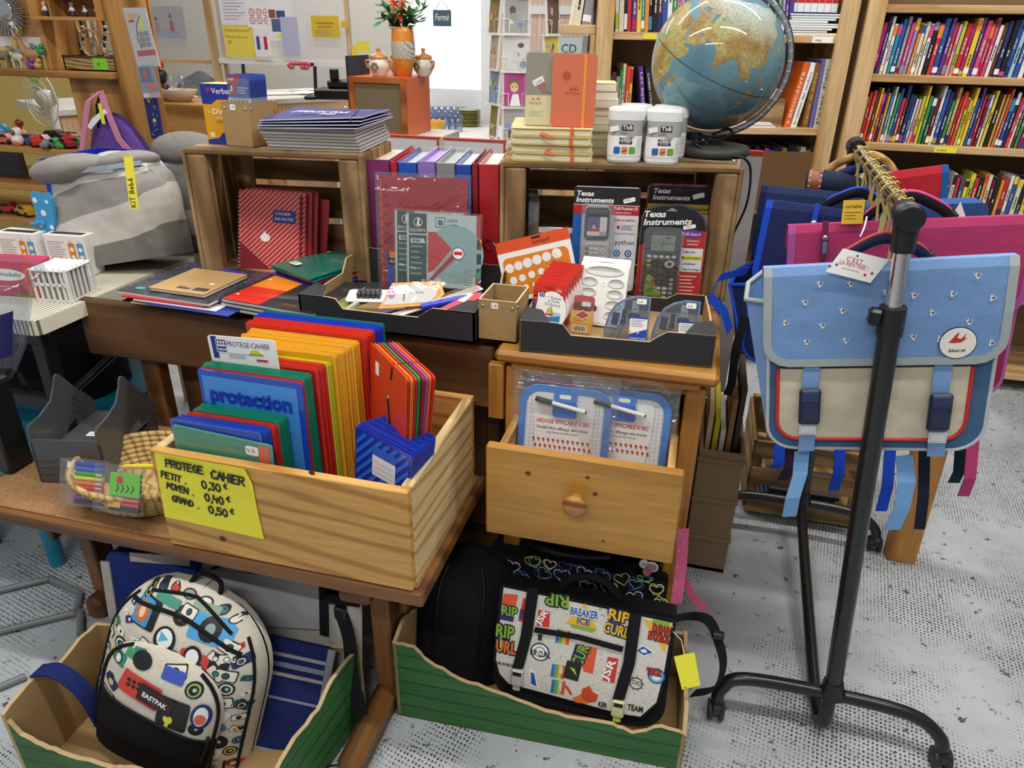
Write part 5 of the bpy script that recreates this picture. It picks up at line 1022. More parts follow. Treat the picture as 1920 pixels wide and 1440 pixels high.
b=MB();rhod(b,.088,.136,'',col('#d8632b',.5));b.text('RHODIA',.030,.062,.0058,col('#a8481d',.5),.0006,wid=.029);b.flat([(.036,.071),(.041,.077),(.046,.071)],col('#a8481d',.5),.0006);b.flat([(.044,.071),(.050,.079),(.055,.071)],col('#a8481d',.5),.0006);b.flat(circ(.0085,18,.030,.098),col('#b04a32',.4),.0006);b.box(.064,-.001,.0,.070,.139,.0012,col('#e48a2a',.5));b.out('orange_notebook',t,M=T(.054,-.002,.013))
b=MB().prism(rrect(.024,.012,.002,2),.0005,.0009,PRICE,M=T(.018,.074,0)@RZ(28));b.text('3,90€',.021,.078,.005,col('#5a6aa0',.5),.0012,rot=28);b.out('price_sticker',t)
b=MB();b.box(-.003,-.001,-.014,.146,.142,.0135,FILM);b.out('shrink_wrap',t)
for i in range(9):
 c=['#d9c79a','#cfc4a8','#7c7468','#e0d7bd','#b9b2a4','#d9c79a','#e3dcc8','#8a8172','#dfce98'][i];b=MB().box(0,0,0,.14,.10,.0150,col('#d8d0b8',.7)).box(-.001,-.001,.0150,.141,.101,.0160,col(c,.5))
 tag(b.out('notebook',M=T(-.335+.004*((i*3)%4),1.632+.0+.003*(i%3),nz+.0163*i)@RZ(10)),'notebook in the tall pile behind the orange one, %s from the bottom'%ORD[i],'notebook','pile behind the orange notebook')
LID=col('#e9e9e6',.35,coat=.2);BODY=col('#eceae6',.4)
def canister(M,label):
 t=thing('wipes_canister',label,'canister',M);q=.036
 def sq(r,n=6):return rrect(2*r,2*r,r*.55,n,-r,-r)
 b=MB();b.prism(sq(.033),0,.004,BODY,smooth=True).prism(sq(.0345),.004,.083,BODY);b.out('body',t)
 b=MB();b.prism(sq(.0365),.083,.101,LID,smooth=True);b.prism(sq(.033),.101,.104,LID,smooth=True);b.prism(sq(.024),.104,.1055,LID);b.out('lid',t)
 b=MB();F=FR((0,-.0347,0),(1,0,0),(0,0,1));G_=col('#a7a9ab',.4);b.prism(sq(.0347),.010,.0795,WHITE);b.prism(sq(.03485),.053,.0795,G_);b.prism(sq(.0348),.012,.0132,G_)
 F=FR((0,-.0350,0),(1,0,0),(0,0,1));b.flat([(-.017,.053),(.017,.053),(.017,.050),(.004,.050),(.0,.053)],G_,.0003,M=F)
 b.rect(-.010,.063,.013,.0745,INK,.0004,M=F);b.text("T'nB",-.0085,.0655,.0082,WHITE,.0007,M=F,wid=.020,bold=.02);b.rect(-.002,.065,.002,.073,RED,.0005,M=F);b.text('CLEANING',-.014,.0565,.0040,col('#5b5d60',.5),.0005,M=F,wid=.016)
 b.text('MULTI-USE',-.013,.0445,.0058,INK,.0005,M=F,wid=.026,bold=.02);b.rect(-.013,.037,.013,.0425,INK,.0004,M=F);b.text('80 WIPES',0,.0385,.0034,WHITE,.0007,'c',M=F,wid=.018)
 for k,c in enumerate(['#2f62ae','#d98a5a','#6fa030']):b.prism(rrect(.0125,.0135,.002,2,-.0235+.0155*k,.018),.0002,.0005,col(c,.4),M=F)
 b.flat([(-.006,.023),(.002,.026),(.003,.024),(-.005,.021)],col('#7a3a24',.4),.0008,M=F);b.text('CLEAN',.0290,.020,.0065,G_,.0005,M=F,rot=90)
 b.prism(rrect(.018,.010,.001,2),.0004,.0008,PRICE,M=F@T(-.033,.060,0)@RZ(10));b.out('label',t);return t
cn=canister(T(-.163,1.590,nz+.001)@RZ(10),'white canister of wipes, left of the front pair on the right crate')
dup(cn,T(-.086,1.594,nz+.001)@RZ(11),'white canister of wipes, right of the front pair beside the globe')
dup(cn,T(-.152,1.672,nz+.001)@RZ(9),'white canister of wipes behind the front left one')
dup(cn,T(-.078,1.680,nz+.001)@RZ(12),'white canister of wipes behind the front right one, by the globe')
AFR=[(-17,15),(-10,30),(0,36),(10,37),(20,32),(32,31),(35,28),(37,21),(43,12),(51,12),(48,4),(40,-3),(40,-15),(35,-24),(28,-33),(18,-34),(12,-17),(9,0),(8,4),(-8,4)]
LAND=[AFR,[(44,-25),(47,-25),(50,-15),(49,-12),(44,-17)],[(35,28),(39,21),(43,13),(52,16),(59,22),(56,26),(51,24),(48,30),(44,33),(36,33)],[(27,40),(36,36),(36,33),(44,33),(48,30),(52,27),(57,25),(66,25),(72,20),(74,13),(77,8),(80,13),(81,16),(87,21),(91,22),(94,17),(97,16),(99,9),(103,2),(104,1),(101,6),(100,13),(105,9),(109,12),(106,20),(110,21),(117,23),(122,30),(119,35),(122,40),(127,35),(129,37),(128,42),(140,50),(140,60),(180,66),(180,72),(100,77),(70,72),(40,67),(20,70),(5,60),(-9,43),(-5,36),(4,43),(10,44),(18,40),(14,45),(20,42),(23,37),(24,40)],[(95,5),(100,2),(106,-6),(103,-4),(98,1)],[(109,1),(111,-3),(115,-4),(119,5),(116,7),(112,3)],[(105,-6),(114,-7),(114,-9),(106,-8)],[(119,0),(124,1),(121,-1),(122,-5),(120,-5)],[(120,18),(122,14),(126,7),(122,8),(119,14)],[(130,32),(140,36),(142,43),(140,42),(136,36)],[(114,-22),(122,-18),(131,-12),(136,-12),(142,-11),(146,-19),(153,-28),(150,-37),(140,-38),(131,-32),(116,-35),(114,-27)],[(80,9.5),(82,7),(80,6)],[(131,-1),(141,-3),(150,-10),(139,-8)]]
SEA=[[(50,37),(54,37),(53,47),(48,45)],[(28,42),(41,41),(38,47),(30,46)],[(58,44),(61,44),(61,46),(58,46)]]
def inside(p,x,y):
 c=False;n=len(p)
 for i in range(n):
  x1,y1=p[i];x2,y2=p[i-1]
  if(y1>y)!=(y2>y)and x<(x2-x1)*(y-y1)/(y2-y1)+x1:c=not c
 return c
def globe_mesh(rad):
 nx,ny=300,150;vs=[];land=[];LO=[];LA=[]
 for j in range(ny+1):
  la=-90+180*j/ny
  for i in range(nx):
   lo=-103+360*i/nx;cl=math.cos(R(la));vs.append((rad*cl*math.sin(R(lo-77)),-rad*cl*math.cos(R(lo-77)),rad*math.sin(R(la))))
   q=0.0
   if any(inside(p,lo,la)for p in LAND)and not any(inside(p,lo,la)for p in SEA):q=1.0
   if la<-70:q=1.0
   land.append(q);LO.append(lo);LA.append(la)
 fs=[(j*nx+i,j*nx+(i+1)%nx,(j+1)*nx+(i+1)%nx,(j+1)*nx+i)for j in range(ny)for i in range(nx)]
 me=bpy.data.meshes.new('sphere');me.from_pydata(vs,[],fs);me.polygons.foreach_set('use_smooth',[True]*len(fs))
 for nm,dt in(('land',land),('lon',LO),('lat',LA)):
  a=me.attributes.new(nm,'FLOAT','POINT');a.data.foreach_set('value',dt)
 m,nt,b=nmat('printed_globe_map',.55,.25,1.0);L=nt.links.new;v=mapped(nt)
 def at(n):q=node(nt,'Attribute');q.attribute_name=n;return q.outputs['Fac']
 def mth(op,a,b_=None):
  q=node(nt,'Math');q.operation=op;L(a,q.inputs[0])if not isinstance(a,float)else None
  if b_ is not None:
   if isinstance(b_,float):q.inputs[1].default_value=b_
   else:L(b_,q.inputs[1])
  return q.outputs[0]
 n1=node(nt,'TexNoise',Scale=60.0,Detail=5.0);L(v,n1.inputs['Vector'])
 lf=ramp(nt,[(.46,'#000000'),(.52,'#ffffff')],mth('ADD',at('land'),mth('MULTIPLY',mth('SUBTRACT',n1.outputs['Fac'],.5),.55)))
 n2=node(nt,'TexNoise',Scale=22.0,Detail=6.0);L(v,n2.inputs['Vector']);lc=ramp(nt,[(.3,'#8a9158'),(.45,'#b3a566'),(.55,'#a58646'),(.68,'#8d7040'),(.78,'#c4bb8e')],n2.outputs['Fac'])
 cold=ramp(nt,[(.40,'#000000'),(.75,'#ffffff')],mth('DIVIDE',at('lat'),90.0));x0=node(nt,'MixRGB');L(cold,x0.inputs[0]);L(lc,x0.inputs[1]);x0.inputs[2].default_value=hexc('#a9b8b4')
 bd=node(nt,'TexVoronoi',Scale=115.0);bd.feature='DISTANCE_TO_EDGE';L(v,bd.inputs['Vector']);bl=ramp(nt,[(.02,'#6f5a4a'),(.06,'#ffffff')],bd.outputs['Distance']);x1=node(nt,'MixRGB',blend_type='MULTIPLY');x1.inputs[0].default_value=.5;L(x0.outputs[0],x1.inputs[1]);L(bl,x1.inputs[2])
 n3=node(nt,'TexNoise',Scale=9.0,Detail=3.0);L(v,n3.inputs['Vector']);sc=ramp(nt,[(.35,'#4f7684'),(.65,'#6b909a')],n3.outputs['Fac'])
 x2=node(nt,'MixRGB');L(lf,x2.inputs[0]);L(sc,x2.inputs[1]);L(x1.outputs[0],x2.inputs[2])
 def grat(a,w):return mth('LESS_THAN',mth('FRACT',mth('DIVIDE',mth('ADD',a,900.0),15.0)),w)
 g=mth('MAXIMUM',grat(at('lon'),.03),grat(at('lat'),.03));eq=mth('LESS_THAN',mth('ABSOLUTE',at('lat')),.6)
 gg=mth('MAXIMUM',mth('MULTIPLY',g,.35),mth('MULTIPLY',eq,.8));x3=node(nt,'MixRGB');L(gg,x3.inputs[0]);L(x2.outputs[0],x3.inputs[1]);x3.inputs[2].default_value=hexc('#2c4450');L(x3.outputs[0],b.inputs['Base Color'])
 b.inputs['Coat Roughness'].default_value=.03;me.materials.append(m);return me
GR=.1385;gc=Vector((.004,1.752,1.2515))
t=thing('globe','world globe showing the Indian Ocean, tilted on a dark round foot','globe',T(gc.x,gc.y,gc.z))
gl=bpy.data.objects.new('sphere',globe_mesh(GR));COL.objects.link(gl);gl.parent=t;gl.matrix_local=RY(24)@RX(13)
b=MB();RING=film('acrylic_meridian','#c9d2d6',gloss=.35,rough=.08,haze=.18)
def arc_ring(r0,r1,y0,y1,a0,a1,m,n=48):
 pr=[]
 for i in range(n+1):
  a=R(lerp(a0,a1,i/n));pr.append([((r*math.cos(a)),yy,r*math.sin(a))for r,yy in((r0,y0),(r1,y0),(r1,y1),(r0,y1))])
 vs=[p for q in pr for p in q];b.add(vs,[(i*4+j,i*4+(j+1)%4,i*4+4+(j+1)%4,i*4+4+j)for i in range(n)for j in range(4)],m,True)
arc_ring(GR+.004,GR+.016,-.009,.009,-116,72,RING);arc_ring(GR+.0145,GR+.0165,-.0095,.0095,-116,72,col('#3c4347',.25))
for k in range(24):
 a=R(-112+7.6*k);b.box(-.0006,-.0100,-.004,.0006,-.0094,.004,WHITE,M=Matrix.Rotation(0,4,'Z')@T((GR+.010)*math.cos(a),0,(GR+.010)*math.sin(a))@Matrix.Rotation(-a,4,'Y')@RY(90))
b.out('meridian_ring',t)
b=MB();b.lathe([(0,0),(.011,0),(.012,.004),(.008,.010),(0,.012)],CHROME,16,M=RY(24)@T(0,0,GR-.001));b.lathe([(0,0),(.010,0),(.010,.012),(0,.012)],CHROME,16,M=RY(24)@T(0,0,-GR-.012));b.out('axis_caps',t)
bz=CRZ-gc.z+.001;ox=.012;oy=-.006
DG=col('#3b3b3a',.55,bump=.2,bscale=300)
b=MB();b.lathe([(0,bz),(.080,bz),(.084,bz+.004),(.084,bz+.014),(.078,bz+.020),(.03,bz+.027),(.014,bz+.030),(0,bz+.03)],DG,40,M=T(ox,oy,0));b.lathe([(.010,bz+.029),(.009,-GR-.016)],CHROME,14,M=T(ox-.012,oy,0));b.out('foot',t)
b=MB();b.box(-.045,-.062,bz+.034,-.008,-.040,bz+.050,BLK_PLASTIC,.006);b.ring(-.026,0,.004,.008,INK,0,M=FR((0,-.0624,bz+.042),(1,0,0),(0,0,1)));b.out('cord_switch',t)
b=MB();b.tube(smooth_path([(-.01,-.05,bz+.04),(.02,-.052,bz+.036),(.05,-.04,bz+.05),(.04,-.03,bz+.058),(.01,-.045,bz+.046)],6),.0028,BLACK,8)
b.tube(smooth_path([(-.03,-.062,bz+.034),(-.01,-.075,bz+.022),(.045,-.078,bz+.010),(.085,-.068,bz+.002),(.102,-.05,bz-.03),(.104,-.04,bz-.10),(.085,-.03,bz-.18),(.08,-.03,bz-.26)],7),.0026,BLACK,8);b.out('power_cord',t)
# rolling garment rack
BT=col('#161617',.3,coat=.2)
rk=thing('garment_rack','black rolling garment rack with chrome crossbar, hung with satchels','rack',T(.38,1.5,0))
def foot(y,xs):
 x0,x1=xs;W2(MB().tube(smooth_path([(x0,y-.02,.035),(x0+.006,y-.012,.075),(x0+.05,y-.002,.104),((x0+x1)/2,y+.004,.105),(x1-.07,y-.002,.100),(x1-.012,y-.016,.070),(x1,y-.022,.030)],7),.0135,BT,12),'foot',rk)
foot(1.168,(.170,.604));foot(1.86,(.186,.606))
for(x,y)in((.172,1.142),(.606,1.142),(.186,1.835),(.606,1.836)):
 b=MB();b.box(x-.012,y-.014,.018,x+.012,y+.014,.046,BT,.005);
 for s in(-1,1):b.lathe([(0,0),(.021,0),(.021,.009),(.012,.011),(0,.011)],col('#2a2a2b',.5),18,M=FR((x+.004*s-(.0055 if s<0 else-.0055)*0,y+.004,.021),(0,1,0),(0,0,1))@T(0,0,.002*s if s>0 else-.013))
 W2(b,'caster',rk)
W2(MB().tube(smooth_path([(.385,1.168,.105),(.384,1.155,.055),(.382,1.165,.030),(.380,1.20,.022),(.380,1.28,.030),(.386,1.60,.075),(.394,1.86,.105)],7),.0135,BT,12),'connecting_bar',rk)
p0,p1=Vector((.388,1.172,.118)),Vector((.300,1.152,1.040));q0,q1=Vector((.396,1.86,.118)),Vector((.338,1.852,1.050))
def along(a,b_,t):return a+(b_-a)*t
for a,b_ in((p0,p1),(q0,q1)):
 W2(MB().tube([a,along(a,b_,.87)],.0165,BT,14),'post',rk)
 W2(MB().tube([along(a,b_,.85),b_],.0125,CHROME,14),'upper_tube',rk)
 b=MB();b.tube([along(a,b_,.835),along(a,b_,.885)],.0195,BLK_PLASTIC,14);c=along(a,b_,.865);b.box(c.x-.034,c.y-.014,c.z-.012,c.x-.015,c.y+.008,c.z+.014,BLK_PLASTIC,.004);W2(b,'clamp_collar',rk)
 b=MB();b.tube([a-(b_-a).normalized()*.012,along(a,b_,.028)],[.026,.0185],BLK_PLASTIC,10);W2(b,'base_socket',rk)
up=(p1-p0).normalized()
cb0,cb1=p1+up*.033,q1+up*.030
W2(MB().tube([cb0,cb1],.0128,CHROME,16),'crossbar',rk)
for(c,d,b_)in((cb0,(cb1-cb0).normalized(),p1),(cb1,(cb0-cb1).normalized(),q1)):
 b=MB();b.tube([c-d*.024,c-d*.022,c+d*.028],[.016,.0205,.0185],BLK_PLASTIC,16);b.tube([c-up*.006,b_-up*.020],[.0185,.0165],BLK_PLASTIC,14);W2(b,'elbow_joint',rk)
TW=col('#dccb72',.8)
for i,f in enumerate((.06,.15,.25,.31,.38,.48,.60,.72,.84)):
 c=cb0.lerp(cb1,f);b=MB();r=random.Random(i)
 for k in range(1 if i%2 else 2):
  o=Vector((0,.004*k-.002+.002*i%.003,0));b.tube([c+o+Vector((.0142*math.cos(R(a)),.0025*math.sin(R(a*2)),.0142*math.sin(R(a))))for a in range(0,360,30)],.0008,TW,5,closed=True)
 L1=r.uniform(.05,.085)
 for k in(-1,1):b.strip([c+Vector((.012*k,0,-.004)),c+Vector((.008*k+r.uniform(-.006,.006),.004*k,-.03)),c+Vector((.003*k,r.uniform(-.006,.006),-L1))],(.0022,.001,0),.0006,TW)
 b.tube([c+Vector((0,0,.0145)),c+Vector((.007,-.004,.018)),c+Vector((.012,.003,.014))],.0011,TW,5);b.tube([c+Vector((0,0,.0145)),c+Vector((-.006,.004,.017)),c+Vector((-.010,-.002,.013))],.0011,TW,5)
 tag(b.out('twine_tie'),'yellow twine tie on the rack crossbar, %s from the front elbow'%ORD[i],'twine','twine ties on the crossbar')
# satchels
def satchel(M,label,w,h,d,cb,cs,cf,cbind,pipe,fh,deco=None,cat='satchel',thin=.35):
 t=thing('school_satchel',label,cat,M);FB,FS,FF,FBI=fabric(cb,fold=.25),fabric(cs,fold=.2),fabric(cf,fold=.25),fabric(cbind,900)
 P=rrect(w,h-.013,(.045,.012,.012,.045),6)
 b=MB();n=len(P);bz=[-d*(1-(1-thin)*max(0,min(1,y/h)))for x,y in P]
 vs=[(x,y,0)for x,y in P]+[(x,y,z)for(x,y),z in zip(P,bz)];b.add(vs,[tuple(range(n))],FB).add(vs,[tuple(range(n,2*n))[::-1]],FS).add(vs,[(i,(i+1)%n,n+(i+1)%n,n+i)for i in range(n)],FS);b.out('body',t)
 dt=d*thin
 b=MB()
 b.tube([(x,y,-.001)for x,y in P],.0035,col(pipe,.6),6,closed=True);b.tube([(x,y,z)for(x,y),z in zip(P,bz)],.0035,col(pipe,.6),6,closed=True)
 b.out('piping',t)
 x0,x1=-.010,w+.010
 prof=[(h-.05,-dt-.004),(h-.010,-dt-.003),(h-.001,-dt*.5),(h+.001,.002),(h-.012,.009),(h-fh*.5,.012)]
 b=MB()
 vs=[]
 for(y,z)in prof:vs+=[(x0,y,z),(x1,y,z)]
 b.add(vs,[(2*i,2*i+1,2*i+3,2*i+2)for i in range(len(prof)-1)],FF)
 low=rrect(x1-x0,fh*.5,(.042,0,0,.042),6,x0,h-fh)
 b.prism(low,.0095,.0125,FF)
 if deco:deco(b)
 b.out('flap',t)
 bd=MB();edge=[(x0,h-.012,.010),(x0,h-fh*.5,.0125)]+[(q[0],q[1],.0125)for q in reversed(rrect(x1-x0,fh*.5,(.042,0,0,.042),6,x0,h-fh))if q[1]<h-fh*.5-.001][::1]
 edge=[(x0,h+.001,.002),(x0,h-.012,.0085),(x0,h-fh*.5,.0125),(x0,h-fh+.042,.0125)]+[(x0+.042-.042*math.cos(R(a)),h-fh+.042-.042*math.sin(R(a)),.0125)for a in(22,45,68,90)]+[(x1-.042+.042*math.sin(R(a)),h-fh+.042-.042*math.cos(R(a)),.0125)for a in(0,22,45,68,90)]+[(x1,h-fh*.5,.0125),(x1,h-.012,.0085),(x1,h+.001,.002)]
 vs=[];k=len(edge);fs=[]
 cx=w/2;
 for i,(x,y,z)in enumerate(edge):
  if i<=3:dx,dy=.013,0
  elif i>=k-4:dx,dy=-.013,0
  else:
   c=(x0+.042,h-fh+.042)if x<cx else(x1-.042,h-fh+.042);v=Vector((c[0]-x,c[1]-y));v=v.normalized()*.013;dx,dy=v.x,v.y
  vs+=[(x,y,z+.0012),(x+dx,y+dy,z+.0012),(x,y,z-.004),(x+dx,y+dy,z+.0004)]
 fs=[(4*i,4*i+1,4*i+5,4*i+4)for i in range(k-1)]+[(4*i,4*i+4,4*i+6,4*i+2)for i in range(k-1)]+[(4*i+1,4*i+3,4*i+7,4*i+5)for i in range(k-1)]
 bd.add(vs,fs,FBI);bd.out('flap_binding',t)
 return t
def handle(t,w,h,d,c1,c2,hgt=.04):
 d*=.35;h-=.012
 b=MB();pts=smooth_path([(w*.30,h+.006,-d*.6),(w*.36,h+hgt*.55,-d*.6),(w*.5,h+hgt,-d*.6),(w*.64,h+hgt*.55,-d*.6),(w*.70,h+.006,-d*.6)],5)
 b.tube(pts,.010,fabric(c1,300),8,ry=.006);b.tube([p+Vector((0,.0085,.002))for p in pts],.0028,col(c2,.6),6);b.out('handle',t)
SKY,STEEL='#7a9dcd','#4a6a90'
BAG=T(.176,1.192,.640)@RY(-8.5)@CARD
bw,bh,bdp=.336,.330,.115
BI=BAG.inverted()
def bl(px,py):q=BI@PP(px,py,BAG.translation,(BAG.to_3x3()@Vector((0,0,1))));return(q.x,q.y)
BIRD=[[(-.9,.9),(-.1,-.1),(-.5,-.5)],[(-.35,1.0),(.1,-.05),(-.35,-.3)],[(.7,.6),(.15,.15),(-.3,-.6)],[(1.0,.1),(.2,-.2),(-.3,-.75)],[(-.7,-.6),(-.2,-.2),(.1,-.7),(-.3,-.95)]]
WB=col('#efece2',.6)
def swallows(b):
 for(px,py)in((1482,512),(1518,484),(1430,514),(1537,527),(1594,527),(1643,503),(1448,553),(1509,561),(1579,577),(1628,589),(1473,600),(1541,604),(1512,635),(1435,630),(1585,632),(1472,668),(1523,680),(1570,682),(1632,661),(1660,542),(1712,548),(1784,545),(1707,510),(1769,499),(1830,511),(1858,553),(1746,581),(1710,625),(1814,597),(1856,637),(1690,675),(1743,670),(1807,673),(1760,630)):
  u,v=bl(px,py)
  if not(bh-.150<v<bh-.018 and .008<u<bw-.008):continue
  a=R((px*7+py*3)%50-25);s=.0066
  for tri in BIRD:b.add([(u+s*(x*math.cos(a)-y*math.sin(a)),v+s*(x*math.sin(a)+y*math.cos(a)),.0131)for x,y in tri],[tuple(range(len(tri)))],WB)
  b.flat(circ(s*.22,6,u,v),INK,.0133)
s1=satchel(BAG,'light blue school satchel with swallow print and cream pocket at the rack front',bw,bh,bdp,STEEL,SKY,SKY,'#a9b3b2','#b9c0c4',.168,deco=swallows)
u,v=bl(1791,637);b=MB();b.prism(circ(.0265,28,u,v),.0126,.0142,col('#1f3357',.5));b.prism(circ(.0252,28,u,v),.0142,.0146,WHITE);b.prism(circ(.0238,28,u,v),.0144,.0148,col('#efe9da',.5))
rd=[[(-.5,-.1),(-.15,.45),(.05,.55),(-.1,.15),(.15,.05),(.5,.5),(.35,.1),(.55,.15),(.2,-.2),(-.3,-.25),(-.62,-.2)]]
for tri in rd:b.add([(u+.022*x,v+.006+.022*y,.0151)for x,y in tri],[tuple(range(len(tri)))],RED)
b.text('School girl',u,v-.0145,.0052,INK,.0151,'c',shear=.2,bold=.03,wid=.024);b.out('round_badge',s1)
u0,u1=bl(1457,760)[0],bl(1812,760)[0];vb=bl(1600,820)[1];vt=.155
b=MB();pp=rrect(u1-u0,vt-vb,(.035,.002,.002,.035),5,u0,vb);b.prism(pp,.0005,.006,fabric('#d8cdb4',fold=.5));b.out('cream_pocket',s1)
b=MB();b.tube([(x,y,.006)for x,y in pp if y<vt-.001]and[(u0,vt,.006)]+[(x,y,.006)for x,y in(pp[-6:]+pp[:6])]+[(u1,vt,.006)],.0032,RED,6);b.out('pocket_piping',s1)
NB=col('#1d2746',.35)
for(pa,pb,qa,qb,ra,rb,ea)in((1518,712,1516,755,1513,800,840),(1760,716,1757,765,1754,815,850)):
 u,v=bl(pa,pb);ub,vb2=bl(qa,qb);uc,vc=bl(ra,rb);ue,ve=bl(ra-3,ea)
 b=MB();b.strip([(u+.002,v+.034,.0085),(u+.001,v+.012,.011),(u,v,.012),(ub,vb2,.0125),(uc,vc,.010),(ue,ve,.010)],(.0130,0,0),.0016,fabric(SKY,900));b.out('webbing_strap',s1)
 b=MB();b.box(ub-.0170,vb2-.034,.011,ub+.0170,vb2+.034,.021,NB,.004);b.box(ub-.0135,vb2+.012,.0212,ub+.0135,vb2+.029,.0222,col('#26325a',.35),.001)
 b.box(ub-.012,vb2-.030,.0208,ub+.012,vb2-.0275,.0214,INK)
 for s in(-1,1):b.lathe([(0,.0005),(.003,.0005),(.004,0)],col('#141c38',.35),12,M=T(ub+.0125*s,vb2+.004,.0209))
 b.out('buckle',s1)
 b=MB();b.box(uc-.0135,vc-.009,.0115,uc+.0135,vc+.011,.0125,col('#e6e6e8',.4));b.frame(rrect(.022,.015,0,x0=uc-.011,y0=vc-.0065),rrect(.0212,.0142,0,x0=uc-.0106,y0=vc-.0061),INK,.0127);b.out('reflective_tab',s1)
b=MB();b.strip([bl(1505,850)+(-.01,),bl(1500,890)+(.0,),bl(1486,930)+(.006,),bl(1480,968)+(.0,)],(.0125,.002,0),.0016,fabric('#7fb0e6',900));b.out('shoulder_strap',s1)
b=MB();b.strip([bl(1700,865)+(-.02,),bl(1700,905)+(.0,),bl(1690,950)+(.004,),bl(1672,992)+(.002,)],(.0135,.002,0),.0016,fabric('#7fb0e6',900));b.out('shoulder_strap',s1)
b=MB();FSK=fabric(SKY,fold=.3);u0,v0=bl(1418,835);u1,v1=bl(1372,562);u2,v2=bl(1418,556)
pk=[(-.001,.035,-.01),(-.034,v1-.01,-.03),(-.030,v1-.012,-.09),(-.001,.035,-.10)]
b.add([(-.001,.03,-.004),(-.001,v2-.012,-.004),(-.036,v1-.010,-.028),(-.030,v1-.002,-.095),(-.001,v2+.012,-.11),(-.001,.03,-.11)],[(0,1,2),(0,2,3,5),(5,3,4)],FSK);b.out('side_pocket',s1)
b=MB();b.tube([(-.001,v2-.012,-.003),(-.036,v1-.010,-.028),(-.030,v1-.002,-.095),(-.001,v2+.012,-.11)],.0045,fabric('#a9b3b2',900),6);b.out('pocket_binding',s1)
handle(s1,bw,bh,bdp,'#202a44','#c03a36',.045)
t=thing('paper_tag','white tag reading C\'EST LA RENTRÉE on the light blue satchel','tag',BAG)
b=MB();c=[bl(1545,503),bl(1628,524),bl(1642,469),bl(1562,457)];ctr=Vector((sum(q[0]for q in c)/4,sum(q[1]for q in c)/4));an=math.degrees(math.atan2(c[1][1]-c[0][1],c[1][0]-c[0][0]));w0=math.hypot(c[1][0]-c[0][0],c[1][1]-c[0][1]);h0=math.hypot(c[3][0]-c[0][0],c[3][1]-c[0][1])
TG=T(c[0][0],c[0][1],.018)@RZ(an)@RX(-6);SH=.012
b.prism([(0,0),(w0,0),(w0+SH,h0),(SH,h0)],0,.0006,WHITE,M=TG);b.text("C'EST",w0*.5,h0*.60,.0068,RED,.001,'c',M=TG,sp=1.1);b.text('LA RENTRÉE !',w0*.52,h0*.42,.0068,RED,.001,'c',M=TG,wid=w0*.62);lines(MB(),0,0,1,1,1,RED)
for k in range(8):b.flat(circ(.0022,8,w0*(.04+.13*k),h0*(.36 if k%2 else .24)),RED,.001,M=TG)if k not in(2,3,4,5)else b.rect(w0*(.1+.1*k),h0*.28,w0*(.1+.1*k)+w0*.09,h0*.31,col('#c9a7a2',.6),.001,M=TG)
b.flat(circ(.0016,8,w0*.52,h0*.86),INK,.001,M=TG);b.out('card',t)
b=MB();b.tube(smooth_path([(c[0][0]+.046,c[0][1]+.052,.019),(c[0][0]+.052,c[0][1]+.064,.012),(c[0][0]+.062,c[0][1]+.070,-.03)],4),.0012,WHITE,5);b.out('plastic_loop',t)
P2=T(.213,1.36,.668)@RY(-7)@CARD
s2=satchel(P2,'raspberry pink school satchel hanging just behind the light blue one',.368,.335,.10,'#a02a50','#852a56','#b53a68','#ac5594','#b5559a',.17);handle(s2,.368,.335,.10,'#17171d','#c9497f',.05)
b=MB();b.box(.045,.335-.06,.013,.055,.343,.0155,col('#7a1d45',.5));b.prism(rrect(.007,.022,.002,2,.047,.287),.0155,.019,CHROME);b.lathe([(0,.004),(.005,.003),(.005,0)],CHROME,10,M=T(.0505,.315,.0155));b.out('zip_pull',s2)
P3=T(.132,1.53,.664)@RZ(-9)@RY(2)@CARD
s3=satchel(P3,'navy satchel with royal blue binding, hanging behind the pink one',.31,.345,.12,'#1d2553','#182048','#232c5e','#1f4fd0','#1f4fd0',.18);handle(s3,.31,.345,.12,'#17171d','#1f4fd0',.045)
b=MB();b.box(.080,.345-.055,.013,.090,.353,.0155,col('#1f4fd0',.5));b.prism(rrect(.009,.028,.003,2,.081,.283),.0155,.019,col('#d9c4c0',.3));b.lathe([(0,.005),(.007,.004),(.007,0)],CHROME,12,M=T(.0855,.316,.0155));b.out('zip_pull',s3)
b=MB();FN=fabric('#1d2553',fold=.3);b.add([(-.001,.02,-.0),(-.001,.17,-.0),(-.05,.155,-.02),(-.048,.165,-.10),(-.001,.2,-.11),(-.001,.02,-.11),(-.02,.03,-.05)],[(0,1,2,6),(6,2,3),(5,6,3,4)],FN);b.tube([(-.001,.17,-.0),(-.05,.155,-.02),(-.048,.165,-.10),(-.001,.2,-.11)],.005,fabric('#1f4fd0',900),6);b.tube([(-.001,.02,0),(-.024,.09,-.01),(-.05,.155,-.02)],.004,fabric('#1f4fd0',900),6);b.out('side_pocket',s3)
b=MB();b.strip([(-.02,.19,-.03),(-.075,.17,-.01),(-.085,.125,-.005),(-.05,.10,0),(-.03,.06,.0)],(.004,.010,0),.0016,fabric('#1f4fd0',900));b.strip([(-.005,.10,.004),(-.01,.03,.01),(-.004,-.06,.008),(-.008,-.09,.006)],(.009,0,0),.0016,fabric('#15161c',900));b.out('shoulder_strap',s3)
def hang(par,y,px0,py0,px1,py1,c,wd=.0115):
 a,e=PY(px0,py0,y),PY(px1,py1,y);m=a.lerp(e,.5)+Vector((.006,-.012,0));a.z+=.05
 W2(MB().strip([a,m,e],(wd,.003,0),.0016,fabric(c,900)),'hanging_strap',par)
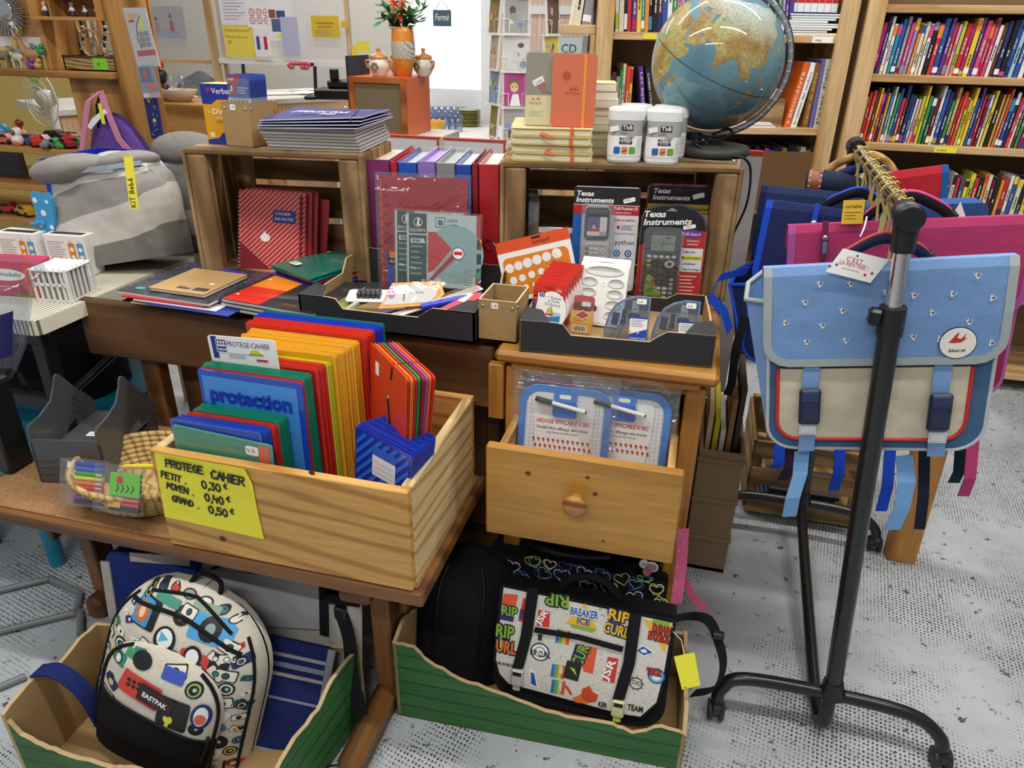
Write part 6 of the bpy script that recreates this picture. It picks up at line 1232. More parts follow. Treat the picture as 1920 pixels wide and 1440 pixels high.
hang(s3,1.40,1455,850,1452,878,'#1f4fd0');hang(s3,1.40,1568,845,1562,920,'#1f4fd0');hang(s3,1.40,1660,850,1652,958,'#1f4fd0');hang(s3,1.44,1722,850,1724,992,'#23263f');hang(s3,1.42,1478,845,1468,900,'#3a2340')
hang(s2,1.40,1812,850,1806,930,'#c9447c');hang(s2,1.43,1790,850,1788,905,'#17303f')
P4=T(.135,1.675,.667)@RZ(-4)@RY(1)@CARD
s4=satchel(P4,'dark denim satchel, rearmost at the left of the rack',.28,.345,.10,'#1b2445','#161d3a','#2a3860','#1c2a5a','#1c2a5a',.17)
t=thing('handbag','navy handbag with tan leather bands and rope-bound handle on the rack','handbag',T(.235,1.775,.70)@RZ(-10)@CARD)
HB=fabric('#232c44',fold=.2);b=MB();b.prism(rrect(.22,.29,(.03,.03,.03,.03),5),-.09,0,HB);b.out('body',t)
b=MB();b.tube(smooth_path([(.0,.315,.045),(.05,.318,.045),(.11,.305,.04),(.15,.285,.03)],5),.026,HB,12);b.out('rolled_pouch',t)
LE=col('#8a4a24',.45,bump=.15,bscale=200);b=MB();b.tube([(.004,.315,.045),(.032,.3165,.045)],.0275,LE,14)
for a in range(0,360,24):b.box(-.0005,-.001,-.001,.0025,.001,.001,WHITE,M=T(.006,.315+.0277*math.cos(R(a)),.045+.0277*math.sin(R(a))));b.box(-.0005,-.001,-.001,.0025,.001,.001,WHITE,M=T(.028,.3164+.0277*math.cos(R(a)),.045+.0277*math.sin(R(a))))
b.out('leather_band',t)
b=MB();b.tube(smooth_path([(.03,.29,-.04),(.04,.335,-.04),(.085,.365,-.04),(.13,.37,-.04),(.17,.34,-.04),(.18,.29,-.04)],6),.009,wood('rope_handle','#c79a5a','#9a6c34',axis=0,bands=120,rough=.7),10);b.out('rope_handle',t)
b=MB();b.tube(smooth_path([(.03,.29,.0),(.07,.335,.01),(.12,.35,.012),(.17,.33,.01),(.19,.28,.0)],6),.010,fabric('#25326a',500),10);b.out('padded_handle',t)
P5=T(.375,1.60,.755)@RZ(16)@RY(-8)@CARD
s5=satchel(P5,'red satchel edged in bright blue, behind the front elbow of the rack',.13,.31,.06,'#b3222c','#8f1c26','#c02a34','#1c63b0','#1c63b0',.14)
P6=T(.33,1.47,.76)@RY(-6)@CARD
t=thing('school_satchel','denim blue satchel with a white triangle, just above the pink flap','satchel',P6)
b=MB();b.prism(rrect(.205,.262,(.03,.014,.014,.03),5),-.05,0,fabric('#33568f',fold=.3));b.out('body',t)
b=MB();b.prism([(.135,.215),(.180,.215),(.1575,.265)],.001,.0025,WHITE);b.out('white_triangle',t)
b=MB();w0,h0=.034,.040;b.box(0,0,0,w0,h0,.0006,col('#e2b12c',.6));b.text('cartable',.004,.027,.0062,INK,.001,wid=.026);lines(b,.004,.005,.03,.021,3,col('#5a4718',.6),.2,.0009)
p=PY(1577,420,1.345);tag(b.out('price_tag',M=FR(p,(1,0,.09),(-.09,.1,1))),'orange-yellow price tag lettered cartable between navy and pink satchels','tag')
# on the floor beside and under the rack
t=thing('pallet_crate','slatted wooden crate on the floor under the hanging satchels','crate',T(.255,1.93,0))
for k,(z0,z1)in enumerate(((.0,.075),(.10,.165),(.19,.255))):MB().box(0,-.012,z0+.01,.31,0,z1,OLD[0],.002).out('slat',t)
for x in(0,.285):MB().box(x,0,0,x+.025,.025,.265,OLD[2],.002).out('corner_post',t)
for x in(0,.285):MB().box(x,.265,0,x+.025,.29,.265,OLD[2],.002).out('corner_post',t)
MB().box(.0,.29,.01,.31,.30,.255,OLD[0]).out('back_boards',t);MB().box(0,0,.02,.31,.29,.03,OLD[1]).out('bottom_boards',t)
for x in(-.008,.31):MB().box(x,0,.02,x+.008,.29,.25,OLD[1]).out('end_boards',t)
for k,c in enumerate(('#27507f','#1d3b66','#3a3a44')):tag(MB().box(0,0,0,.20,.14,.012,col(c,.5),.001).out('book',M=T(.30+.01*k,1.97,.031+.0135*k)),'%s book lying in the slatted floor crate'%('blue','dark blue','grey')[k],'book')
b=MB();b.box(0,0,0,.075,.045,.62,wood('pine_leg','#c98d45','#9a6226',axis=2,bands=14,rough=.45),.003)
tag(b.out('pine_plank',M=T(.632,1.80,0)@RX(-4)),'thick pine plank standing on the floor behind the satchel straps','plank')
t=thing('plastic_crate','brown plastic crate with papers on the floor right of the desk','crate',T(.083,1.62,0))
BP=col('#8a7355',.6);b=MB();b.box(.0,.0,.0,.11,.01,.37,BP,.002).box(.10,.01,.0,.11,.30,.37,BP,.002).box(0,.01,0,.01,.30,.37,BP,.002).box(0,.30,0,.11,.31,.37,BP,.002).box(0,0,0,.11,.31,.012,BP)
for z in(.10,.22,.34):b.box(-.002,-.004,z,.112,0,z+.012,BP,.001);b.box(.11,0,z,.114,.31,z+.012,BP,.001)
b.out('body',t)
for k,(c,h,nm)in enumerate((('#cdb98a',.45,'cream'),('#d6c22c',.43,'yellow'),('#e5e1d6',.40,'white'),('#9a7a4a',.49,'tan'),('#3a3026',.52,'dark brown'))):tag(MB().box(0,0,0,.012,.22,h,col(c,.6)).out('file',M=T(.096+.017*k,1.66,.0125)),'%s file standing in the brown plastic crate'%nm,'file')
# green fruit boxes on the floor with school bags
def green_mat():
 m,nt,b=nmat('green_printed_board',.5,.4);L=nt.links.new
 n=node(nt,'TexNoise',Scale=3.0,Detail=4.0);L(mapped(nt,(1.2,1,26)),n.inputs['Vector'])
 w=node(nt,'TexWave',Scale=9.0,Distortion=1.5,Detail=1.0);w.bands_direction='Z';L(mapped(nt,(.4,.4,1)),w.inputs['Vector'])
 mx=node(nt,'MixRGB',blend_type='MULTIPLY');mx.inputs[0].default_value=.6
 L(ramp(nt,[(.3,'#2c6031'),(.7,'#3a743a')],n.outputs['Fac']),mx.inputs[1]);L(ramp(nt,[(.0,'#4a6a4a'),(.12,'#ffffff')],w.outputs['Fac']),mx.inputs[2]);L(mx.outputs[0],b.inputs['Base Color']);return m
GRN=green_mat();EDGE=col('#c2a67a',.85,bump=.5,bscale=300)
def fruit_box(name,label,M,W,D,pf,pb,pl,pr,C=None):
 """torn-topped cardboard box; each profile is a list of (s, z) along its wall"""
 t=thing(name,label,'box',M);th=.005;r=random.Random(3)
 C=[Vector(c+(0,))for c in(C or[(0,0),(W,0),(W,D),(0,D)])]
 for prof,i,nm in((pf,0,'front_wall'),(pr,1,'right_wall'),(pb,2,'back_wall'),(pl,3,'left_wall')):
  a,c=C[i],C[(i+1)%4];L_=(c-a).length;k=L_/prof[-1][0];prof=[(q[0]*k,q[1])for q in prof];F=FR(a,c-a,(0,0,1));p=[]
  for(u,v)in zip(prof[:-1],prof[1:]):
   for m in range(4):f=m/4;p.append((lerp(u[0],v[0],f),lerp(u[1],v[1],f)+(r.uniform(-.003,.003)if m else 0)))
  p.append(prof[-1]);poly=[(0,0),(L_,0)]+p[::-1]
  b=MB();b.prism(poly,-th*.8,0,GRN,M=F,side=EDGE);b.prism(poly,-th*1.6,-th*.8,KRAFT,M=F,side=EDGE);b.out(nm,t)
 MB().prism([(q.x,q.y)for q in C],.001,.004,KRAFT).out('bottom',t);return t
W2_,A2=.586,2.5
def fz(px,py):
 p=PP(px,py,(-.479,.973,0),(-math.sin(R(A2)),math.cos(R(A2)),0));return(max(0,min(W2_,(Vector((p.x+.479,p.y-.973,0))).length)),p.z)
pf=[(0,.205)]+[fz(*q)for q in((775,1215),(800,1240),(860,1275),(930,1300),(1010,1330),(1060,1346),(1150,1360),(1185,1376),(1240,1364))]+[(W2_,fz(1285,1380)[1])]
fruit_box('fruit_box','green printed cardboard box on the floor below the drawer holding black satchels',T(-.479,.973,0)@RZ(A2),W2_,.238,pf,[(0,.13),(.2,.14),(.4,.16),(W2_,.19)],[(0,.19),(.10,.17),(.18,.215),(.238,.205)],[(0,.10),(.03,.14),(.1,.125),(.17,.13),(.238,.135)])
C1=[(-1.10,.650),(-.578,.672),(-.545,.965),(-1.105,.885)];n1=Vector((-.022,.522,0))
def f1(px,py):p=PP(px,py,(-1.10,.65,0),n1);return(max(0,p.x+1.10),p.z)
fruit_box('fruit_box','green cardboard box under the bench holding the camera-print backpack',T(0,0,0),0,0,[(0,.182)]+[f1(*q)for q in((37,1379),(75,1398),(124,1418),(210,1442))]+[(.25,.11),(.38,.105),(.5224,.15)],[(0,.185),(.2,.17),(.4,.19),(.566,.18)],[(0,.18),(.05,.185),(.12,.17),(.16,.195),(.235,.182)],[(0,.15),(.08,.172),(.15,.165),(.2,.19),(.295,.185)],C1)
u_=Vector((.095,.080,.355)).normalized();rr=Vector((.99,.03,-.12));rr=(rr-u_*rr.dot(u_)).normalized()
BPM=FR((-.896,.805,.006),rr,u_)@Matrix.Scale(1.04,4)
bpk=thing('backpack','cream backpack printed all over with cameras, black mesh pocket, in the left green box','backpack',BPM)
BH=.358
def hw(y):
 f=max(0.0,min(1.0,y/BH));return .163*(1-.08*f)*(1-max(0,(f-.52)/.48)**2.6)**.5+.0008
def dp(y):
 f=max(0.0,min(1.0,y/BH));return .074*(1-max(0,(f-.60)/.40)**3*.75)*(.80+.2*min(1,f*6))
def front(x,y,pocket=True):
 a=hw(y);q=min(.999,abs(x)/a);z=dp(y)*(1-q**3.2)**.42
 if pocket:
  px_,py_=x+.004,y;pa=.114*(1-max(0,(py_-.13)/.115)**3 if py_>.13 else 1)**.5 if py_<.2449 else 0
  if pa>.002 and abs(px_)<pa:z+=.024*(1-(abs(px_)/pa)**4)**.5*(min(1,(.245-py_)/.05)**.6 if py_>.195 else 1)
 return z
CREAM=fabric('#dcd5c4',500,fold=.35);DK=fabric('#17171b',700);NAVYF=fabric('#1c2240',500)
b=MB()
def shell(s,v):
 y=BH*v;a=hw(y);an=math.pi*(s*1.0);x=-a*math.cos(an);z=front(x*.9995,y,False);return(x,y+.0,z)
b.grid(lambda s,v:shell(.5-.5*math.cos(math.pi*s),v),44,40,CREAM)
b.grid(lambda s,v:(-hw(BH*v)+2*hw(BH*v)*s,BH*v,-.012),6,24,DK)
for s in(0,1):b.grid(lambda q,v,s=s:((-1+2*s)*hw(BH*v),BH*v,-.012+q*.013),1,24,CREAM)
PALS=['#1c1c20','#1c1c20','#e9e4d6','#c43a30','#e3e0d2','#2f7f74','#4f9fce','#8faa55','#24305c','#d9c23a','#1f4f57','#8a8f88']
def decal(b,pts,m,off,surf=front,step=.012):
 P=[Vector((p[0],p[1]))for p in pts];Q=[]
 for a,c in zip(P,P[1:]+P[:1]):
  k=max(1,int((c-a).length/step));Q+=[a.lerp(c,i/k)for i in range(k)]
 c=sum(Q,Vector((0,0)))/len(Q);n=len(Q);vs=[];rings=(1,.7,.4)if max((q-c).length for q in Q)>.012 else(1,)
 for k in rings:vs+=[c+(q-c)*k for q in Q]
 vs.append(c);fs=[]
 for r_ in range(len(rings)-1):fs+=[(r_*n+i,r_*n+(i+1)%n,(r_+1)*n+(i+1)%n,(r_+1)*n+i)for i in range(n)]
 l=(len(rings)-1)*n;fs+=[(l+i,l+(i+1)%n,len(vs)-1)for i in range(n)]
 b.add([(v.x,v.y,surf(v.x,v.y)+off)for v in vs],fs,m,True)
def rot(pts,a,cx,cy):c,s=math.cos(R(a)),math.sin(R(a));return[(cx+x*c-y*s,cy+x*s+y*c)for x,y in pts]
def prints(b,pocket,cells,seed):
 r=random.Random(seed);sf=lambda x,y:front(x,y,pocket);lv=0
 for(x,y,sc)in cells:
  lv=(lv+1)%5;o=.0014+.0003*lv;a=r.uniform(-35,35);c1,c2,c3=(col(r.choice(PALS),.7)for _ in range(3));k=r.random();s=sc
  if k<.34:
   decal(b,rot(rrect(s*1.5,s*1.0,s*.18,2,-s*.75,-s*.5),a,x,y),c1,o,sf);decal(b,rot(rrect(s*.4,s*.2,s*.05,2,-s*.5,s*.45),a,x,y),INK,o+.0002,sf);decal(b,rot(circ(s*.40,14),a,x,y),INK,o+.0006,sf);decal(b,rot(circ(s*.30,14),a,x,y),col('#c9c6ba',.6),o+.0009,sf);decal(b,rot(circ(s*.2,12),a,x,y),c2,o+.0012,sf)
  elif k<.6:
   decal(b,circ(s*.55,16,x,y),INK,o,sf);decal(b,circ(s*.42,16,x,y),c2,o+.0003,sf);decal(b,circ(s*.3,14,x,y),INK,o+.0006,sf);decal(b,circ(s*.13,10,x+s*.05,y+s*.04),col('#9fc4b8',.5),o+.0009,sf)
  elif k<.82:
   decal(b,rot(rrect(s*1.3,s*.8,s*.12,2,-s*.65,-s*.4),a,x,y),INK,o,sf);decal(b,rot(rrect(s*1.16,s*.66,s*.1,2,-s*.58,-s*.33),a,x,y),col('#e3ddcc',.7),o+.0003,sf);decal(b,rot(circ(s*.24,12),a,x,y),INK,o+.0006,sf);decal(b,rot(circ(s*.18,12),a,x,y),c3,o+.0009,sf)
  else:decal(b,rot(rrect(s*.8,s*.5,s*.08,2,-s*.4,-s*.25),a,x,y),c1,o,sf);decal(b,rot(rrect(s*.2,s*.2,0,2,-s*.05,-s*.1),a,x,y),c2,o+.0003,sf)
r=random.Random(21);cells=[]
for j in range(13):
 for i in range(11):
  y=.02+j*.028+r.uniform(-.005,.005);f=-.87+i*.174+r.uniform(-.05,.05);x=f*hw(y)
  if y>BH-.028:continue
  if abs(x+.004)<.100 and y<.235:continue
  if .262<y<.325 and abs(x)<.075:continue
  if .262<y-.02*abs(x)/.1<.0:continue
  cells.append((x,y,r.uniform(.020,.030)*(1 if abs(f)<.75 else .75)))
prints(b,False,cells,5)
sfB=lambda x,y:front(x,y,False)
decal(b,rrect(.050,.050,.006,2,-.098,.272),INK,.002,sfB);decal(b,rrect(.036,.044,.004,2,-.098,.275),col('#3f8fc8',.6),.0024,sfB);decal(b,circ(.014,14,-.080,.297,.017),col('#c96a3a',.6),.0028,sfB);decal(b,circ(.006,12,-.080,.297,.010),col('#e3c9a0',.6),.0032,sfB)
decal(b,rrect(.078,.042,.003,2,.012,.292),col('#4a9ed6',.6),.002,sfB);decal(b,circ(.020,16,.048,.314),INK,.0024,sfB);decal(b,circ(.009,14,.048,.315),col('#8aa39c',.5),.0028,sfB)
decal(b,circ(.021,18,-.022,.270,.025),INK,.002,sfB);decal(b,circ(.015,16,-.022,.273,.018),WHITE,.0024,sfB);decal(b,circ(.012,3,-.026,.274,.012),col('#5fb0d8',.6),.0027,sfB)
decal(b,rrect(.055,.030,.008,2,.012,.243),col('#c8443a',.6),.002,sfB);decal(b,circ(.017,18,.036,.262,.021),INK,.0026,sfB);decal(b,circ(.012,16,.036,.262,.015),WHITE,.0029,sfB)
decal(b,circ(.016,16,-.008,.318),INK,.002,sfB);decal(b,circ(.008,12,-.008,.318),col('#6f7f78',.5),.0024,sfB);decal(b,rrect(.035,.028,.002,2,.066,.255),INK,.002,sfB);decal(b,rrect(.05,.014,.003,2,-.070,.322),col('#3f8f78',.6),.0022,sfB);decal(b,rrect(.05,.014,.005,3,.0,.332),col('#8aa08c',.6),.0022,sfB)
for(x,y,s_,c)in((-.07,.338,.008,'#24305c'),(-.045,.345,.007,'#c43a30'),(-.015,.347,.009,'#8aa08c'),(.018,.346,.009,'#1c1c20'),(.05,.342,.008,'#2f7f74'),(.078,.333,.007,'#1c1c20')):decal(b,circ(s_*1.5,12,x,y,s_*.8),INK,.0016,sfB);decal(b,circ(s_*1.1,12,x,y,s_*.55),col(c if c!='#1c1c20' else '#e3e0d2',.7),.002,sfB)
b.out('body',bpk)
PSC=Matrix.Diagonal((1.05,1.06,1,1))
b=MB()
def zl(f,y0,arc):return[(f*hw(min(BH,y))*1.0,y)for y in arc]
zp=[(-.98*hw(y),y)for y in[.06+.02*i for i in range(12)]];top=[(-.112+.224*i/16,.300+.022*math.sin(math.pi*i/16)-.014*(i/16))for i in range(17)]
b.tube([(x,y,sfB(x,y)+.002)for x,y in top],.0042,DK,6);b.tube([(x,y+.032*(1-abs(x)/.13)**.5,sfB(x,min(BH-.002,y+.032*(1-abs(x)/.13)**.5))+.0015)for x,y in top[2:15]],.0036,DK,6)
b.tube([(.94*hw(y),y,sfB(.94*hw(y),y)+.002)for y in[.03+.02*i for i in range(15)]],.0034,DK,6);b.tube([(-.94*hw(y),y,sfB(-.94*hw(y),y)+.002)for y in[.03+.02*i for i in range(15)]],.0034,DK,6);b.out('zips',bpk)
b=MB(PSC);
def pw(y):return .114*((1-max(0,(y-.13)/.115)**3)**.5 if y>.13 else 1)
b.grid(lambda s,v:((lambda a,y:(a*(-math.cos(math.pi*s))-.004,y,front(a*(-math.cos(math.pi*s))*.999-.004,y)+.0012))(pw(.2445*v),.2445*v)),30,30,CREAM)
r=random.Random(8);prints(b,True,[(x,y,r.uniform(.020,.030))for x,y in((-.085,.20),(-.05,.225),(-.088,.15),(.06,.205),(.085,.165),(.078,.13),(.02,.222),(.086,.10),(-.092,.12),(.088,.06))],9)
decal(b,[(-.072,.160),(-.062,.196),(.010,.186),(.004,.138),(-.070,.150)],col('#d14436',.65),.0032)
for i in range(2):
 for j in range(4):decal(b,circ(.0040,8,-.052+.010*j,.168+.010*i),INK,.0038)
decal(b,rrect(.055,.060,.006,3,.008,.118),INK,.0034);decal(b,circ(.0085,14,.030,.135,.009),col('#ddd848',.6),.0042)
decal(b,[(.028,.135),(.026,.120),(.033,.120),(.033,.133)],col('#ddd848',.6),.0043);decal(b,rrect(.040,.022,.003,2,.0,.205),col('#3f55b5',.6),.0034);decal(b,rrect(.035,.014,.002,2,-.075,.212),col('#3f8f60',.6),.0032);decal(b,circ(.018,16,-.04,.218,.015),INK,.0036)
decal(b,circ(.016,18,.082,.160,.026),NAVY,.0042);decal(b,circ(.011,16,.082,.160,.020),WHITE,.0046);decal(b,circ(.009,14,.082,.154,.011),col('#d96a55',.6),.005)
b.out('front_pocket',bpk)
b=MB(PSC);PW=Matrix.Identity(4);lg=rot(rrect(.066,.036,.003,2,-.033,-.018),-9,.002,.163)
decal(b,lg,INK,.0050);decal(b,rot(circ(.027,20,0,0,.0125),-9,.002,.163),col('#a8232a',.5),.0056);decal(b,rot(circ(.0255,20,0,0,.0112),-9,.002,.163),INK,.0060)
tmp=MB();tmp.text('EASTPAK',0,-.0048,.0098,WHITE,0,'c',bold=.035,wid=.047);tmp.text('USA',0,-.0105,.0038,RED,0,'c')
for f,mi in zip(tmp.f,tmp.mi):
 q=rot([(tmp.v[k][0],tmp.v[k][1])for k in f],-9,.002,.163);b.add([(x,y,front(x,y)+.0068)for x,y in q],[tuple(range(len(q)))],tmp.mats[mi])
b.out('logo_patch',bpk)
b=MB(PSC)
MESH=fabric('#131316',260,bump=.8)
b.grid(lambda s,v:((lambda xx,y:(xx-.004,y,front(xx*.999-.004,y)+.0042))(.1142*(-math.cos(math.pi*s)),(.128-.020*(s))*v)),26,14,MESH);b.tube([(xx-.004,.128-.020*((xx/.1142+1)/2),front(xx*.999-.004,.128-.02*((xx/.1142+1)/2))+.005)for xx in[-.111+.0111*i for i in range(21)]],.0022,DK,6);b.out('mesh_pocket',bpk)
b=MB(PSC);b.tube([(pw(y)*.97-.004,y,front(pw(y)*.96-.004,y)+.004)for y in[.02+.015*i for i in range(15)]],.0034,DK,6);b.out('pocket_zip',bpk);b=MB(PSC);b.tube([(-pw(y)*.97-.004,y,front(-pw(y)*.96-.004,y)+.004)for y in[.02+.015*i for i in range(15)]],.0034,DK,6);b.out('pocket_zip',bpk)
for(x,y)in((.100,.12),(.108,.09),(.130,.06)):b=MB(PSC);b.tube(smooth_path([(x,y,front(x,y)+.006),(x+.003,y-.02,front(x,y)+.012),(x-.002,y-.05,front(x,y)+.010)],4),.003,BLACK,6);b.out('zip_cord',bpk)
b=MB();b.tube(smooth_path([(-.03,BH-.010,.01),(-.02,BH+.012,.0),(.02,BH+.012,.0),(.03,BH-.012,.01)],4),.005,DK,6);b.out('grab_loop',bpk)
GF,NF,GB,LG=fabric('#b3b1b3',500,fold=.5),fabric('#1d2a66',500,fold=.4),fabric('#8f959e',500),fabric('#c2bcb4',500,fold=.4)
def bagM(px,py,yy,lean=14,rz=0,roll=0):p=PY(px,py,yy);return T(p.x,p.y,max(p.z,.006))@RZ(rz)@RY(roll)@CARD@RX(-lean)
t=thing('satchel','pale grey satchel with black bands behind the camera-print backpack','satchel',T(-1.012,.905,.012)@RZ(6)@RY(0)@CARD@RX(-12))
b=MB();b.prism(rrect(.42,.30,(.03,.02,.02,.03),5),-.06,0,LG);b.out('body',t)
b=MB();b.tube([(.0,.285,-.03),(.42,.305,-.03)],.036,GF,18);b.prism([(0,.16),(.42,.19),(.42,.30),(0,.29)],.004,.010,GF);b.out('flap',t)
b=MB();
for x in(.0,.38):b=MB();b.box(x,.165+.03*x,.009,x+.035,.31+.03*x,.0125,DK);b.tube([(x,.286+.04*x,-.03),(x+.035,.288+.04*x,-.03)],.0372,DK,18);b.out('black_band',t)
b=MB();b.strip([(.16,.30,.012),(.20,.325,-.02),(.23,.32,-.05)],(.012,.004,0),.002,DK);b.strip([(.24,.30,.012),(.27,.33,-.02),(.29,.32,-.05)],(.012,.004,0),.002,DK);b.out('carry_straps',t)
b=MB();b.grid(lambda u,v:(.40+.07*u,.01+.27*v,.012+.02*math.sin(math.pi*u)),8,4,LG);b.box(.402,.265,.018,.472,.285,.034,DK);b.out('side_panel',t)
t=thing('satchel','navy satchel with grey binding leaning in front of the grey one, right of the backpack','satchel',T(-.80,.812,.012)@RZ(10)@CARD@RX(-22)@RZ(-8))
b=MB();b.prism(rrect(.20,.235,(.05,.01,.01,.01),5),-.012,0,NF);b.out('flap',t)
b=MB();e=[(.20,.235,.001),(.20,.05,.001)]+[(.15+.05*math.cos(R(a)),.05-.05*math.sin(R(a)),.001)for a in(22,45,68,90)]+[(.0,.0,.001)];b.strip(e,(.0,.0,.001),.001,GB)if False else b.tube(e,.0085,GB,8,ry=.003);b.out('grey_binding',t)
b=MB();
for y,c,w0 in((.205,'#a9a6b0',.007),(.185,'#8d93b0',.010),(.165,'#b8b2ae',.007),(.115,'#8f949f',.005)):b.box(.04,y-w0/2,.0005,.198,y+w0/2,.0015,fabric(c,600))
b.out('stripe_bands',t)
t=thing('satchel','dark blue satchel with beige edge at the left behind the backpack','satchel',T(-1.085,.880,.012)@RZ(6)@CARD@RX(-10))
b=MB();b.prism(rrect(.20,.325,(.02,.02,.03,.02),5),-.05,0,fabric('#22357f',500,fold=.5));b.out('body',t)
b=MB();b.strip([(.004,.01,.002),(.006,.16,.003),(.002,.30,.002)],(.010,0,0),.004,LG);b.strip([(.06,.318,.002),(.19,.322,.0)],(0,.010,0),.003,LG);b.out('beige_binding',t)
t=thing('shoulder_strap','black webbing strap trailing down at the right end of the left green box','strap',T(0,0,0))
b=MB();pts=[PY(640,1150,.97),PY(655,1200,.95),PY(660,1270,.93),PY(680,1360,.90),PY(660,1425,.84),PY(560,1445,.80)]
pts=[Vector((p.x,p.y,max(p.z,.01)))for p in pts];b.strip(smooth_path(pts,5),(.012,.004,.002),.003,DK);b.box(pts[0].x-.012,pts[0].y-.01,pts[0].z-.01,pts[0].x+.012,pts[0].y+.006,pts[0].z+.02,BLK_PLASTIC,.003);b.out('webbing',t)
b=MB();q=[PY(40,1245,.74),PY(75,1262,.76),PY(110,1300,.78)];q=[Vector((p.x,p.y,max(p.z,.03)))for p in q]
tag(MB().strip(smooth_path([Vector((-1.10,.735,.20)),Vector((-1.06,.742,.205)),Vector((-1.02,.748,.16)),Vector((-1.0,.75,.08))],5),(0,.016,.0),.003,fabric('#1f2c6a',500)).out('blue_strap'),'dark blue strap drooping over the left wall of the left green box','strap')
c0,c1,c2=PY(930,1290,1.035),PY(1215,1352,1.035),PY(945,1095,1.10)
RM=FR(c0,c1-c0,c2-c0);RI=RM.inverted();RN=RM.to_3x3()@Vector((0,0,1))
def rl(px,py):q=RI@PP(px,py,RM.translation,RN);return(q.x,q.y)
rc=thing('satchel','black satchel with white flap covered in surf sticker print, in the right green box','satchel',RM)
A,B_,C_,D_=rl(942,1095),rl(1262,1165),rl(1224,1345),rl(925,1262)
b=MB();wd=B_[0]-A[0];hh=A[1]-D_[1]
b.prism(rrect(wd+.012,hh+.050,(.05,.01,.01,.05),6,A[0]-.006,D_[1]-.050),-.05,-.004,DK);b.out('body',rc)
WF=nmat('doodle_print_cloth',.75,.3);m,nt,bb=WF;v=mapped(nt);n=node(nt,'TexNoise',Scale=34.0,Detail=0.0,Distortion=3.5);nt.links.new(v,n.inputs['Vector'])
mm=node(nt,'Math');mm.operation='PINGPONG';mm.inputs[1].default_value=.06;nt.links.new(n.outputs['Fac'],mm.inputs[0]);nt.links.new(ramp(nt,[(.006,'#a39c92'),(.014,'#ddd8cf')],mm.outputs[0]),bb.inputs['Base Color']);WFM=m
b=MB();fl=[rl(*q)for q in((940,1093),(1268,1162),(1250,1265),(1236,1318),(1205,1346),(1165,1340),(1000,1295),(950,1282),(932,1262),(925,1235))]
b.prism(fl,-.003,.002,DK);cx=sum(p[0]for p in fl)/len(fl);cy=sum(p[1]for p in fl)/len(fl);b.flat([(cx+(x-cx)*.965,cy+(y-cy)*.955)for x,y in fl],WFM,.0024)
Z0=.0030
def sq(a,m_,z=Z0):b.flat([rl(*p)for p in a],m_,z)
def tx(s,px,py,px2,py2,m_,h,z=Z0+.0006,bold=.03,flip=False,ol=None):
 x,y=rl(px,py);x2,y2=rl(px2,py2);an=math.degrees(math.atan2(y2-y,x2-x));L_=math.hypot(x2-x,y2-y)
 if ol:b.text(s,x,y,h*1.25,ol,z-.0002,bold=bold+.09,wid=L_*1.05,rot=an)
 b.text(s,x,y,h*1.25,m_,z,bold=bold,wid=L_,rot=an)
GRNP,BLU,ORG,YEL=col('#7fae3a',.6),col('#2356a8',.6),col('#e0742a',.6),col('#e7b62c',.6);RD=col('#d0352c',.6)
sq(((945,1112),(972,1114),(968,1135),(941,1133)),col('#e05a35',.6));sq(((940,1145),(965,1150),(963,1165),(937,1160)),NAVY);tx('RIP',941,1150,970,1156,GRNP,.017,ol=INK);tx('RIP',930,1190,964,1197,GRNP,.022,ol=INK);tx('URL',930,1218,968,1226,ORG,.021,ol=INK);tx('THE WORLD',930,1243,962,1249,INK,.005)
sq(((982,1120),(990,1122),(980,1165),(972,1162)),RD);sq(((976,1140),(984,1142),(980,1160),(973,1158)),BLU)
tx('RIP',1068,1118,1024,1111,GRNP,.020,ol=INK);sq(((1010,1142),(1032,1146),(1030,1175),(1007,1172)),RD);tx('JSR',1012,1172,1030,1146,WHITE,.010)
sq(((1098,1130),(1120,1181),(1060,1167)),YEL);tx('BREAKER',1070,1150,1122,1160,BLU,.013,ol=WHITE);tx('ICE',1082,1167,1106,1172,BLU,.011);sq(((1070,1168),(1118,1178),(1112,1184),(1072,1174)),GRNP,Z0+.0008)
sq(((1138,1140),(1150,1142),(1180,1200),(1145,1190)),BLU);tx('RIP',1140,1158,1180,1168,YEL,.018,ol=INK);tx('CURL',1130,1182,1178,1196,YEL,.018,ol=INK)
sq(((1206,1160),(1262,1172),(1246,1222)),YEL);sq(((1225,1160),(1258,1166),(1255,1172),(1222,1166)),GRNP,Z0+.0004);tx('DAWN',1222,1181,1256,1189,RD,.012,ol=INK);tx('PATROL',1214,1195,1254,1205,RD,.012,ol=INK)
sq(((1190,1218),(1205,1207),(1230,1222),(1207,1230)),WHITE);sq(((1194,1218),(1206,1210),(1224,1222),(1207,1227)),BLU,Z0+.0004);sq(((1200,1217),(1210,1215),(1214,1222),(1205,1222)),WHITE,Z0+.0008)
for rr_,c_ in((.0165,BLU),(.0135,col('#7fb4d8',.6)),(.009,WHITE)):x,y=rl(1231,1266);b.flat(circ(rr_,20,x,y),c_,Z0+.0003*(1+(.0165-rr_)*100))
tx('TOUR',1212,1262,1240,1266,RD,.011,z=Z0+.0014,ol=INK)
x,y=rl(1013,1221);b.flat(circ(.020,20,x,y),col('#35373c',.6),Z0);b.flat(circ(.017,20,x,y),WHITE,Z0+.0003);tx('RIP CURL',995,1225,1032,1233,INK,.010,z=Z0+.0008);b.ring(x,y,.010,.0115,INK,Z0+.0005)
CS=['#d9502c','#e9b82c','#5fae4a','#2f6fc0']
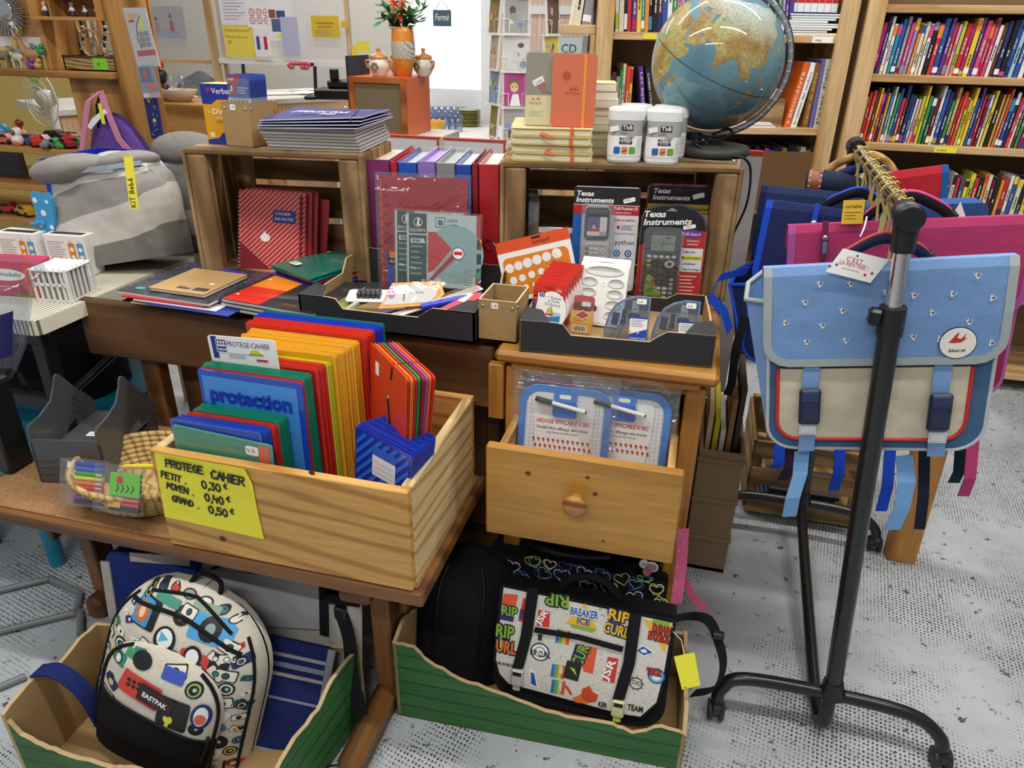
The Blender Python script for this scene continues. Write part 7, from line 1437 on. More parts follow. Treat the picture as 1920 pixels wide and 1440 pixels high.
for k in range(4):sq(((1046+6.5*k-1,1178+1.2*k),(1052+6.5*k-1,1179+1.2*k),(1050+6.5*k-3,1204+1.2*k),(1044+6.5*k-3,1203+1.2*k)),col(CS[3-k],.6))
for(ya,yb)in((1243,1272),(1272,1302)):
 for k in range(4):sq(((1036+6.5*k,ya+1.2*k),(1042+6.5*k,ya+1+1.2*k),(1040+6.5*k-2,yb-4+1.2*k),(1034+6.5*k-2,yb-5+1.2*k)),col(CS[3-k],.6))
sq(((1050,1249),(1056,1250),(1055,1262),(1049,1261)),WFM,Z0+.0003);sq(((1048,1276),(1054,1277),(1053,1294),(1047,1293)),WFM,Z0+.0003)
sq(((1078,1206),(1120,1214),(1112,1262),(1095,1258)),col('#e05a35',.6));sq(((1080,1206),(1096,1208),(1090,1240),(1070,1236)),NAVY,Z0+.0003);tx('CUR',1090,1250,1106,1212,GRNP,.018,ol=INK);sq(((1064,1236),(1092,1242),(1084,1276),(1056,1268)),INK,Z0+.0008);sq(((1068,1248),(1078,1252),(1082,1266),(1076,1258)),col('#a9d63a',.6),Z0+.0012)
sq(((1140,1230),(1160,1234),(1152,1280),(1130,1274)),RD);tx('JSR',1138,1276,1156,1238,WHITE,.012)
sq(((1092,1290),(1106,1284),(1112,1296),(1122,1302),(1118,1314),(1104,1316),(1090,1306)),col('#d0452a',.6));sq(((1072,1308),(1090,1300),(1104,1318),(1080,1316)),ORG);sq(((1058,1284),(1064,1284),(1074,1300),(1070,1302)),col('#d0452a',.6))
tx('TEAM',1176,1328,1205,1334,INK,.010);x,y=rl(1193,1280);b.ring(x,y,.011,.013,INK,Z0);b.ring(x-.004,y+.002,.003,.0042,INK,Z0);b.ring(x+.005,y+.001,.003,.0042,INK,Z0)
for k in range(9):a=R(40*k);b.flat([(x+.012*math.cos(a),y+.012*math.sin(a)),(x+.019*math.cos(a+.2),y+.019*math.sin(a+.2)),(x+.012*math.cos(a+.15),y+.012*math.sin(a+.15))],INK,Z0)
sq(((993,1252),(1003,1258),(1011,1290),(994,1284)),WHITE);sq(((996,1258),(1002,1261),(1007,1286),(996,1280)),BLU,Z0+.0004);tx('KER',1122,1322,1138,1326,INK,.009)
b.out('flap',rc)
for(a_,c_,e_,cc)in(((1001,1100),(988,1190),(972,1250),'#b9b9b4'),((1192,1150),(1180,1240),(1160,1308),'#c9cf9a')):
 b=MB();b.strip([rl(*a_)+(.006,),rl(*c_)+(.006,),rl(*e_)+(.006,)],(.0115,.002,0),.003,DK);b.out('webbing_strap',rc)
 x,y=rl(e_[0]-1,e_[1]+18);b=MB();b.box(x-.0125,y-.016,.004,x+.0125,y+.020,.013,col(cc,.3),.003);b.box(x-.009,y+.008,.0128,x+.009,y+.016,.0136,INK);b.box(x-.008,y-.028,.003,x+.008,y-.014,.010,col('#c4dc4a' if cc!='#b9b9b4' else '#b9b9b4',.3),.002);b.out('buckle',rc)
b=MB();b.strip([rl(1003,1178)+(.0055,),rl(1085,1192)+(.0055,),rl(1168,1215)+(.0055,)],(.001,.0055,0),.003,DK);x,y=rl(1014,1190);b.box(x-.004,y-.008,.007,x+.004,y+.008,.011,BLK_PLASTIC,.002);b.out('zip_band',rc)
b=MB();b.tube(smooth_path([rl(1045,1118)+(-.03,),rl(1060,1100)+(-.03,),rl(1095,1092)+(-.03,),rl(1135,1105)+(-.03,),rl(1160,1135)+(-.03,)],5),.009,DK,8,ry=.006);b.out('handle',rc)
x,y=rl(1290,1245);t=thing('price_tag','yellow blank price tag hanging at the right of the sticker-print satchel','tag',RM)
b=MB();q=[rl(*p)for p in((1279,1281),(1313,1273),(1302,1212),(1264,1220))];b.prism(q,.022,.0226,YELLOW);b.text('8€',q[0][0]+.003,q[0][1]+.004,.004,INK,.0228);b.out('card',t)
b=MB();b.tube([rl(1283,1217)+(.0225,),rl(1278,1195)+(.012,),rl(1262,1182)+(.004,)],.0008,WHITE,5);b.out('thread',t)
c0,c1,c2=PY(872,1265,1.175),PY(1260,1330,1.175),PY(915,1030,1.235)
HM=FR((c0.x,c0.y,.012),Vector((c1.x-c0.x,0,0)),(0,.03,.30));HI=HM.inverted();HN=HM.to_3x3()@Vector((0,0,1))
def hl(px,py):q=HI@PP(px,py,HM.translation,HN);return(q.x,q.y)
hb=thing('satchel','black satchel printed with scribbled coloured hearts, under the open drawer','satchel',HM)
b=MB();p=[hl(*q)for q in((922,1028),(1250,1085),(1246,1160))];x0,x1,yt=p[0][0]-.004,p[1][0]+.004,p[0][1]
b.prism(rrect(x1-x0,yt+.008,.012,3,x0,.0),-.03,-.001,fabric('#15151a',500));b.out('body',hb)
b=MB();r=random.Random(4);HC=['#e9e6ea','#d8cf3a','#4a3f8f','#c0304a','#e9e6ea','#5fb5c4']
for(px,py)in((938,1050),(960,1062),(975,1082),(1000,1052),(1018,1075),(1030,1058),(1052,1078),(1058,1062),(1095,1075),(1100,1100),(1128,1078),(1140,1102),(1165,1085),(1190,1095),(1188,1120),(1230,1105),(1238,1130),(945,1080),(1080,1052),(1210,1082)):
 for k in range(2):
  x,y=hl(px,py);a0=r.uniform(-40,40);s=r.uniform(.014,.020);m_=col(HC[r.randrange(6)],.6);pts=[]
  for i in range(16):
   tt=2*math.pi*i/16;hx=16*math.sin(tt)**3/17;hy=(13*math.cos(tt)-5*math.cos(2*tt)-2*math.cos(3*tt)-math.cos(4*tt))/17;pts.append((x+s*(hx*math.cos(R(a0))-hy*math.sin(R(a0)))+k*.002,min(yt-.001,y+s*(hx*math.sin(R(a0))+hy*math.cos(R(a0)))),.0006))
  b.tube(pts,.0012,m_,4,closed=True)
b.out('hearts_print',hb)
b=MB();b.tube(smooth_path([hl(985,1028)+(-.02,),hl(1030,1030)+(.004,),hl(1090,1042)+(.004,),hl(1140,1055)+(-.02,)],5),.009,BLK_PLASTIC,8)
for k in range(9):x,y=hl(1012+7*k,1031+1.6*k);b.tube([(x,y-.010,.004),(x,y+.010,.004)],.0022,BLACK,6)
b.out('grip',hb)
b=MB();x,y=hl(1222,1062);b.prism(circ(.014,16,x,y,.012),.001,.003,WHITE);b.prism(circ(.010,14,x,y,.008),.003,.004,col('#c98a92',.6));b.prism(circ(.010,12,x-.016,y+.004),.001,.003,WHITE);b.text('K',x-.018,y+.001,.006,INK,.0034);b.prism(circ(.009,12,x-.008,y-.012,.012),.001,.003,col('#c98a92',.6));b.out('badge',hb)
t=thing('backpack','plain black backpack at the left end of the right green box','backpack',T(-.392,1.13,.012)@RZ(14)@RY(5)@CARD@RX(-9))
BF=fabric('#16171b',500,fold=.5)
def fb(s,v):y=.31*v;a=.100*(1-max(0,(v-.6)/.4)**3)**.5+.001;return(-a*math.cos(math.pi*s),y,.075*(1-max(0,(v-.7)/.3)**3*.7)*math.sin(math.pi*s)**.55)
b=MB();b.grid(fb,20,20,BF);b.grid(lambda s,v:(fb(0,v)[0]*(1-2*s),.31*v,-.002),4,20,BF);b.out('body',t);b=MB();b.tube([(fb(.3,k/12)[0],.31*k/12,fb(.3,k/12)[2]+.002)for k in range(1,12)],.003,BLACK,6);b.tube([(fb(.62,k/12)[0],.31*k/12,fb(.62,k/12)[2]+.002)for k in range(1,12)],.003,BLACK,6);b.out('zips',t)
t=thing('satchel','black and pink checked bag at the very back under the drawer','satchel',T(-.34,1.335,.012)@CARD@RX(-4))
b=MB();b.prism(rrect(.36,.345,.02,3),-.05,0,stripes('dark_check','#17171b','#4a1f33',38,'X',.7));b.out('body',t);b=MB();
for k in range(8):b.flat([(.06+.008*k,.30),(.0625+.008*k,.30),(.075+.008*k,.335),(.0725+.008*k,.335)],WHITE,.001)
b.out('white_scribble',t)
a,c,e=PY(1281,992,1.185),PY(1277,1060,1.175),PY(1268,1132,1.15)
b=MB();b.strip([a,c,e],(.011,.002,.002),.0016,fabric('#cf5f86',600));nrm=Vector((0,-.002,0))
for k in range(9):
 q=a.lerp(e,(k+.5)/9);b.lathe([(0,.0004),(.0009,.0003),(.0009,0)],WHITE,6,M=FR(q+Vector(((-.004,.004)[k%2],-.0018,0)),(1,0,0),(0,0,1)))
tag(b.out('ribbon_strap'),'pink ribbon strap with white dots hanging beside the drawer','strap')
b=MB();b.strip([PY(1282,1085,1.19),PY(1300,1120,1.17),PY(1322,1142,1.15)],(.004,.002,.005),.0016,fabric('#b5486c',600));tag(b.out('ribbon_strap'),'narrow dark pink strap running down to the box\'s right corner','strap')
b=MB();b.strip(smooth_path([PY(1262,1160,1.11),PY(1300,1155,1.16),PY(1330,1165,1.16),PY(1348,1205,1.13),PY(1356,1250,1.11),PY(1340,1290,1.10),PY(1300,1300,1.12)],6),(.006,.004,.008),.003,DK);q=PY(1346,1190,1.13);b.box(q.x-.012,q.y-.008,q.z-.008,q.x+.012,q.y+.006,q.z+.008,BLK_PLASTIC,.003)
tag(b.out('webbing_strap'),'black webbing strap looping over the right wall of the right green box','strap')
# letter trays, basket and modelling clay on the bench
TG_=col('#4b4c4f',.35,coat=.2)
def letter_tray():
 b=MB();w,d=.142,.215
 b.box(0,0,0,w,d,.004,TG_,.001);b.prism(rrect(w,.052,.010,3),-.004,0,TG_,M=CARD)
 wing=[(0,0),(0,.072),(.008,.080),(.045,.083),(.085,.096),(.105,.120),(.114,.137),(.122,.140),(.130,.135),(.165,.088),(.205,.045),(d,.03),(d,0),(.185,0),(.172,.045),(.150,.072),(.120,.066),(.085,.035),(.06,.012),(.05,.0)]
 for x in(0,w-.004):b.prism(wing[:13]+[(.185,.004),(.172,.045),(.150,.072),(.120,.066),(.085,.035),(.06,.014),(.05,.004)],-x-.004,-x,TG_,M=FR((0,0,0),(0,1,0),(0,0,1))@Matrix.Diagonal((1,1,-1,1)))
 return b
lt=letter_tray()
for i in range(4):
 b=letter_tray()
 if i==3:b.box(.045,.10,.0045,.085,.118,.0048,PRICE);b.text('LETTER',.05,.105,.006,GREY,.0052)
 b.text(str(i+1)if False else '.',.05,.015,.006,GREY,.001,M=CARD)
 tag(b.out('letter_tray',M=T(-1.236+.001*i,.966,.4525+.0165*i)@RZ(12)),'grey winged letter tray on the bench, %s of its stack'%('topmost' if i==3 else ORD[i]+' from the bottom'),'tray','nested grey letter trays')
STRAW=wood('straw','#d3b67c','#a88648',axis=2,bands=60,rough=.8,fine=.6)
t=thing('basket','oval woven straw basket on the bench beside the pine box','basket',T(-1.003,1.005,.4525))
b=MB()
for k in range(7):
 f=k/6;r0=.092+.028*f;z=.006+.0092*k;b.tube([(r0*1.2*math.cos(R(a)),r0*math.sin(R(a)),z)for a in range(0,360,9)],.0062,STRAW,6,closed=True)
b.prism(circ(.11,32,0,0,.092),0,.004,STRAW);b.out('coils',t);b=MB()
for a in range(0,360,8):c,s=math.cos(R(a)),math.sin(R(a));b.tube([((.116+.0)*1.2*c,.116*s,.049),(.1265*1.2*c,.1265*s,.058),(.1225*1.2*c,.1225*s,.0655),(.114*1.2*c,.114*s,.061)],.0022,col('#b8934f',.8),5)
b.out('rim_binding',t)
def clay(M,label,cols,scene_):
 t=thing('clay_pack',label,'modelling clay',M);b=MB();n=len(cols)
 for i,c in enumerate(cols):b.tube([(.004,.006+.0098*(n-1-i),.005),(.074,.006+.0098*(n-1-i),.005)],.0048,col(c,.5),8);
 b.out('clay_sticks',t);b=MB()
 if scene_:b.rect(.006,.034,.078,.080,col('#6fc93a',.4),.011);b.flat(circ(.008,12,.030,.066),RED,.0115);[b.tube([(.022+.012*k,.042,.0115),(.028+.012*k,.050,.0115),(.024+.012*k,.057,.0115)],.0012,INK,4)for k in range(4)];b.rect(.004,.010,.034,.022,col('#e0b22c',.4),.011)
 else:[b.rect(.060,.018+.009*k,.075,.021+.009*k,WHITE,.0102)for k in range(6)];b.prism([(-.022,.075),(-.012,.073),(-.012,.085),(-.02,.087)],.003,.004,PRICE)
 b.out('printed_label',t);b=MB();b.box(-.030,-.002,-.002,.080,.094,.0135,SHINY);b.out('clear_wrapper',t)
p,q=PY(183,931,.925),PY(160,868,.955)
CL=['#2b35a8','#2f5fd0','#3aa03c','#d9d62c','#e8761f','#d93434','#df4a86','#7a3fa8','#222226']
clay(FR((-1.075,.893,.480),(1,-.02,.10),(-.10,.42,.9))@Matrix.Scale(.92,4),'clear pack of rainbow modelling clay sticks leaning on the basket, the left one',CL,False)
clay(FR((-.988,.884,.488),(1,.0,.06),(-.05,.42,.9))@Matrix.Scale(.92,4),'clear modelling clay pack with a green picture label, beside the yellow sign',['#3f9a4a','#3f9a4a','#3f9a4a','#2f7fa0','#8fb0c8','#d96a5a','#b84a52','#222226'],True)
tag(MB().tube([(0,0,0),(.012,0,0),(.095,.012,.004)],[.001,.005,.005],col('#e6cf2c',.4),6).out('pencil',M=T(-1.045,.985,.513)@RZ(5)),'yellow pencil lying in the straw basket','pencil')
# striped table with goods at the left
TICK=stripes('ticking_stripes','#6d6a52','#e6dfc8',30,'X',.32,.8)
t=thing('folding_table','black folding table with striped ticking cover at the left edge','table',T(-1.6,1.4,0))
W2(MB().prism(rrect(.62,.66,.02,4,-1.925,1.115),.708,.741,TICK),'striped_cover',t)
W2(MB().box(-1.90,1.14,.672,-1.335,1.165,.706,BLK_PLASTIC,.003).box(-1.90,1.72,.672,-1.335,1.745,.706,BLK_PLASTIC,.003).box(-1.365,1.165,.676,-1.337,1.72,.704,BLK_PLASTIC,.003),'frame',t)
for x in(-1.378,-1.85):
 for y in(1.15,1.69):W2(MB().box(x,y,0,x+.034,y+.034,.672,BLK_PLASTIC,.003),'leg',t)
W2(MB().box(-1.88,1.15,.50,-1.36,1.175,.535,BLK_PLASTIC,.003),'cross_rail',t);W2(MB().tube([(-1.362,1.19,.52),(-1.355,1.70,.66)],.009,BLK_PLASTIC,8),'brace',t)
t=thing('plastic_tub','turquoise plastic table top low under the striped table','table',T(-1.70,1.34,0))
TQ=col('#1f86a8',.35,coat=.2);MB().prism(rrect(.62,.62,.16,8,-.34,-.30),.345,.385,TQ,smooth=False).out('top',t)
for x in(-.24,.16):
 for y in(-.16,.18):MB().tube([(x,y,0),(x,y,.346)],.02,TQ,10).out('leg',t)
b=MB();b.prism(rrect(.34,.20,.06,5),0,.14,fabric('#15171d',400,fold=.6));tag(b.out('dark_bag',M=T(-1.84,1.36,.386)@RZ(4)),'dark bag lying on the turquoise table under the striped cover','bag')
b=MB();b.strip(smooth_path([PY(35,700,1.20),PY(62,745,1.19),PY(85,765,1.19)],5),(.004,.002,.006),.003,BLACK);q=PY(58,745,1.188);b.box(q.x-.012,q.y-.004,q.z-.012,q.x+.012,q.y+.006,q.z+.012,BLK_PLASTIC,.002);tag(b.out('webbing_strap'),'black strap with buckle dangling by the folding table leg','strap')
GT=col('#7b7d80',.4)
def ground_tube(ps,label):tag(MB().tube([Vector(p)for p in ps],.0085,GT,10).out('metal_stand',),label,'stand')
f=lambda*a:[PZ(x,y,.0095)for x,y in a]
ground_tube(smooth_path(f((-60,1118),(0,1107),(88,1086),(100,1088),(142,1108),(149,1116),(141,1152)),4),'grey bent steel tube on the floor, the upper of two at lower left')
ground_tube(smooth_path(f((-60,1200),(0,1184),(138,1150),(150,1154),(151,1190)),4),'grey bent steel tube on the floor, the lower one nearer the green box')
ground_tube(f((-60,1300),(0,1288),(48,1268)),'short grey steel tube on the floor by the green box\'s left corner')
tag(MB().box(-1.80,1.17,0,-1.755,1.21,.40,col('#1d1d1f',.5),.004).out('chair_leg_post'),'dark post standing on the floor at the far left edge','post')
TZ=.7415
def thermo(x,y,rz,lab,w=.108):
 b=MB();b.box(0,0,0,w,.05,.100,WHITE,.001);b.rect(.012,.1003*0+.006,w-.012,.040,INK,.1006)if False else b.box(.012,.012,.0995,w-.012,.030,.1008,col('#3a2622',.6));X=CARD
 lines(b,.008,.012,w*.52,.085,12,col('#b9b6b2',.6),.35,.0005)
 for x_,c in((w*.58,'#d98a22'),(w*.79,'#5a9fd6')):
  b.prism(rrect(w*.16,.066,.003,2,x_,.016),.0003,.0006,col(c,.5),M=X);b.rect(x_+w*.05,.082,x_+w*.11,.089,col('#d9d6d2',.5),.0006,M=X)
  for z in(.066,.047,.028):b.flat(circ(w*.055,10,x_+w*.08,z),WHITE,.0009,M=X)
 c=MB();lines(c,.008,.012,w*.52,.085,12,col('#b9b6b2',.6),.35,.0005);
 n=len(b.v);b.v+=[tuple(X@Vector(v))for v in c.v]
 if c.mats[0]not in b.mats:b.mats.append(c.mats[0])
 b.f+=[tuple(n+k for k in f_)for f_ in c.f];b.mi+=[b.mats.index(c.mats[0])]*len(c.f);b.sm+=[False]*len(c.f)
 tag(b.out('carton',M=T(x,y,TZ+.0)@RZ(rz)),lab,'box')
thermo(-1.655,1.375,4,'white carton with orange and blue bars, left of the pair on the striped table');thermo(-1.530,1.392,6,'white carton with orange and blue bars, right of the pair beside the grey bag');thermo(-1.775,1.35,3,'white carton cut by the left frame edge on the striped table')
b=MB();w0,h0=.135,.082;b.box(0,0,0,w0,.055,h0,col('#c92f5c',.4),.001);X=CARD;b.flat([(0,h0),(.03,h0),(.015,h0*.6),(0,h0*.5)],col('#b9b52c',.4),.0004,M=X);b.flat([(w0*.7,0),(w0,0),(w0,h0),(w0*.8,h0)],col('#d8432f',.4),.0004,M=X);b.flat(circ(.048,24,w0*.45,h0*.62,.014),WHITE,.0007,M=X)
b.text('thermobaby',w0*.45,h0*.58,.011,INK,.001,'c',M=X,wid=.08,shear=.25,rot=0);b.text('bain de naissance',w0*.45,h0*.26,.005,WHITE,.0007,'c',M=X);b.ring(w0*.88,h0*.45,.011,.012,col('#f0a9b5',.4),.0006,k=2.6,M=X);b.rect(w0*.55,.0,w0*.95,.007,col('#7a8a2f',.4),.0008,M=X)
tag(b.out('carton',M=T(-1.545,1.222,TZ)@RZ(8)),'pink and red carton with white oval lettering on the striped table','box')
tag(MB().box(0,0,0,.09,.05,.08,col('#b92c55',.4),.001).flat([(0,0),(.05,0),(0,.05)],col('#5a9a3a',.4),.0005,M=CARD).out('carton',M=T(-1.66,1.235,TZ)@RZ(8)),'pink carton mostly hidden behind the clear bowl','box')
b=MB();WP=col('#ecebe6',.35);w0,d0,h0=.085,.085,.075;b.box(0,0,0,w0,d0,.003,WP);b.box(0,0,.036,w0,.004,.042,WP);b.box(-.002,-.002,h0-.006,w0+.002,d0+.002,h0,WP,.002)
for k in range(7):b.box(k*w0/6-.003+.0015,0,0,k*w0/6+.0045-.0015,.004,h0,WP);b.box(w0-.004,k*d0/6-.002,0,w0,k*d0/6+.002,h0,WP);b.box(k*w0/6-.002,d0-.004,0,k*w0/6+.002,d0,h0,WP)
b.box(.006,.01,.003,w0-.008,d0-.01,h0-.012,col('#a9a5a0',.4));tag(b.out('slotted_basket',M=T(-1.405,1.222,TZ)@RZ(6)),'small white slotted plastic basket right of the pink carton','basket')
t=thing('bunny_clip','blue bunny-eared clip with white spots above the white cartons','toy',T(-1.565,1.425,.835))
BB=col('#3f9fd6',.4);b=MB();b.prism([(.0,.0),(.03,.0),(.045,.02),(.05,.055),(.052,.085),(.046,.10),(.034,.098),(.026,.075),(.014,.098),(.002,.10),(-.006,.085),(-.002,.055),(-.012,.02)],-.010,0,BB,M=CARD)
for(x,y,r_)in((.006,.08,.007),(.040,.078,.005),(.022,.050,.008),(.004,.018,.006),(.036,.016,.006)):b.flat(circ(r_,12,x,y),WHITE,.0008,M=CARD)
b.tube([(-.016,-.006,.02),(.022,-.010,.030)],.006,BB,8);b.tube([(.018,-.005,-.10),(.018,-.005,.005)],.004,BB,6);b.out('clip',t)
t=thing('clear_bowl','clear plastic bowl with purple label at the left frame edge','bowl',T(-1.335,1.0,.66))
b=MB();b.lathe([(.05,0),(.085,.06),(.118,.16),(.135,.20),(.150,.205),(.150,.209),(.132,.206)],CLR,36);b.out('bowl',t);b=MB();b.grid(lambda u,v:((.086+.035*v)*math.cos(R(-70+70*u)),(.086+.035*v)*math.sin(R(-70+70*u)),.062+.095*v),10,4,col('#2f2f7a',.4));b.out('label',t)
t=thing('bowl_stand','narrow dark stand carrying the clear bowl','stand',T(-1.345,1.0,.4515));MB().box(-.03,-.03,0,.03,.03,.207,BLK_PLASTIC,.004).out('post',t)
def cloth_bag(name,label,M,w,d,h,bands,seed,sh=.0):
 t=thing(name,label,'bag',M);r=random.Random(seed);ph=r.random()*6
 def S(s,v):
  a=2*math.pi*s;c,sn=math.cos(a),math.sin(a);e=.55;k=1+.12*math.sin(math.pi*min(1,v*1.2))-.10*max(0,v-.7)/.3*1.5;wb=.006*math.sin(5*a+ph+4*v)+.004*math.sin(9*a+7*v+ph)
  return(w/2*k*(abs(c)**e)*(1 if c>0 else-1)+wb,d/2*k*(abs(sn)**e)*(1 if sn>0 else-1)+wb,h*v+.01*math.sin(3*a+ph)*v+sh*c*4*v*(1-v))
 for nm,v0,v1,m in bands:b=MB();b.grid(lambda s,v:S(s,lerp(v0,v1,v)),44,8,m);
 for i,(nm,v0,v1,m)in enumerate(bands):
  b=MB();b.grid(lambda s,v:S(s,lerp(v0,v1,v)),44,10,m)
  if i==0:b.add([S(k/44,v0)for k in range(44)],[tuple(range(44))],m)
  b.out(nm,t)
 return t,S
GD,GL,GM,GW=fabric('#807d78',500,fold=.7),fabric('#c9c4bb',500,fold=.6),fabric('#98948e',500,fold=.7),fabric('#dcdad5',500,fold=.5)
t,S1=cloth_bag('cloth_bag','grey and cream banded cloth bag with a yellow KIT Bébé label',T(-1.385,1.500,TZ+.016)@RZ(6)@RY(-11)@RX(-10),.30,.13,.225,[('dark_base',0,.22,GD),('cream_band',.22,.56,GL),('grey_band',.56,.86,GM),('white_drawstring_band',.86,1.0,GW)],1,.045)
b=MB();b.ball((-.075,-.035,.240),.105,.060,.034,GM,20);b.ball((.06,.0,.236),.085,.062,.026,GM,20);b.strip([(-.02,-.068,.226),(.06,-.072,.222),(.135,-.05,.222)],(0,.002,.006),.003,fabric('#8d97a2',600));b.out('folded_top',t)
b=MB();w0,h0=.024,.115;b.box(0,-.001,0,w0,0,h0,col('#ecd93a',.6));hand(b2:=MB(),'KiT Bebé',0,0,.0125,INK,.16,0,.0,.72);F=CARD@T(.017,.004,.0006)@RZ(90)
n=len(b.v);b.v+=[tuple(F@Vector(v))for v in b2.v];b.mats.append(INK);b.f+=[tuple(n+k for k in q)for q in b2.f];b.mi+=[len(b.mats)-1]*len(b2.f);b.sm+=[False]*len(b2.f)
b.text('4,90',.026,-.022,.008,INK,.0008,M=CARD@RZ(90))if False else None
p=PY(264,395,1.385);tag(b.out('price_label',M=T(p.x-.028,p.y,p.z+.002)@RX(-14)@RY(-6)),'yellow label handwritten KIT Bébé hanging on the front grey bag','label')
t,S2=cloth_bag('cloth_bag','darker grey cloth bag standing behind, against the left crate',T(-1.325,1.715,TZ+.004)@RZ(4),.22,.13,.245,[('dark_base',0,.22,GD),('cream_band',.22,.50,GL),('grey_band',.50,.96,GD),('ruched_neck',.96,1.0,fabric('#8d97a2',600))],5)
b=MB();b.ball((0,-.005,.262),.098,.066,.046,GD,20);b.ball((.07,-.045,.238),.05,.03,.022,GL,14);b.out('folded_top',t)
b=MB();BN=col('#1f2fb0',.35,coat=.2);w0,d0,h0=.30,.22,.235
b.box(0,0,0,w0,.006,h0,BN).box(0,d0-.006,0,w0,d0,h0,BN).box(0,.006,0,.006,d0-.006,h0,BN).box(w0-.006,.006,0,w0,d0-.006,h0,BN).box(0,0,0,w0,d0,.006,BN);b.frame(rrect(w0+.02,d0+.02,.01,3,-.01,-.01),rrect(w0-.012,d0-.012,.006,3,.006,.006),BN,h0)
tag(b.out('plastic_bin',M=T(-1.70,1.60,TZ+.001)@RZ(4)),'royal blue plastic bin behind the grey cloth bags','bin')
b=MB();b.grid(lambda s,v:(.20*s-.1+.01*math.sin(6*v),.16*v-.08,.05*math.sin(math.pi*s)*math.sin(math.pi*v)+.012*math.sin(5*s+4*v)),14,12,GL);tag(b.out('folded_cloth',M=T(-1.53,1.71,.955)),'cream cloth heaped in the royal blue bin','cloth')
# shelving at the far left
t=thing('shelving_unit','pine shelving with broad post and panel at the far left','shelf',T(-2.1,2.1,0))
PN=woods('left_shelf_pine','#c58f4f','#95622c',bands=9,rough=.45,contrast=.35,coat=.1)
W2(MB().box(-1.826,2.085,0,-1.700,2.125,2.5,PN[2],.003),'post',t);W2(MB().box(-2.03,2.10,.55,-1.828,2.118,1.165,PN[2],.002),'panel',t)
for z in(1.166,.922,.795,.672):W2(MB().box(-3.0,2.06,z-.02,-1.83 if z>1 else-2.03,2.16 if z>1 else 2.38,z,PN[0],.002),'board',t)
W2(MB().box(-2.105,2.10,1.166,-2.085,2.36,2.4,PN[2],.002),'upright',t);W2(MB().box(-2.4,2.3,.0,-2.37,2.34,.65,PN[2]),'back_leg',t)
W2(MB().box(-1.96,2.30,1.166,-1.835,2.31,2.4,PN[2]),'back_panel',t)
t=thing('cubby','small pine cubby with toy figurines above the wicker tray','shelf',T(-2.08,2.06,1.312))
MB().box(0,0,0,.255,.09,.010,PN[0]).box(0,.084,.01,.255,.09,.13,PN[0]).out('board',t)
for x in(0,.075,.245):MB().box(x,0,.010,x+.008,.084,.12,PN[2]).out('divider',t)
MB().box(.083,0,.072,.245,.084,.080,PN[0]).out('board',t)
for k,(x,c1_,c2_,c3_)in enumerate(((.022,'#2a2f55','#e9e6e0','#b98a6a'),(.050,'#4a7fb5','#4a7fb5','#e5c93a'),(.125,'#3a2f5a','#e9e6e0','#5a7fae'),(.172,'#22305f','#e9e6e0','#3a2a22'),(.218,'#6a7f9a','#d9d26a','#5a2a22'))):
 b=MB();S_=.78 if k!=3 else .65;b.lathe([(0,0),(.010,0),(.011,.006),(.007,.02)],col(c1_,.5),12);b.lathe([(.007,.02),(.009,.028),(.006,.036),(0,.037)],col(c2_,.5),12);b.ball((0,0,.043),.0085,.0085,.009,col('#e3b592',.5),10);b.ball((0,.002,.049),.009,.009,.006,col(c3_,.5),10)
 for s in(-1,1):b.tube([(.007*s,0,.032),(.012*s,-.003,.020)],.0025,col(c2_,.5),5)
 tag(b.out('figurine',M=T(-2.08+x,2.10,1.3225)@Matrix.Scale(S_,4)),'%s toy figurine in the cubby, %s from the left'%(('dark blue','light blue','hatted','small navy','brown-haired')[k],ORD[k]),'figurine','figurines in the cubby')
def animal(x,y,z,c,s,lab,horn=0,rz=0,neck=.5):
 b=MB();m=col(c,.6);b.ball((0,0,.030),.024,.011,.012,m,12)
 for sx in(-1,1):
  for sy in(-1,1):b.tube([(.016*sx,.006*sy,.026),(.017*sx+.001,.006*sy,.012),(.016*sx,.006*sy,0)],[.005,.0032,.003],m,6)
 b.tube([(.018,0,.034),(.027,0,.036+.014*neck)],[.008,.0055],m,8);b.ball((.032,0,.040+.014*neck),.009,.0055,.006,m,8);b.tube([(-.023,0,.034),(-.029,0,.022)],.0018,m,5)
 for sy in(-1,1):
  b.ball((.026,.005*sy,.046+.014*neck),.002,.003,.003,m,6)
  if horn:b.tube([(.029,.003*sy,.044+.014*neck),(.026,.008*sy,.056+.014*neck),(.032,.012*sy,.066+.014*neck)],.0014,col('#5a4a3a',.6),5)
 tag(b.out('toy_animal',M=T(x,y,z)@RZ(rz)@Matrix.Scale(s,4)),lab,'toy animal')
for k,(px,c,s,nm,hn,rz_,nk)in enumerate(((8,'#7f7a5c',1.25,'olive brown toy animal at the left frame edge',0,10,.4),(38,'#cfc9b0',1.1,'cream toy sheep on the upper shelf',0,170,.2),(20,'#c9b06a',1.5,'tall sand-coloured toy animal behind the olive one',0,60,2.2),(48,'#8c8f94',1.4,'grey toy animal behind the sheep',0,20,.3),(66,'#b5875a',1.4,'brown toy deer with antlers beside the wicker tray',1,180,1.8))):
 p=PY(px,127,2.12+.08*(k in(2,3)));animal(p.x,p.y,1.167,c,s,nm,hn,rz_,nk)
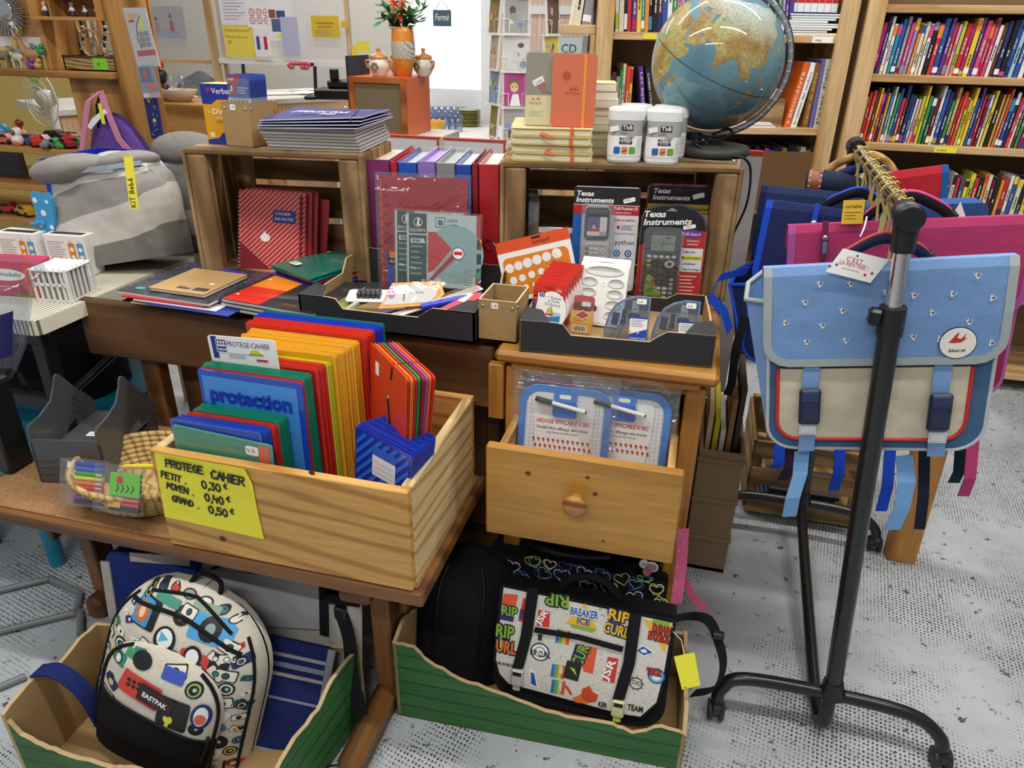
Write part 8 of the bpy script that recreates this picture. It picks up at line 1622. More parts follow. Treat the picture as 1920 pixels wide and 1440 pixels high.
for k,(px,c,nm)in enumerate(((60,'#7a3f9a','purple'),(72,'#c9a04a','tan'),(84,'#2f8f4a','green'))):
 p=PY(px,126,2.085);b=MB();b.ball((0,0,.012),.014,.012,.012,col(c,.35),12);b.ball((.009,-.003,.026),.008,.008,.008,col(c,.35),10);b.tube([(-.012,0,.01),(-.02,0,.02)],.003,col(c,.35),5)
 tag(b.out('toy_figure',M=T(p.x,p.y,(1.167 if k<2 else 1.21))),'small %s toy figure by the wicker tray'%nm,'toy')
t=thing('wicker_tray','shallow wicker tray with green note on the upper left shelf','basket',T(-2.048,2.115,1.167))
b=MB();WK=wood('wicker','#b99a63','#6d5230',axis=0,bands=90,rough=.8);b.box(0,0,0,.20,.005,.040,WK).box(0,.085,0,.20,.09,.040,WK).box(0,0,0,.005,.09,.04,WK).box(.195,0,0,.20,.09,.04,WK).box(0,0,0,.2,.09,.003,WK);b.out('body',t)
MB().tube([(0,0,.041),(.2,0,.041),(.2,.09,.041),(0,.09,.041)],.004,col('#4a3624',.7),6,closed=True).out('rim',t)
MB().box(.115,-.002,.004,.170,0,.038,LIME).text('1€',.13,.015,.01,INK,.0026,M=CARD).out('green_note',t)
def panel(px0,py0,px1,py1,y,m,name,label,cat,fn=None,th=.01):
 a,c=PY(px0,py1,y),PY(px1,py0,y);w0,h0=c.x-a.x,c.z-a.z;b=MB();b.box(0,0,0,w0,th,h0,m)
 if fn:fn(b,w0,h0)
 return tag(b.out(name,M=T(a.x,y,a.z)),label,cat)
def art(b,w,h):b.rect(.006,h*.32,w-.006,h*.99,col('#8f5148',.6),.0005,M=CARD);b.flat([(.006,h*.62),(w*.3,h*.66),(w*.6,h*.74),(w-.006,h*.72),(w-.006,h*.99),(.006,h*.99)],col('#9ccf3a',.6),.001,M=CARD);b.flat([(.006,h*.5),(w*.2,h*.6),(w*.5,h*.68),(w*.3,h*.72),(.006,h*.7)],col('#c9a94a',.6),.0014,M=CARD)
panel(82,30,160,92,2.28,WHITE,'painting','white-framed abstract painting in lime and maroon behind the wicker tray','painting',art)
def mir(b,w,h):b.rect(.03,.045,w-.03,h-.02,col('#b88a58',.6),.0006,M=CARD)
panel(-60,-30,76,92,2.30,WHITE,'picture_frame','white frame with brown mount at the upper left corner','picture frame',mir)
p=PY(8,20,2.27);b=MB()
for k in range(60):a=R(6*k);b.tube([(.032*math.cos(a),0,.032*math.sin(a)),(.078*math.cos(a),-.004*(k%2),.078*math.sin(a))],.0022,col('#c9c9c9',.25,1),5)
b.lathe([(0,.003),(.034,.002),(.036,0)],col('#dfe6ea',.05,1),24,M=FR((0,-.004,0),(1,0,0),(0,0,1)));tag(b.out('round_mirror',M=T(p.x,p.y,p.z)),'round sunburst mirror with beaded silver rays at the upper left','mirror')
for k,(px,py,r_)in enumerate(((167,80,.033),(205,85,.03),(212,118,.03),(160,45,.036))):
 p=PY(px,py,2.20);b=MB();b.tube([(r_*math.cos(R(a)),0,r_*1.25*math.sin(R(a)))for a in range(0,360,15)],.0035,col('#d9cfa6',.5),8,closed=True);tag(b.out('bangle',M=T(*p)),'cream bangle hanging beside the post, %s of four'%('middle left','middle right','lowest','uppermost')[k],'bangle')
for k,(px,c)in enumerate(((150,'#1b1b1d'),(192,'#232326'),(172,'#b9c2b6'))):
 b=MB();r=random.Random(k)
 for i in range(16):q=PY(px+3*math.sin(i*.4)+i*.5,36+4.6*i,2.24);b.ball(tuple(q),.006,.006,.0075,col(c,.3)if i%3 else col('#e3e3e0',.3),8)
 tag(b.out('bead_necklace'),'%s bead necklace hanging behind the bangles'%('black','black and white','pale green')[k]if k!=0 else 'black bead necklace hanging left of the bangles','necklace')
def car(px,py,y,z,c,s,rz,nm,truck=False):
 p=PY(px,py,y);b=MB();m=col(c,.3,coat=.4);b.prism([(-.03,.006),(.03,.006),(.031,.016),(.018,.018),(.010,.027),(-.014,.027),(-.022,.018),(-.031,.016)],-.012,.012,m,M=CARD);b.prism([(-.012,.019),(.014,.019),(.008,.0262),(-.012,.0262)],-.0125,.0125,INK,M=CARD)
 for x in(-.018,.018):
  for yy in(-.0145,.0095):b.lathe([(0,0),(.0065,0),(.0065,.005),(0,.005)],BLACK,10,M=FR((x,yy+.005,.0065),(1,0,0),(0,0,1)))
 tag(b.out('toy_car',M=T(p.x,y,z)@RZ(rz)@Matrix.Scale(s,4)),nm,'toy car')
for a in((10,262,2.10,.9225,'#d9694a',1.3,12,'salmon toy car at the left frame edge on the middle shelf'),(55,258,2.12,.9225,'#3a55b0',1.3,30,'blue toy car behind the red one on the middle shelf'),(66,262,2.09,.9225,'#c93428',1.25,-35,'bright red toy car left of the fan stem'),(78,256,2.14,.9225,'#a83a3a',1.2,5,'dark red toy car beside the fan stem'),(96,268,2.08,.9225,'#8a8d8f',1.1,80,'silver toy car at the front of the middle shelf'),(103,258,2.20,.9225,'#23252a',1.5,20,'black and red toy truck behind the silver car'),(124,264,2.10,.9225,'#b02a34',1.2,-20,'crimson toy car right of the silver one'),(140,262,2.12,.9225,'#3c7a4a',1.2,25,'dark green toy car at the right of the middle shelf'),(6,352,2.12,.673,'#b0302c',1.4,10,'red toy car on the low left shelf'),(36,348,2.10,.673,'#d8a02c',1.4,-15,'yellow toy car on the low left shelf')):car(*a)
def lump(px,py,y,z,parts,nm,cat='toy'):
 p=PY(px,py,y);b=MB()
 for(x,yy,zz,r_,c)in parts:b.ball((x,yy,zz),r_,r_,r_,col(c,.35,coat=.3),12)
 tag(b.out('toy',M=T(p.x,y,z)),nm,cat)
lump(33,262,2.085,.9225,[(0,0,.018,.020,'#e9e6e0'),(0,.004,.043,.017,'#e9e6e0'),(0,-.012,.044,.009,'#6a5a3a'),(0,-.004,.012,.017,'#e07a3a')],'round white and orange toy astronaut on the middle shelf')
lump(42,250,2.17,.9225,[(0,0,.02,.02,'#e8a52c'),(-.012,0,.05,.014,'#e0641f'),(-.002,0,.062,.014,'#7a2a1c')],'orange toy figure behind the white astronaut')
lump(109,270,2.07,.9225,[(0,0,.012,.012,'#2f9a3f'),(-.006,0,.028,.010,'#3fae4a'),(.012,0,.008,.008,'#2f9a3f')],'little green toy dinosaur at the front edge of the middle shelf')
b=MB();p=PY(128,255,2.16);b.ball((0,0,.028),.026,.014,.016,RED,12);b.tube([(.02,0,.030),(.05,0,.036)],[.007,.003],RED,8);b.box(-.035,-.004,.046,.035,.004,.049,BLACK);b.tube([(-.02,-.01,.008),(.02,-.01,.008)],.002,BLACK,5);b.tube([(-.02,.01,.008),(.02,.01,.008)],.002,BLACK,5);b.tube([(0,-.01,.008),(0,0,.02)],.002,BLACK,5);b.lathe([(.003,.04),(.003,.047)],BLACK,6);tag(b.out('toy_helicopter',M=T(p.x,2.16,.916)),'red toy helicopter at the right of the middle shelf','toy')
lump(2,245,2.15,.9225,[(0,0,.03,.032,'#2f8fb5'),(0,-.006,.012,.03,'#5a5ab0')],'blue dome-shaped toy at the left frame edge')
t=thing('pedestal_fan','white pedestal fan behind clear film with a green note on it','fan',T(PY(84,185,2.55).x,2.55,.93))
b=MB();FW=col('#dfdccf',.4);ct=Vector((0,0,.10));
for r_ in(.085,.06,.04):b.tube([(r_*.9*math.cos(R(a)),-.02-(.085-r_)*.3,.10+r_*1.25*math.sin(R(a)))for a in range(0,360,12)],.0016 if r_<.08 else .003,FW,5,closed=True)
for k in range(36):a=R(10*k);b.tube([(.026*math.cos(a),-.035,.10+.03*math.sin(a)),(.077*math.cos(a),-.02,.10+.106*math.sin(a))],.0007,FW,4)
b.out('guard',t);b=MB()
for k in range(3):b.add([(.02*math.cos(R(a)),0,.10+.02*math.sin(R(a)))if j==0 else(.068*math.cos(R(a)),.006*(j-1.5),.10+.085*math.sin(R(a)))for j,a in((0,120*k),(1,120*k-20),(2,120*k+25))]+[(.05*math.cos(R(120*k+50)),.01,.10+.05*math.sin(R(120*k+50)))],[(0,1,2,3)],col('#b9bab4',.35))
b.out('blades',t);MB().lathe([(0,-.012),(.028,-.008),(.034,.02),(.03,.05),(0,.055)],FW,20,M=FR((0,.03,.10),(1,0,0),(0,0,1))@T(0,0,0)).out('motor',t);MB().tube([(.004,.02,-.92),(.004,.02,.075)],.016,FW,12).lathe([(0,-.93),(.12,-.93),(.11,-.91),(.02,-.90)],FW,24,M=T(.004,.02,0)).out('stem',t)
b=MB().flat([(-.04,.09),(.042,.093),(.02,.065),(.002,.05),(-.015,.062)],LIME,.028,M=T(0,0,.10)@CARD);b.out('green_note',t)
panel(-20,278,36,336,2.20,col('#6a4526',.5),'dark_picture','dark grey framed picture leaning at the left below the toy cars','picture',lambda b,w,h:b.rect(0,.0,w-.014,h-.004,col('#4c5560',.4),.0006,M=CARD))
t=thing('shoulder_bag','purple drawstring bag with pink straps hung on the pine panel','bag',T(-1.853,2.045,.885))
PU_=fabric('#6a4a9a',500,fold=.8);b=MB();b.grid(lambda s,v:((-.11+.25*s)*(1-.45*v**1.5)+.004*math.sin(11*s),-.035*math.sin(math.pi*s)*(1-.5*v)-.004,.165*v*(.75+.25*math.sin(math.pi*s))),24,14,PU_);b.grid(lambda s,v:((-.11+.25*s)*(1-.45*v**1.5),.012,.165*v*(.75+.25*math.sin(math.pi*s))),12,8,PU_);b.out('body',t)
PK=fabric('#d98aa8',500);b=MB();b.strip([(-.100,-.03,.0),(-.096,-.042,.05),(-.04,-.03,.20),(-.004,-.01,.228)],(.011,0,.002),.003,PK);b.out('pink_strap',t);b=MB();b.strip([(-.004,-.01,.228),(.03,-.035,.17),(.06,-.045,.09),(.085,-.045,.06),(.12,-.03,.055)],(.010,0,.004),.003,PK);b.out('pink_strap',t)
b=MB();b.strip([(-.03,-.02,.12),(-.018,-.02,.19),(-.002,-.006,.229),(.012,-.02,.20),(.022,-.02,.16)],(.006,0,.001),.002,DK);b.out('black_loop',t);b=MB().box(.005,-.042,.135,.017,-.040,.195,YELLOW);b.out('yellow_tag',t)
MB().prism([(-.045,.115),(.0,.15),(.03,.168),(.02,.178),(-.03,.150),(-.055,.125)],.036,.040,WHITE,M=CARD).out('white_trim',t)
p=PY(295,257,2.07);b=MB();b.prism(rrect(.046,.145,(.003,.022,.022,.003),6),-.006,0,col('#1f2a66',.4),M=CARD)
for(x,y,s)in((.018,.115,.010),(.026,.055,.009)):b.flat([(x+s*(1 if i%2==0 else .42)*math.sin(R(36*i)),y+s*(1 if i%2==0 else .42)*math.cos(R(36*i)))for i in range(10)],col('#e0cf4a',.5),.0006,M=CARD)
r=random.Random(2);[b.flat(circ(.0014,6,r.uniform(.006,.040),r.uniform(.008,.12)),WHITE,.0006,M=CARD)for _ in range(22)];tag(b.out('star_ruler',M=T(p.x-.024,p.y,p.z-.004)),'dark blue ruler board with yellow stars standing on the pine post','ruler')
def toy(x):pass
b=MB();w0,h0=.078,.165;b.prism([(0,h0*.04),(w0*1.0,0),(w0*.98,h0*.97),(w0*.02,h0)],-.002,0,col('#d4d2d0',.4));b.text('TOY',.008,h0*.82,.012,col('#e3b92c',.4),.0008,bold=.05);b.rect(.010,h0*.76,.030,h0*.80,RED,.0008)
b.rect(.012,h0*.20,w0*.95,h0*.29,RED,.0008);b.rect(.044,h0*.62,.058,h0*.82,col('#e3e93a',.5),.0008);b.tube([(.052,h0*.86,.001),(.034,h0*.72,.001),(.026,h0*.5,.001),(.032,h0*.32,.001)],.0012,NAVY,5)
for i in range(2):
 for j in range(3):b.prism(rrect(.014,.010,.002,2,.034+.018*i,h0*(.36+.09*j)),.0005,.003,GREY)
b.prism([(0,0),(w0,0),(w0,h0),(0,h0)],.004,.0045,FILMW);p=PY(262,128,2.06);tag(b.out('toy_pack',M=T(p.x-.006,p.y,p.z)@RZ(4)@CARD@RZ(5)),'carded toy pack with red banner hanging on the pine post','toy pack')
b=MB();w0,h0=.062,.092;b.box(0,0,-.002,w0,h0,0,col('#7f9ab0',.4));b.rect(.008,h0*.55,w0*.75,h0*.95,col('#4a5f8f',.4),.0006);b.flat(circ(.012,14,w0*.42,h0*.74),col('#b5524a',.5),.001);b.flat(circ(.020,16,w0*.6,h0*.34,.013),col('#c96a60',.5),.001);b.rect(0,0,w0,h0*.16,col('#d9a0b0',.5),.0008);b.rect(.002,.002,.022,h0*.14,WHITE,.001)
for k in range(8):b.rect(.004+.0065*k,h0*.49,.0075+.0065*k,h0*.54,INK,.001)
b.prism([(0,0),(w0,0),(w0,h0),(0,h0)],.003,.0035,FILM);p=PY(270,184,2.055);tag(b.out('toy_pack',M=T(p.x,p.y,p.z)@CARD@RZ(4)),'blue and pink carded toy pack below the red-bannered one','toy pack')
# counter and screens at the back
A,B_=Vector((-3.05,3.05,0)),Vector((-2.20,4.51,0));L_=(B_-A).length
t=thing('counter','sales counter with pinkish plank front at the back left','counter',FR(A,B_-A,(0,0,1))@RX(-90))
CLD=stripes('counter_planks','#b5835f','#dcb48f',13,'X',.08,.55)
MB().box(0,0,0,L_,.02,.90,CLD).box(L_-.02,.02,0,L_,.6,.90,CLD).out('plank_front',t);MB().box(-.02,-.02,.90,L_+.02,.65,.93,col('#d9d4cc',.5),.003).out('top',t)
CT=t.matrix_world
for k,(x,y,rz)in enumerate(((.95,.12,10),(1.2,.2,-15),(1.42,.1,30),(1.5,.3,5))):tag(MB().box(0,0,0,.21,.15,.003,col(('#f0eee9','#e6e2da','#efece6','#dedad2')[k],.7)).out('paper_sheet',M=CT@T(x,y,.931+.0032*k)@RZ(rz)),'loose sheet on the sales counter, %s from the left'%ORD[k],'paper','loose sheets on the counter')
p=PY(628,172,3.95);b=MB();b.box(-.12,0,0,.12,.2,.055,BLK_PLASTIC,.008);b.box(-.05,.03,.055,.10,.16,.10,BLK_PLASTIC,.01);b.box(-.03,.03,.10,.02,.06,.16,BLK_PLASTIC,.006);b.box(-.17,-.03,0,-.10,.06,.02,BLK_PLASTIC,.006);tag(b.out('card_machine',M=T(p.x,p.y,.9445)@RZ(14)),'black card machine on the sales counter left of the orange cabinet','card machine')
def P3(px,py):return PY(px,py,3.62)
t=thing('clear_screen','clear protective screen with pale wooden posts above the counter','screen',T(-2.3,3.62,.93));PL=wood('screen_post','#d9bd92','#b8945f',axis=2,bands=9,rough=.55)
for(x0,x1,xb)in((395,408,416),(650,657,660)):
 a,c,e=P3(x0,-60),P3(x1,-60),P3(xb,168 if x0<500 else 130);W2(MB().box(e.x-(c.x-a.x),3.62,.75,e.x,3.645,1.75,PL,.002),'post',t)
a,c=P3(410,113),P3(655,-60);W2(MB().box(a.x,3.628,a.z,c.x,3.632,1.72,film('hazy_screen',gloss=.08,rough=.15,wrinkle=.3,haze=.16)),'pane',t);W2(MB().box(a.x,3.618,a.z-.014,c.x,3.632,a.z+.010,col('#e6e3df',.4)),'rail',t)
t=thing('clear_screen','second clear screen left of the paper-covered one','screen',T(-2.7,3.66,.93));a,c=P3(272,112),P3(392,-60);W2(MB().box(a.x,3.66,a.z,c.x,3.664,1.72,FILM),'pane',t);W2(MB().box(a.x,3.655,a.z-.012,c.x,3.668,a.z+.006,col('#c9a27a',.5)),'rail',t)
for x in(a.x+.01,c.x-.03):W2(MB().box(x,3.67,.75,x+.02,3.69,1.72,PL),'post',t)
SN=[0]
def sheet(px0,py0,px1,py1,c,name,label,fn=None,y=3.61):
 SN[0]+=1;return panel(px0,py0,px1,py1,y-.0024*SN[0],col(c,.6),name,label,'paper',fn,.002)
L3=lambda n,c='#8d8d95':(lambda b,w,h:[b.rect(w*.12,h*(.88-.8*i/n),w*(.85-.12*(i%3)),h*(.88-.8*i/n)+h*.018,col(c,.6),.0006,M=CARD)for i in range(n)])
sheet(425,48,474,106,'#ecdc5a','notice','yellow handwritten notice taped to the clear screen',lambda b,w,h:(b.text('Désinfection',.01,h*.8,.014,col('#b0721e',.6),.0006,M=CARD,shear=.2,wid=w*.8),b.text('Pièces neuves',.01,h*.6,.013,col('#b0721e',.6),.0006,M=CARD,shear=.2,wid=w*.75),b.text('5€',.02,h*.42,.015,col('#b0721e',.6),.0006,M=CARD)))
sheet(416,-20,462,47,'#eceaf2','notice','white printed sheet above the yellow notice',L3(9))
def pict(b,w,h):
 for i in range(3):
  for j in range(2):b.ring(w*(.22+.28*i),h*(.30+.32*j),w*.09,w*.115,RED,.0006,M=CARD,n=14);b.rect(w*(.19+.28*i),h*(.27+.32*j),w*(.25+.28*i),h*(.34+.32*j),GREY,.0006,M=CARD)
sheet(465,5,507,52,'#f0eff2','notice','white sheet with six red ring pictograms on the screen',pict)
sheet(506,-10,532,76,'#eeeef4','notice','white leaflet with two blue photos on the screen',lambda b,w,h:(b.rect(w*.1,h*.5,w*.45,h*.68,col('#8f5a4a',.6),.0006,M=CARD),b.rect(w*.5,h*.5,w*.95,h*.66,col('#3d4f7f',.6),.0006,M=CARD),b.rect(w*.2,h*.2,w*.9,h*.48,col('#55658f',.6),.0006,M=CARD),b.rect(w*.4,h*.06,w*.9,h*.14,YELLOW,.0006,M=CARD)))
sheet(480,52,504,106,'#eeeff4','notice','white leaflet with blue and red flag stripes on the screen',lambda b,w,h:(b.rect(w*.15,h*.25,w*.35,h*.7,col('#3a4f9f',.6),.0006,M=CARD),b.rect(w*.6,h*.25,w*.8,h*.7,RED,.0006,M=CARD)))
sheet(532,32,556,104,'#b9bcd8','notice','pale violet sheet beside the photo leaflet on the screen');sheet(586,30,634,70,'#d9b92c','notice','ochre laminated notice at the right of the screen',lambda b,w,h:(b.text("L'association",w*.5,h*.62,.012,INK,.0006,'c',M=CARD,wid=w*.65),b.text('est ouverte',w*.5,h*.45,.012,INK,.0006,'c',M=CARD,wid=w*.5),L3(9)(b,w,h*.4)))
sheet(640,40,650,52,'#d9b92c','notice','small ochre note near the right screen post');sheet(660,85,668,105,'#e6d23a','notice','narrow yellow note just right of the screen');sheet(670,78,692,98,'#ead94a','notice','yellow note behind the ceramic jars')
def kids(b,w,h):
 for(x,c1_,s)in((.22,'#b58aa0',1),(.62,'#b5304a',1.15)):b.flat([(w*(x-.06),h*.1),(w*(x+.09),h*.12),(w*(x+.04),h*.5*s),(w*(x-.03),h*.5*s)],col(c1_,.6),.0006,M=CARD);b.flat(circ(w*.04,10,w*x,h*.58*s),col('#d9a98a',.6),.0008,M=CARD);b.flat([(w*(x-.05),h*.58*s),(w*(x+.05),h*.58*s),(w*x,h*.70*s)],col('#4a3a3a',.6),.001,M=CARD)
 b.flat([(w*.1,h*.08),(w*.9,h*.04),(w*.8,h*.22),(w*.3,h*.28)],col('#a9b0d0',.6),.0007,M=CARD)
sheet(284,12,342,72,'#b9b8bc','poster','grey poster with two small painted figures behind the left screen',kids,3.70);sheet(296,74,348,88,'#c9c7c2','notice','pale strip below the painted poster',None,3.70)
for k,(px,py0,py1)in enumerate(((455,113,150),(590,115,172))):a,c=PY(px,py1,4.3),PY(px,py0,4.3);tag(MB().tube([(a.x,4.3,.85),(c.x,4.3,c.z)],.011,BLACK,8).out('stand_rod'),'%s dark metal rod rising behind the counter'%('left','right')[k],'rod')
a=PY(536,124,3.58);b=MB();b.tube([(0,0,0),(.02,0,.012),(.11,0,.016),(.13,0,.006)],.009,col('#d0606a',.4),8);[b.lathe([(0,-.008),(.012,-.008),(.012,.008),(0,.008)],col('#d0606a',.4),10,M=T(x,0,-.004)@RX(90))for x in(.02,.085,.105)];b.box(.12,-.004,.004,.145,.004,.018,BLACK);tag(b.out('pink_clamp',M=T(a.x,3.60,a.z)),'pink plastic clamp gripping the screen rail','clamp')
b=MB();b.grid(lambda s,v:(-.22+.44*s-.08*v,.18*v,.15*(math.sin(math.pi*min(1,s*1.1))**.8)*(.3+.7*v)+.006*math.sin(19*s+5*v)),24,12,fabric('#5f6467',60,bump=1));a=PY(368,166,3.45);tag(b.out('quilted_cover',M=T(a.x,3.45,.935)),'dark grey quilted cover heaped on the counter behind the pine post','cover')
a=PY(335,190,3.0);t=thing('bread_dish','shallow pale dish with glass stoppers right of the pine post','dish',T(a.x,3.0,a.z));b=MB();b.lathe([(0,0),(.06,0),(.10,.05),(.096,.052),(.055,.008),(0,.008)],col('#b9a58c',.4),24,k=.6);b.out('dish',t)
for k in range(2):MB().lathe([(0,.05),(.008,.05),(.008,.07),(.020,.085),(.020,.10),(.008,.115),(0,.117)],CLR,12,M=T(-.02+.055*k,0,.0)).out('glass_stopper',t)
tag(MB().box(-.35,-.10,0,.35,.25,a.z-.0005,PN[0],.004).out('side_cabinet',M=T(a.x,3.0,0)),'pine cabinet behind the broad post carrying the pale dish','cabinet')
a=PY(306,165,3.05);b=MB();b.ball((0,0,.10),.028,.028,.035,BLACK,12);b.ball((.012,-.015,.15),.022,.020,.022,col('#b3202a',.3),12);b.ball((.02,-.01,.05),.02,.02,.025,col('#3a1f2a',.4),10);b.lathe([(0,0),(.03,0),(.02,.06),(0,.06)],BLACK,12);tag(b.out('ornament',M=T(a.x,3.05,PY(335,190,3.0).z)),'black and red round-headed ornament beside the pale dish','ornament')
# orange cabinet, vase and jars
tag(MB().box(0,0,0,.40,.34,.9045,col('#dcd8d0',.6),.003).out('pedestal',M=T(-1.47,2.89,0)),'white pedestal under the orange cabinet','pedestal')
OC=col('#d96a34',.4);t=thing('small_cabinet','orange cabinet with brown panel front carrying the vase','cabinet',T(-1.428,2.90,.905));w0,d0,h0=.246,.27,.226
MB().box(0,.004,0,w0,d0,h0,OC,.002).out('case',t);b=MB();OW=wood('orange_trim','#b5642a','#8f4a1c',axis=0,bands=10)
b.box(0,-.008,0,.022,.004,h0,OW).box(w0-.022,-.008,0,w0,.004,h0,OW).box(.022,-.008,h0-.022,w0-.022,.004,h0,OW).box(.022,-.008,0,w0-.022,.004,.02,OW);b.out('front_frame',t);MB().box(.022,-.001,.02,w0-.022,.004,h0-.022,fabric('#7a6a50',900)).out('cloth_panel',t)
tag(MB().box(0,0,0,.012,.2,.30,col('#1f2a3f',.4)).out('dark_board',M=T(-1.452,2.93,.905)),'thin dark blue board standing left of the orange cabinet','board')
t=thing('vase','orange vase with crackled white band and artificial flowers','vase',T(-1.222,2.985,1.1315));VO,VB=col('#d9862c',.3,coat=.4),wood('crackle','#cfc7b8','#8f8578',axis=1,bands=70,rough=.7)
MB().lathe([(0,0),(.030,0),(.040,.05),(.045,.068)],VO,24).lathe([(.045,.068),(.048,.10),(.046,.130)],VB,24).lathe([(.046,.130),(.043,.165),(.040,.182),(.036,.182),(.040,.13)],VO,24).out('body',t)
LF,LF2=col('#2f5f30',.5),col('#4a7f3a',.5);r=random.Random(5)
def leafm(b,o,d,s,m):
 d=d.normalized();sd=d.cross(Vector((0,-.3,1))).normalized();n=d.cross(sd)
 b.add([o,o+d*s*.3+sd*s*.22-n*.004,o+d*s*.65+sd*s*.2,o+d*s,o+d*s*.65-sd*s*.2,o+d*s*.3-sd*s*.22-n*.004,o+d*s*.5+n*s*.05],[(0,1,6),(1,2,6),(2,3,6),(3,4,6),(4,5,6),(5,0,6)],m)
for k in range(9):
 a_=R(-150+40*k);b=MB();tip=Vector((.085*math.cos(a_)*(1+.3*(k%2)),.06*math.sin(a_),.20+.035*(k%3)));pts=smooth_path([(0,0,.14),(tip.x*.4,tip.y*.4,.21),tip],4);b.tube(pts,.0016,LF,4)
 for j in range(9):leafm(b,pts[2+j%7],Vector((r.uniform(-1,1)+tip.x*6,r.uniform(-.8,.4),r.uniform(-.3,.8))),r.uniform(.04,.062),LF if j%3 else LF2)
 b.out('leaf_spray',t)
for k,(x,z)in enumerate(((.0,.225),(.012,.27),(-.02,.262))):
 b=MB()
 for j in range(6):a_=R(60*j+15*k);leafm(b,Vector((x,-.03,z)),Vector((math.cos(a_),-.25,math.sin(a_))),.038,col('#d8481f' if j%2 else '#eb8a2a',.5))
 b.out('flower',t)
def jar(M):
 t=thing('lidded_jar','cream lidded jar with painted flowers, left of the orange vase','jar',M);C_=col('#d9cfbf',.25,coat=.5);O_=col('#c07a3a',.3,coat=.4)
 MB().lathe([(0,0),(.026,0),(.028,.006),(.042,.030),(.044,.045),(.034,.062),(.033,.068)],C_,22).out('body',t);MB().lathe([(.036,.066),(.037,.072),(.030,.080),(.010,.086),(.006,.092),(.010,.100),(.006,.106),(0,.107)],O_,22).out('lid',t)
 for s in(-1,1):MB().tube(smooth_path([(.034*s,0,.055),(.056*s,0,.058),(.052*s,0,.036),(.042*s,0,.030)],4),.004,O_,6).out('handle',t)
 b=MB();[b.flat(circ(.006,8,.012*math.cos(k),.012*math.sin(k)),col(('#8a5a2a','#6a6a2f')[k%2],.5),.001,M=FR((0,-.0445,.036),(1,0,0),(0,0,1)))for k in range(6)];b.out('flower_motif',t);return t
j1=jar(T(-1.315,2.95,1.1315));dup(j1,T(-1.268,3.05,1.1315)@RZ(20),'cream lidded jar partly hidden behind the orange vase');dup(j1,T(-1.165,3.06,1.1315)@RZ(-20),'cream lidded jar right of the orange vase')
tag(MB().box(0,0,.74,.80,.2,.77,WHITE,.003).box(.03,.03,0,.06,.06,.74,WHITE).box(.74,.03,0,.77,.06,.74,WHITE).box(.03,.14,0,.06,.17,.74,WHITE).box(.74,.14,0,.77,.17,.74,WHITE).out('side_table',M=T(-1.17,2.15,0)),'white side table behind the binders','table')
for k,(x0,x1)in enumerate(((-.962,-.798),(-.778,-.585))):
 t=thing('display_board','white board with red rim behind the binders, %s one'%('left','right')[k],'board',T(x0,2.2,.771));w0=x1-x0;MB().box(0,0,0,w0,.012,.230,col('#d5d5d8',.5)).out('body',t);MB().box(-.003,-.003,.230,w0+.003,.015,.236,col('#b8402c',.5)).box(w0-.003,-.004,0,w0+.003,0,.23,col('#b8402c',.5)).out('red_rim',t)
# white table with plates and glasses
tag(MB().box(-2.15,4.10,.70,-1.15,5.1,.72,WHITE).box(-2.15,4.10,.12,-1.15,4.105,.70,WHITE).box(-1.155,4.105,.12,-1.15,5.1,.70,WHITE).box(-2.15,4.105,0,-2.1,5.1,.70,WHITE).box(-1.3,4.5,0,-1.2,4.6,.70,WHITE).out('clothed_table'),'table under a white cloth before the bright door','table')
p=PZ(880,236,.7215)
for k in range(8):tag(MB().lathe([(0,0),(.05,0),(.078,.014),(.080,.018),(.050,.005),(0,.005)],col('#7d7a3a' if k%2 else '#96904f',.3,coat=.4),24).out('plate',M=T(p.x,p.y,.7215+.0125*k)),'olive green plate, %s from the bottom of the pile on the white table'%ORD[k],'plate','olive plates on the white table')
r=random.Random(9)
for k in range(18):p=PZ(802+(k%6)*11.5+3*(k//6),246-9*(k//6),.7215);tag(MB().lathe([(0,0),(.028,0),(.034,.10),(.031,.10),(.026,.006),(0,.006)],CLR,12).out('drinking_glass',M=T(p.x,p.y,.7215)),'clear drinking glass, %s row from the front, %s from the left on the white table'%(ORD[k//6],ORD[k%6]),'glass','glasses on the white table')
p=PZ(822,252,.7215);b=MB();b.lathe([(.05,0),(.085,.09),(.081,.09),(.046,.004),(0,.004)],col('#e6a92c',.4),8,smooth=False);tag(b.out('paper_bowl',M=T(p.x,p.y-.10,.7215)),'yellow paper bowl at the left of the white table','bowl')
p=PY(829,34,WY-.035);t=thing('door_sign','small slate blue sign lettered Fermé hanging on the bright door','sign',T(p.x,WY-.035,p.z));MB().box(-.065,-.004,-.05,.065,.004,.05,col('#3f5a68',.5)).text('Fermé',0,-.015,.045,WHITE,.0045,'c',shear=.25,wid=.10,M=CARD).out('board',t);MB().tube([(-.05,0,.05),(0,0,.12),(.05,0,.05)],.003,GREY,5).out('cord',t)
a=PY(1066,108,WY-.02);b=MB().box(-.09,-.004,-.12,.09,.004,.12,col('#cfe0e4',.5)).text('CD',0,.03,.055,INK,.005,'c',M=CARD).text('1€',0,-.07,.045,INK,.005,'c',M=CARD);tag(b.out('paper_sign',M=T(a.x,WY-.02,a.z)),'pale blue sign reading CD 1€ on the pink planks','sign')
t=thing('flank_shelf','small bracket shelf on the left flank of the middle bookcase','shelf',MM@T(-.12,.0,1.33));MB().box(0,0,-.03,.118,.20,0,SHELFW[0],.002).out('board',t);MB().box(.10,0,-.10,.118,.02,-.03,SHELFW[2]).out('bracket',t)
for k,(c,nm)in enumerate((('cream','thick cream'),('grey','dark grey'))):tag(book(MM@T(.028+.034*k-.115,.01,1.3315)@RY(7),.030,.22,.16,c,seed=70+k),'%s book on the small flank shelf'%nm,'book')
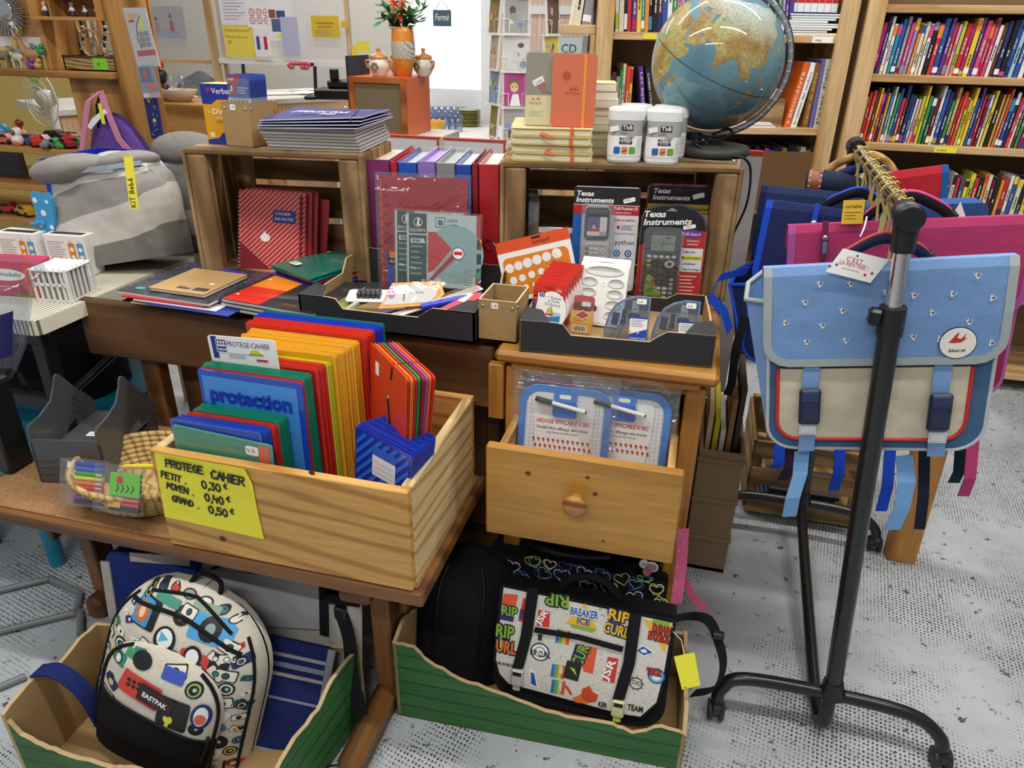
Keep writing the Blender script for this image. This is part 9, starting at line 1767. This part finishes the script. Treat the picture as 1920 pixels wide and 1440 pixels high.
for k in range(3):tag(book(MM@T(-.035+.010*k,.02,.995)@RY(2),.009,.30,.18,('black','cream','dark green')[k],seed=80+k),'%s album beside the left bookcase flank'%('black','cream','dark green')[k],'book')
tag(MB().box(-.16,0,0,-.004,.22,.992,SHELFW[2],.003).out('low_cabinet',M=MM),'narrow pine cabinet against the left flank of the middle bookcase','cabinet')
# postcard spinner
sx,sy=-.612,2.52;t=thing('postcard_spinner','white wire postcard spinner behind the right crate','rack',T(sx,sy,0));WW=col('#e4e4e4',.35)
MB().tube([(0,0,.03),(0,0,1.75)],.014,WW,10).out('pole',t);MB().lathe([(0,0),(.16,0),(.15,.02),(.02,.03),(0,.03)],WW,20).out('base',t)
CC=['#b9a58c','#5f8a86','#6a5238','#b8448a','#8a7a4a','#dad7d2','#4f6a78','#c96a4a','#7f9ab8','#a9a7a2','#d9c24a','#8fa58f']
k=0
for lev in range(6):
 z=.865+.107*lev
 for f,(dx,dy,rz)in enumerate(((-.095,.0,-50),(0,-.095,14),(.095,-.01,72))):
  F=T(dx,dy,z)@RZ(rz-(lev%2)*6)
  b=MB();g=WW
  for q in([(-.045,-.012,0),(.045,-.012,0)],[(-.045,-.012,.045),(-.022,-.012,.045),(-.022,-.012,0)],[(.045,-.012,.045),(.022,-.012,.045),(.022,-.012,0)],[(-.045,-.012,0),(-.045,.02,0),(-.045,.02,.09)],[(.045,-.012,0),(.045,.02,0),(.045,.02,.09)],[(0,.02,.0),(-dx*.0,.05,.0)]):b.tube(q,.0013,g,4)
  b.out('wire_pocket',t,M=F)
  c=CC[(k*5+lev)%12];b=MB();b.box(-.041,-.001,0,.041,.006,.112,col('#e6e3de',.5));b.rect(-.036,.006,.036,.106,col(c,.4),.0016,M=CARD);r=random.Random(k)
  for j in range(4):x,y=r.uniform(-.025,.025),r.uniform(.02,.09);b.flat(circ(r.uniform(.006,.012),9,x,y,r.uniform(.006,.014)),col(CC[(k+3*j+1)%12],.4),.0019+.0002*j,M=CARD)
  if lev==2 and f==1:b.rect(-.036,.006,.036,.106,col('#b8448a',.4),.003,M=CARD);b.flat(circ(.018,16,-.004,.068,.021),col('#8a6a3a',.4),.0033,M=CARD);b.flat(circ(.013,16,-.003,.062,.015),col('#e3c2a0',.4),.0036,M=CARD);b.flat([(-.018,.006),(.018,.006),(.010,.042),(-.008,.042)],WHITE,.0036,M=CARD);[b.flat(circ(.0022,6,x,.064),INK,.0039,M=CARD)for x in(-.008,.003)]
  tag(b.out('postcard',M=T(sx,sy,0)@F@T(0,-.008,.0015)@RX(-5)),'postcard in the %s column of the spinner, %s tier from the bottom'%(('left','middle','right')[f],ORD[lev]),'postcard','postcards on the spinner');k+=1
a,c=PY(1388,300,2.02),PY(1432,284,2.02);b=MB().box(0,0,0,c.x-a.x,.02,c.z-.012,col('#b9b8bc',.5)).box(0,-.001,c.z-.012,c.x-a.x,.021,c.z,col('#b8402c',.5));tag(b.out('display_stand',M=T(a.x,2.02,0)),'tall pale grey panel with red top edge right of the globe foot','panel')
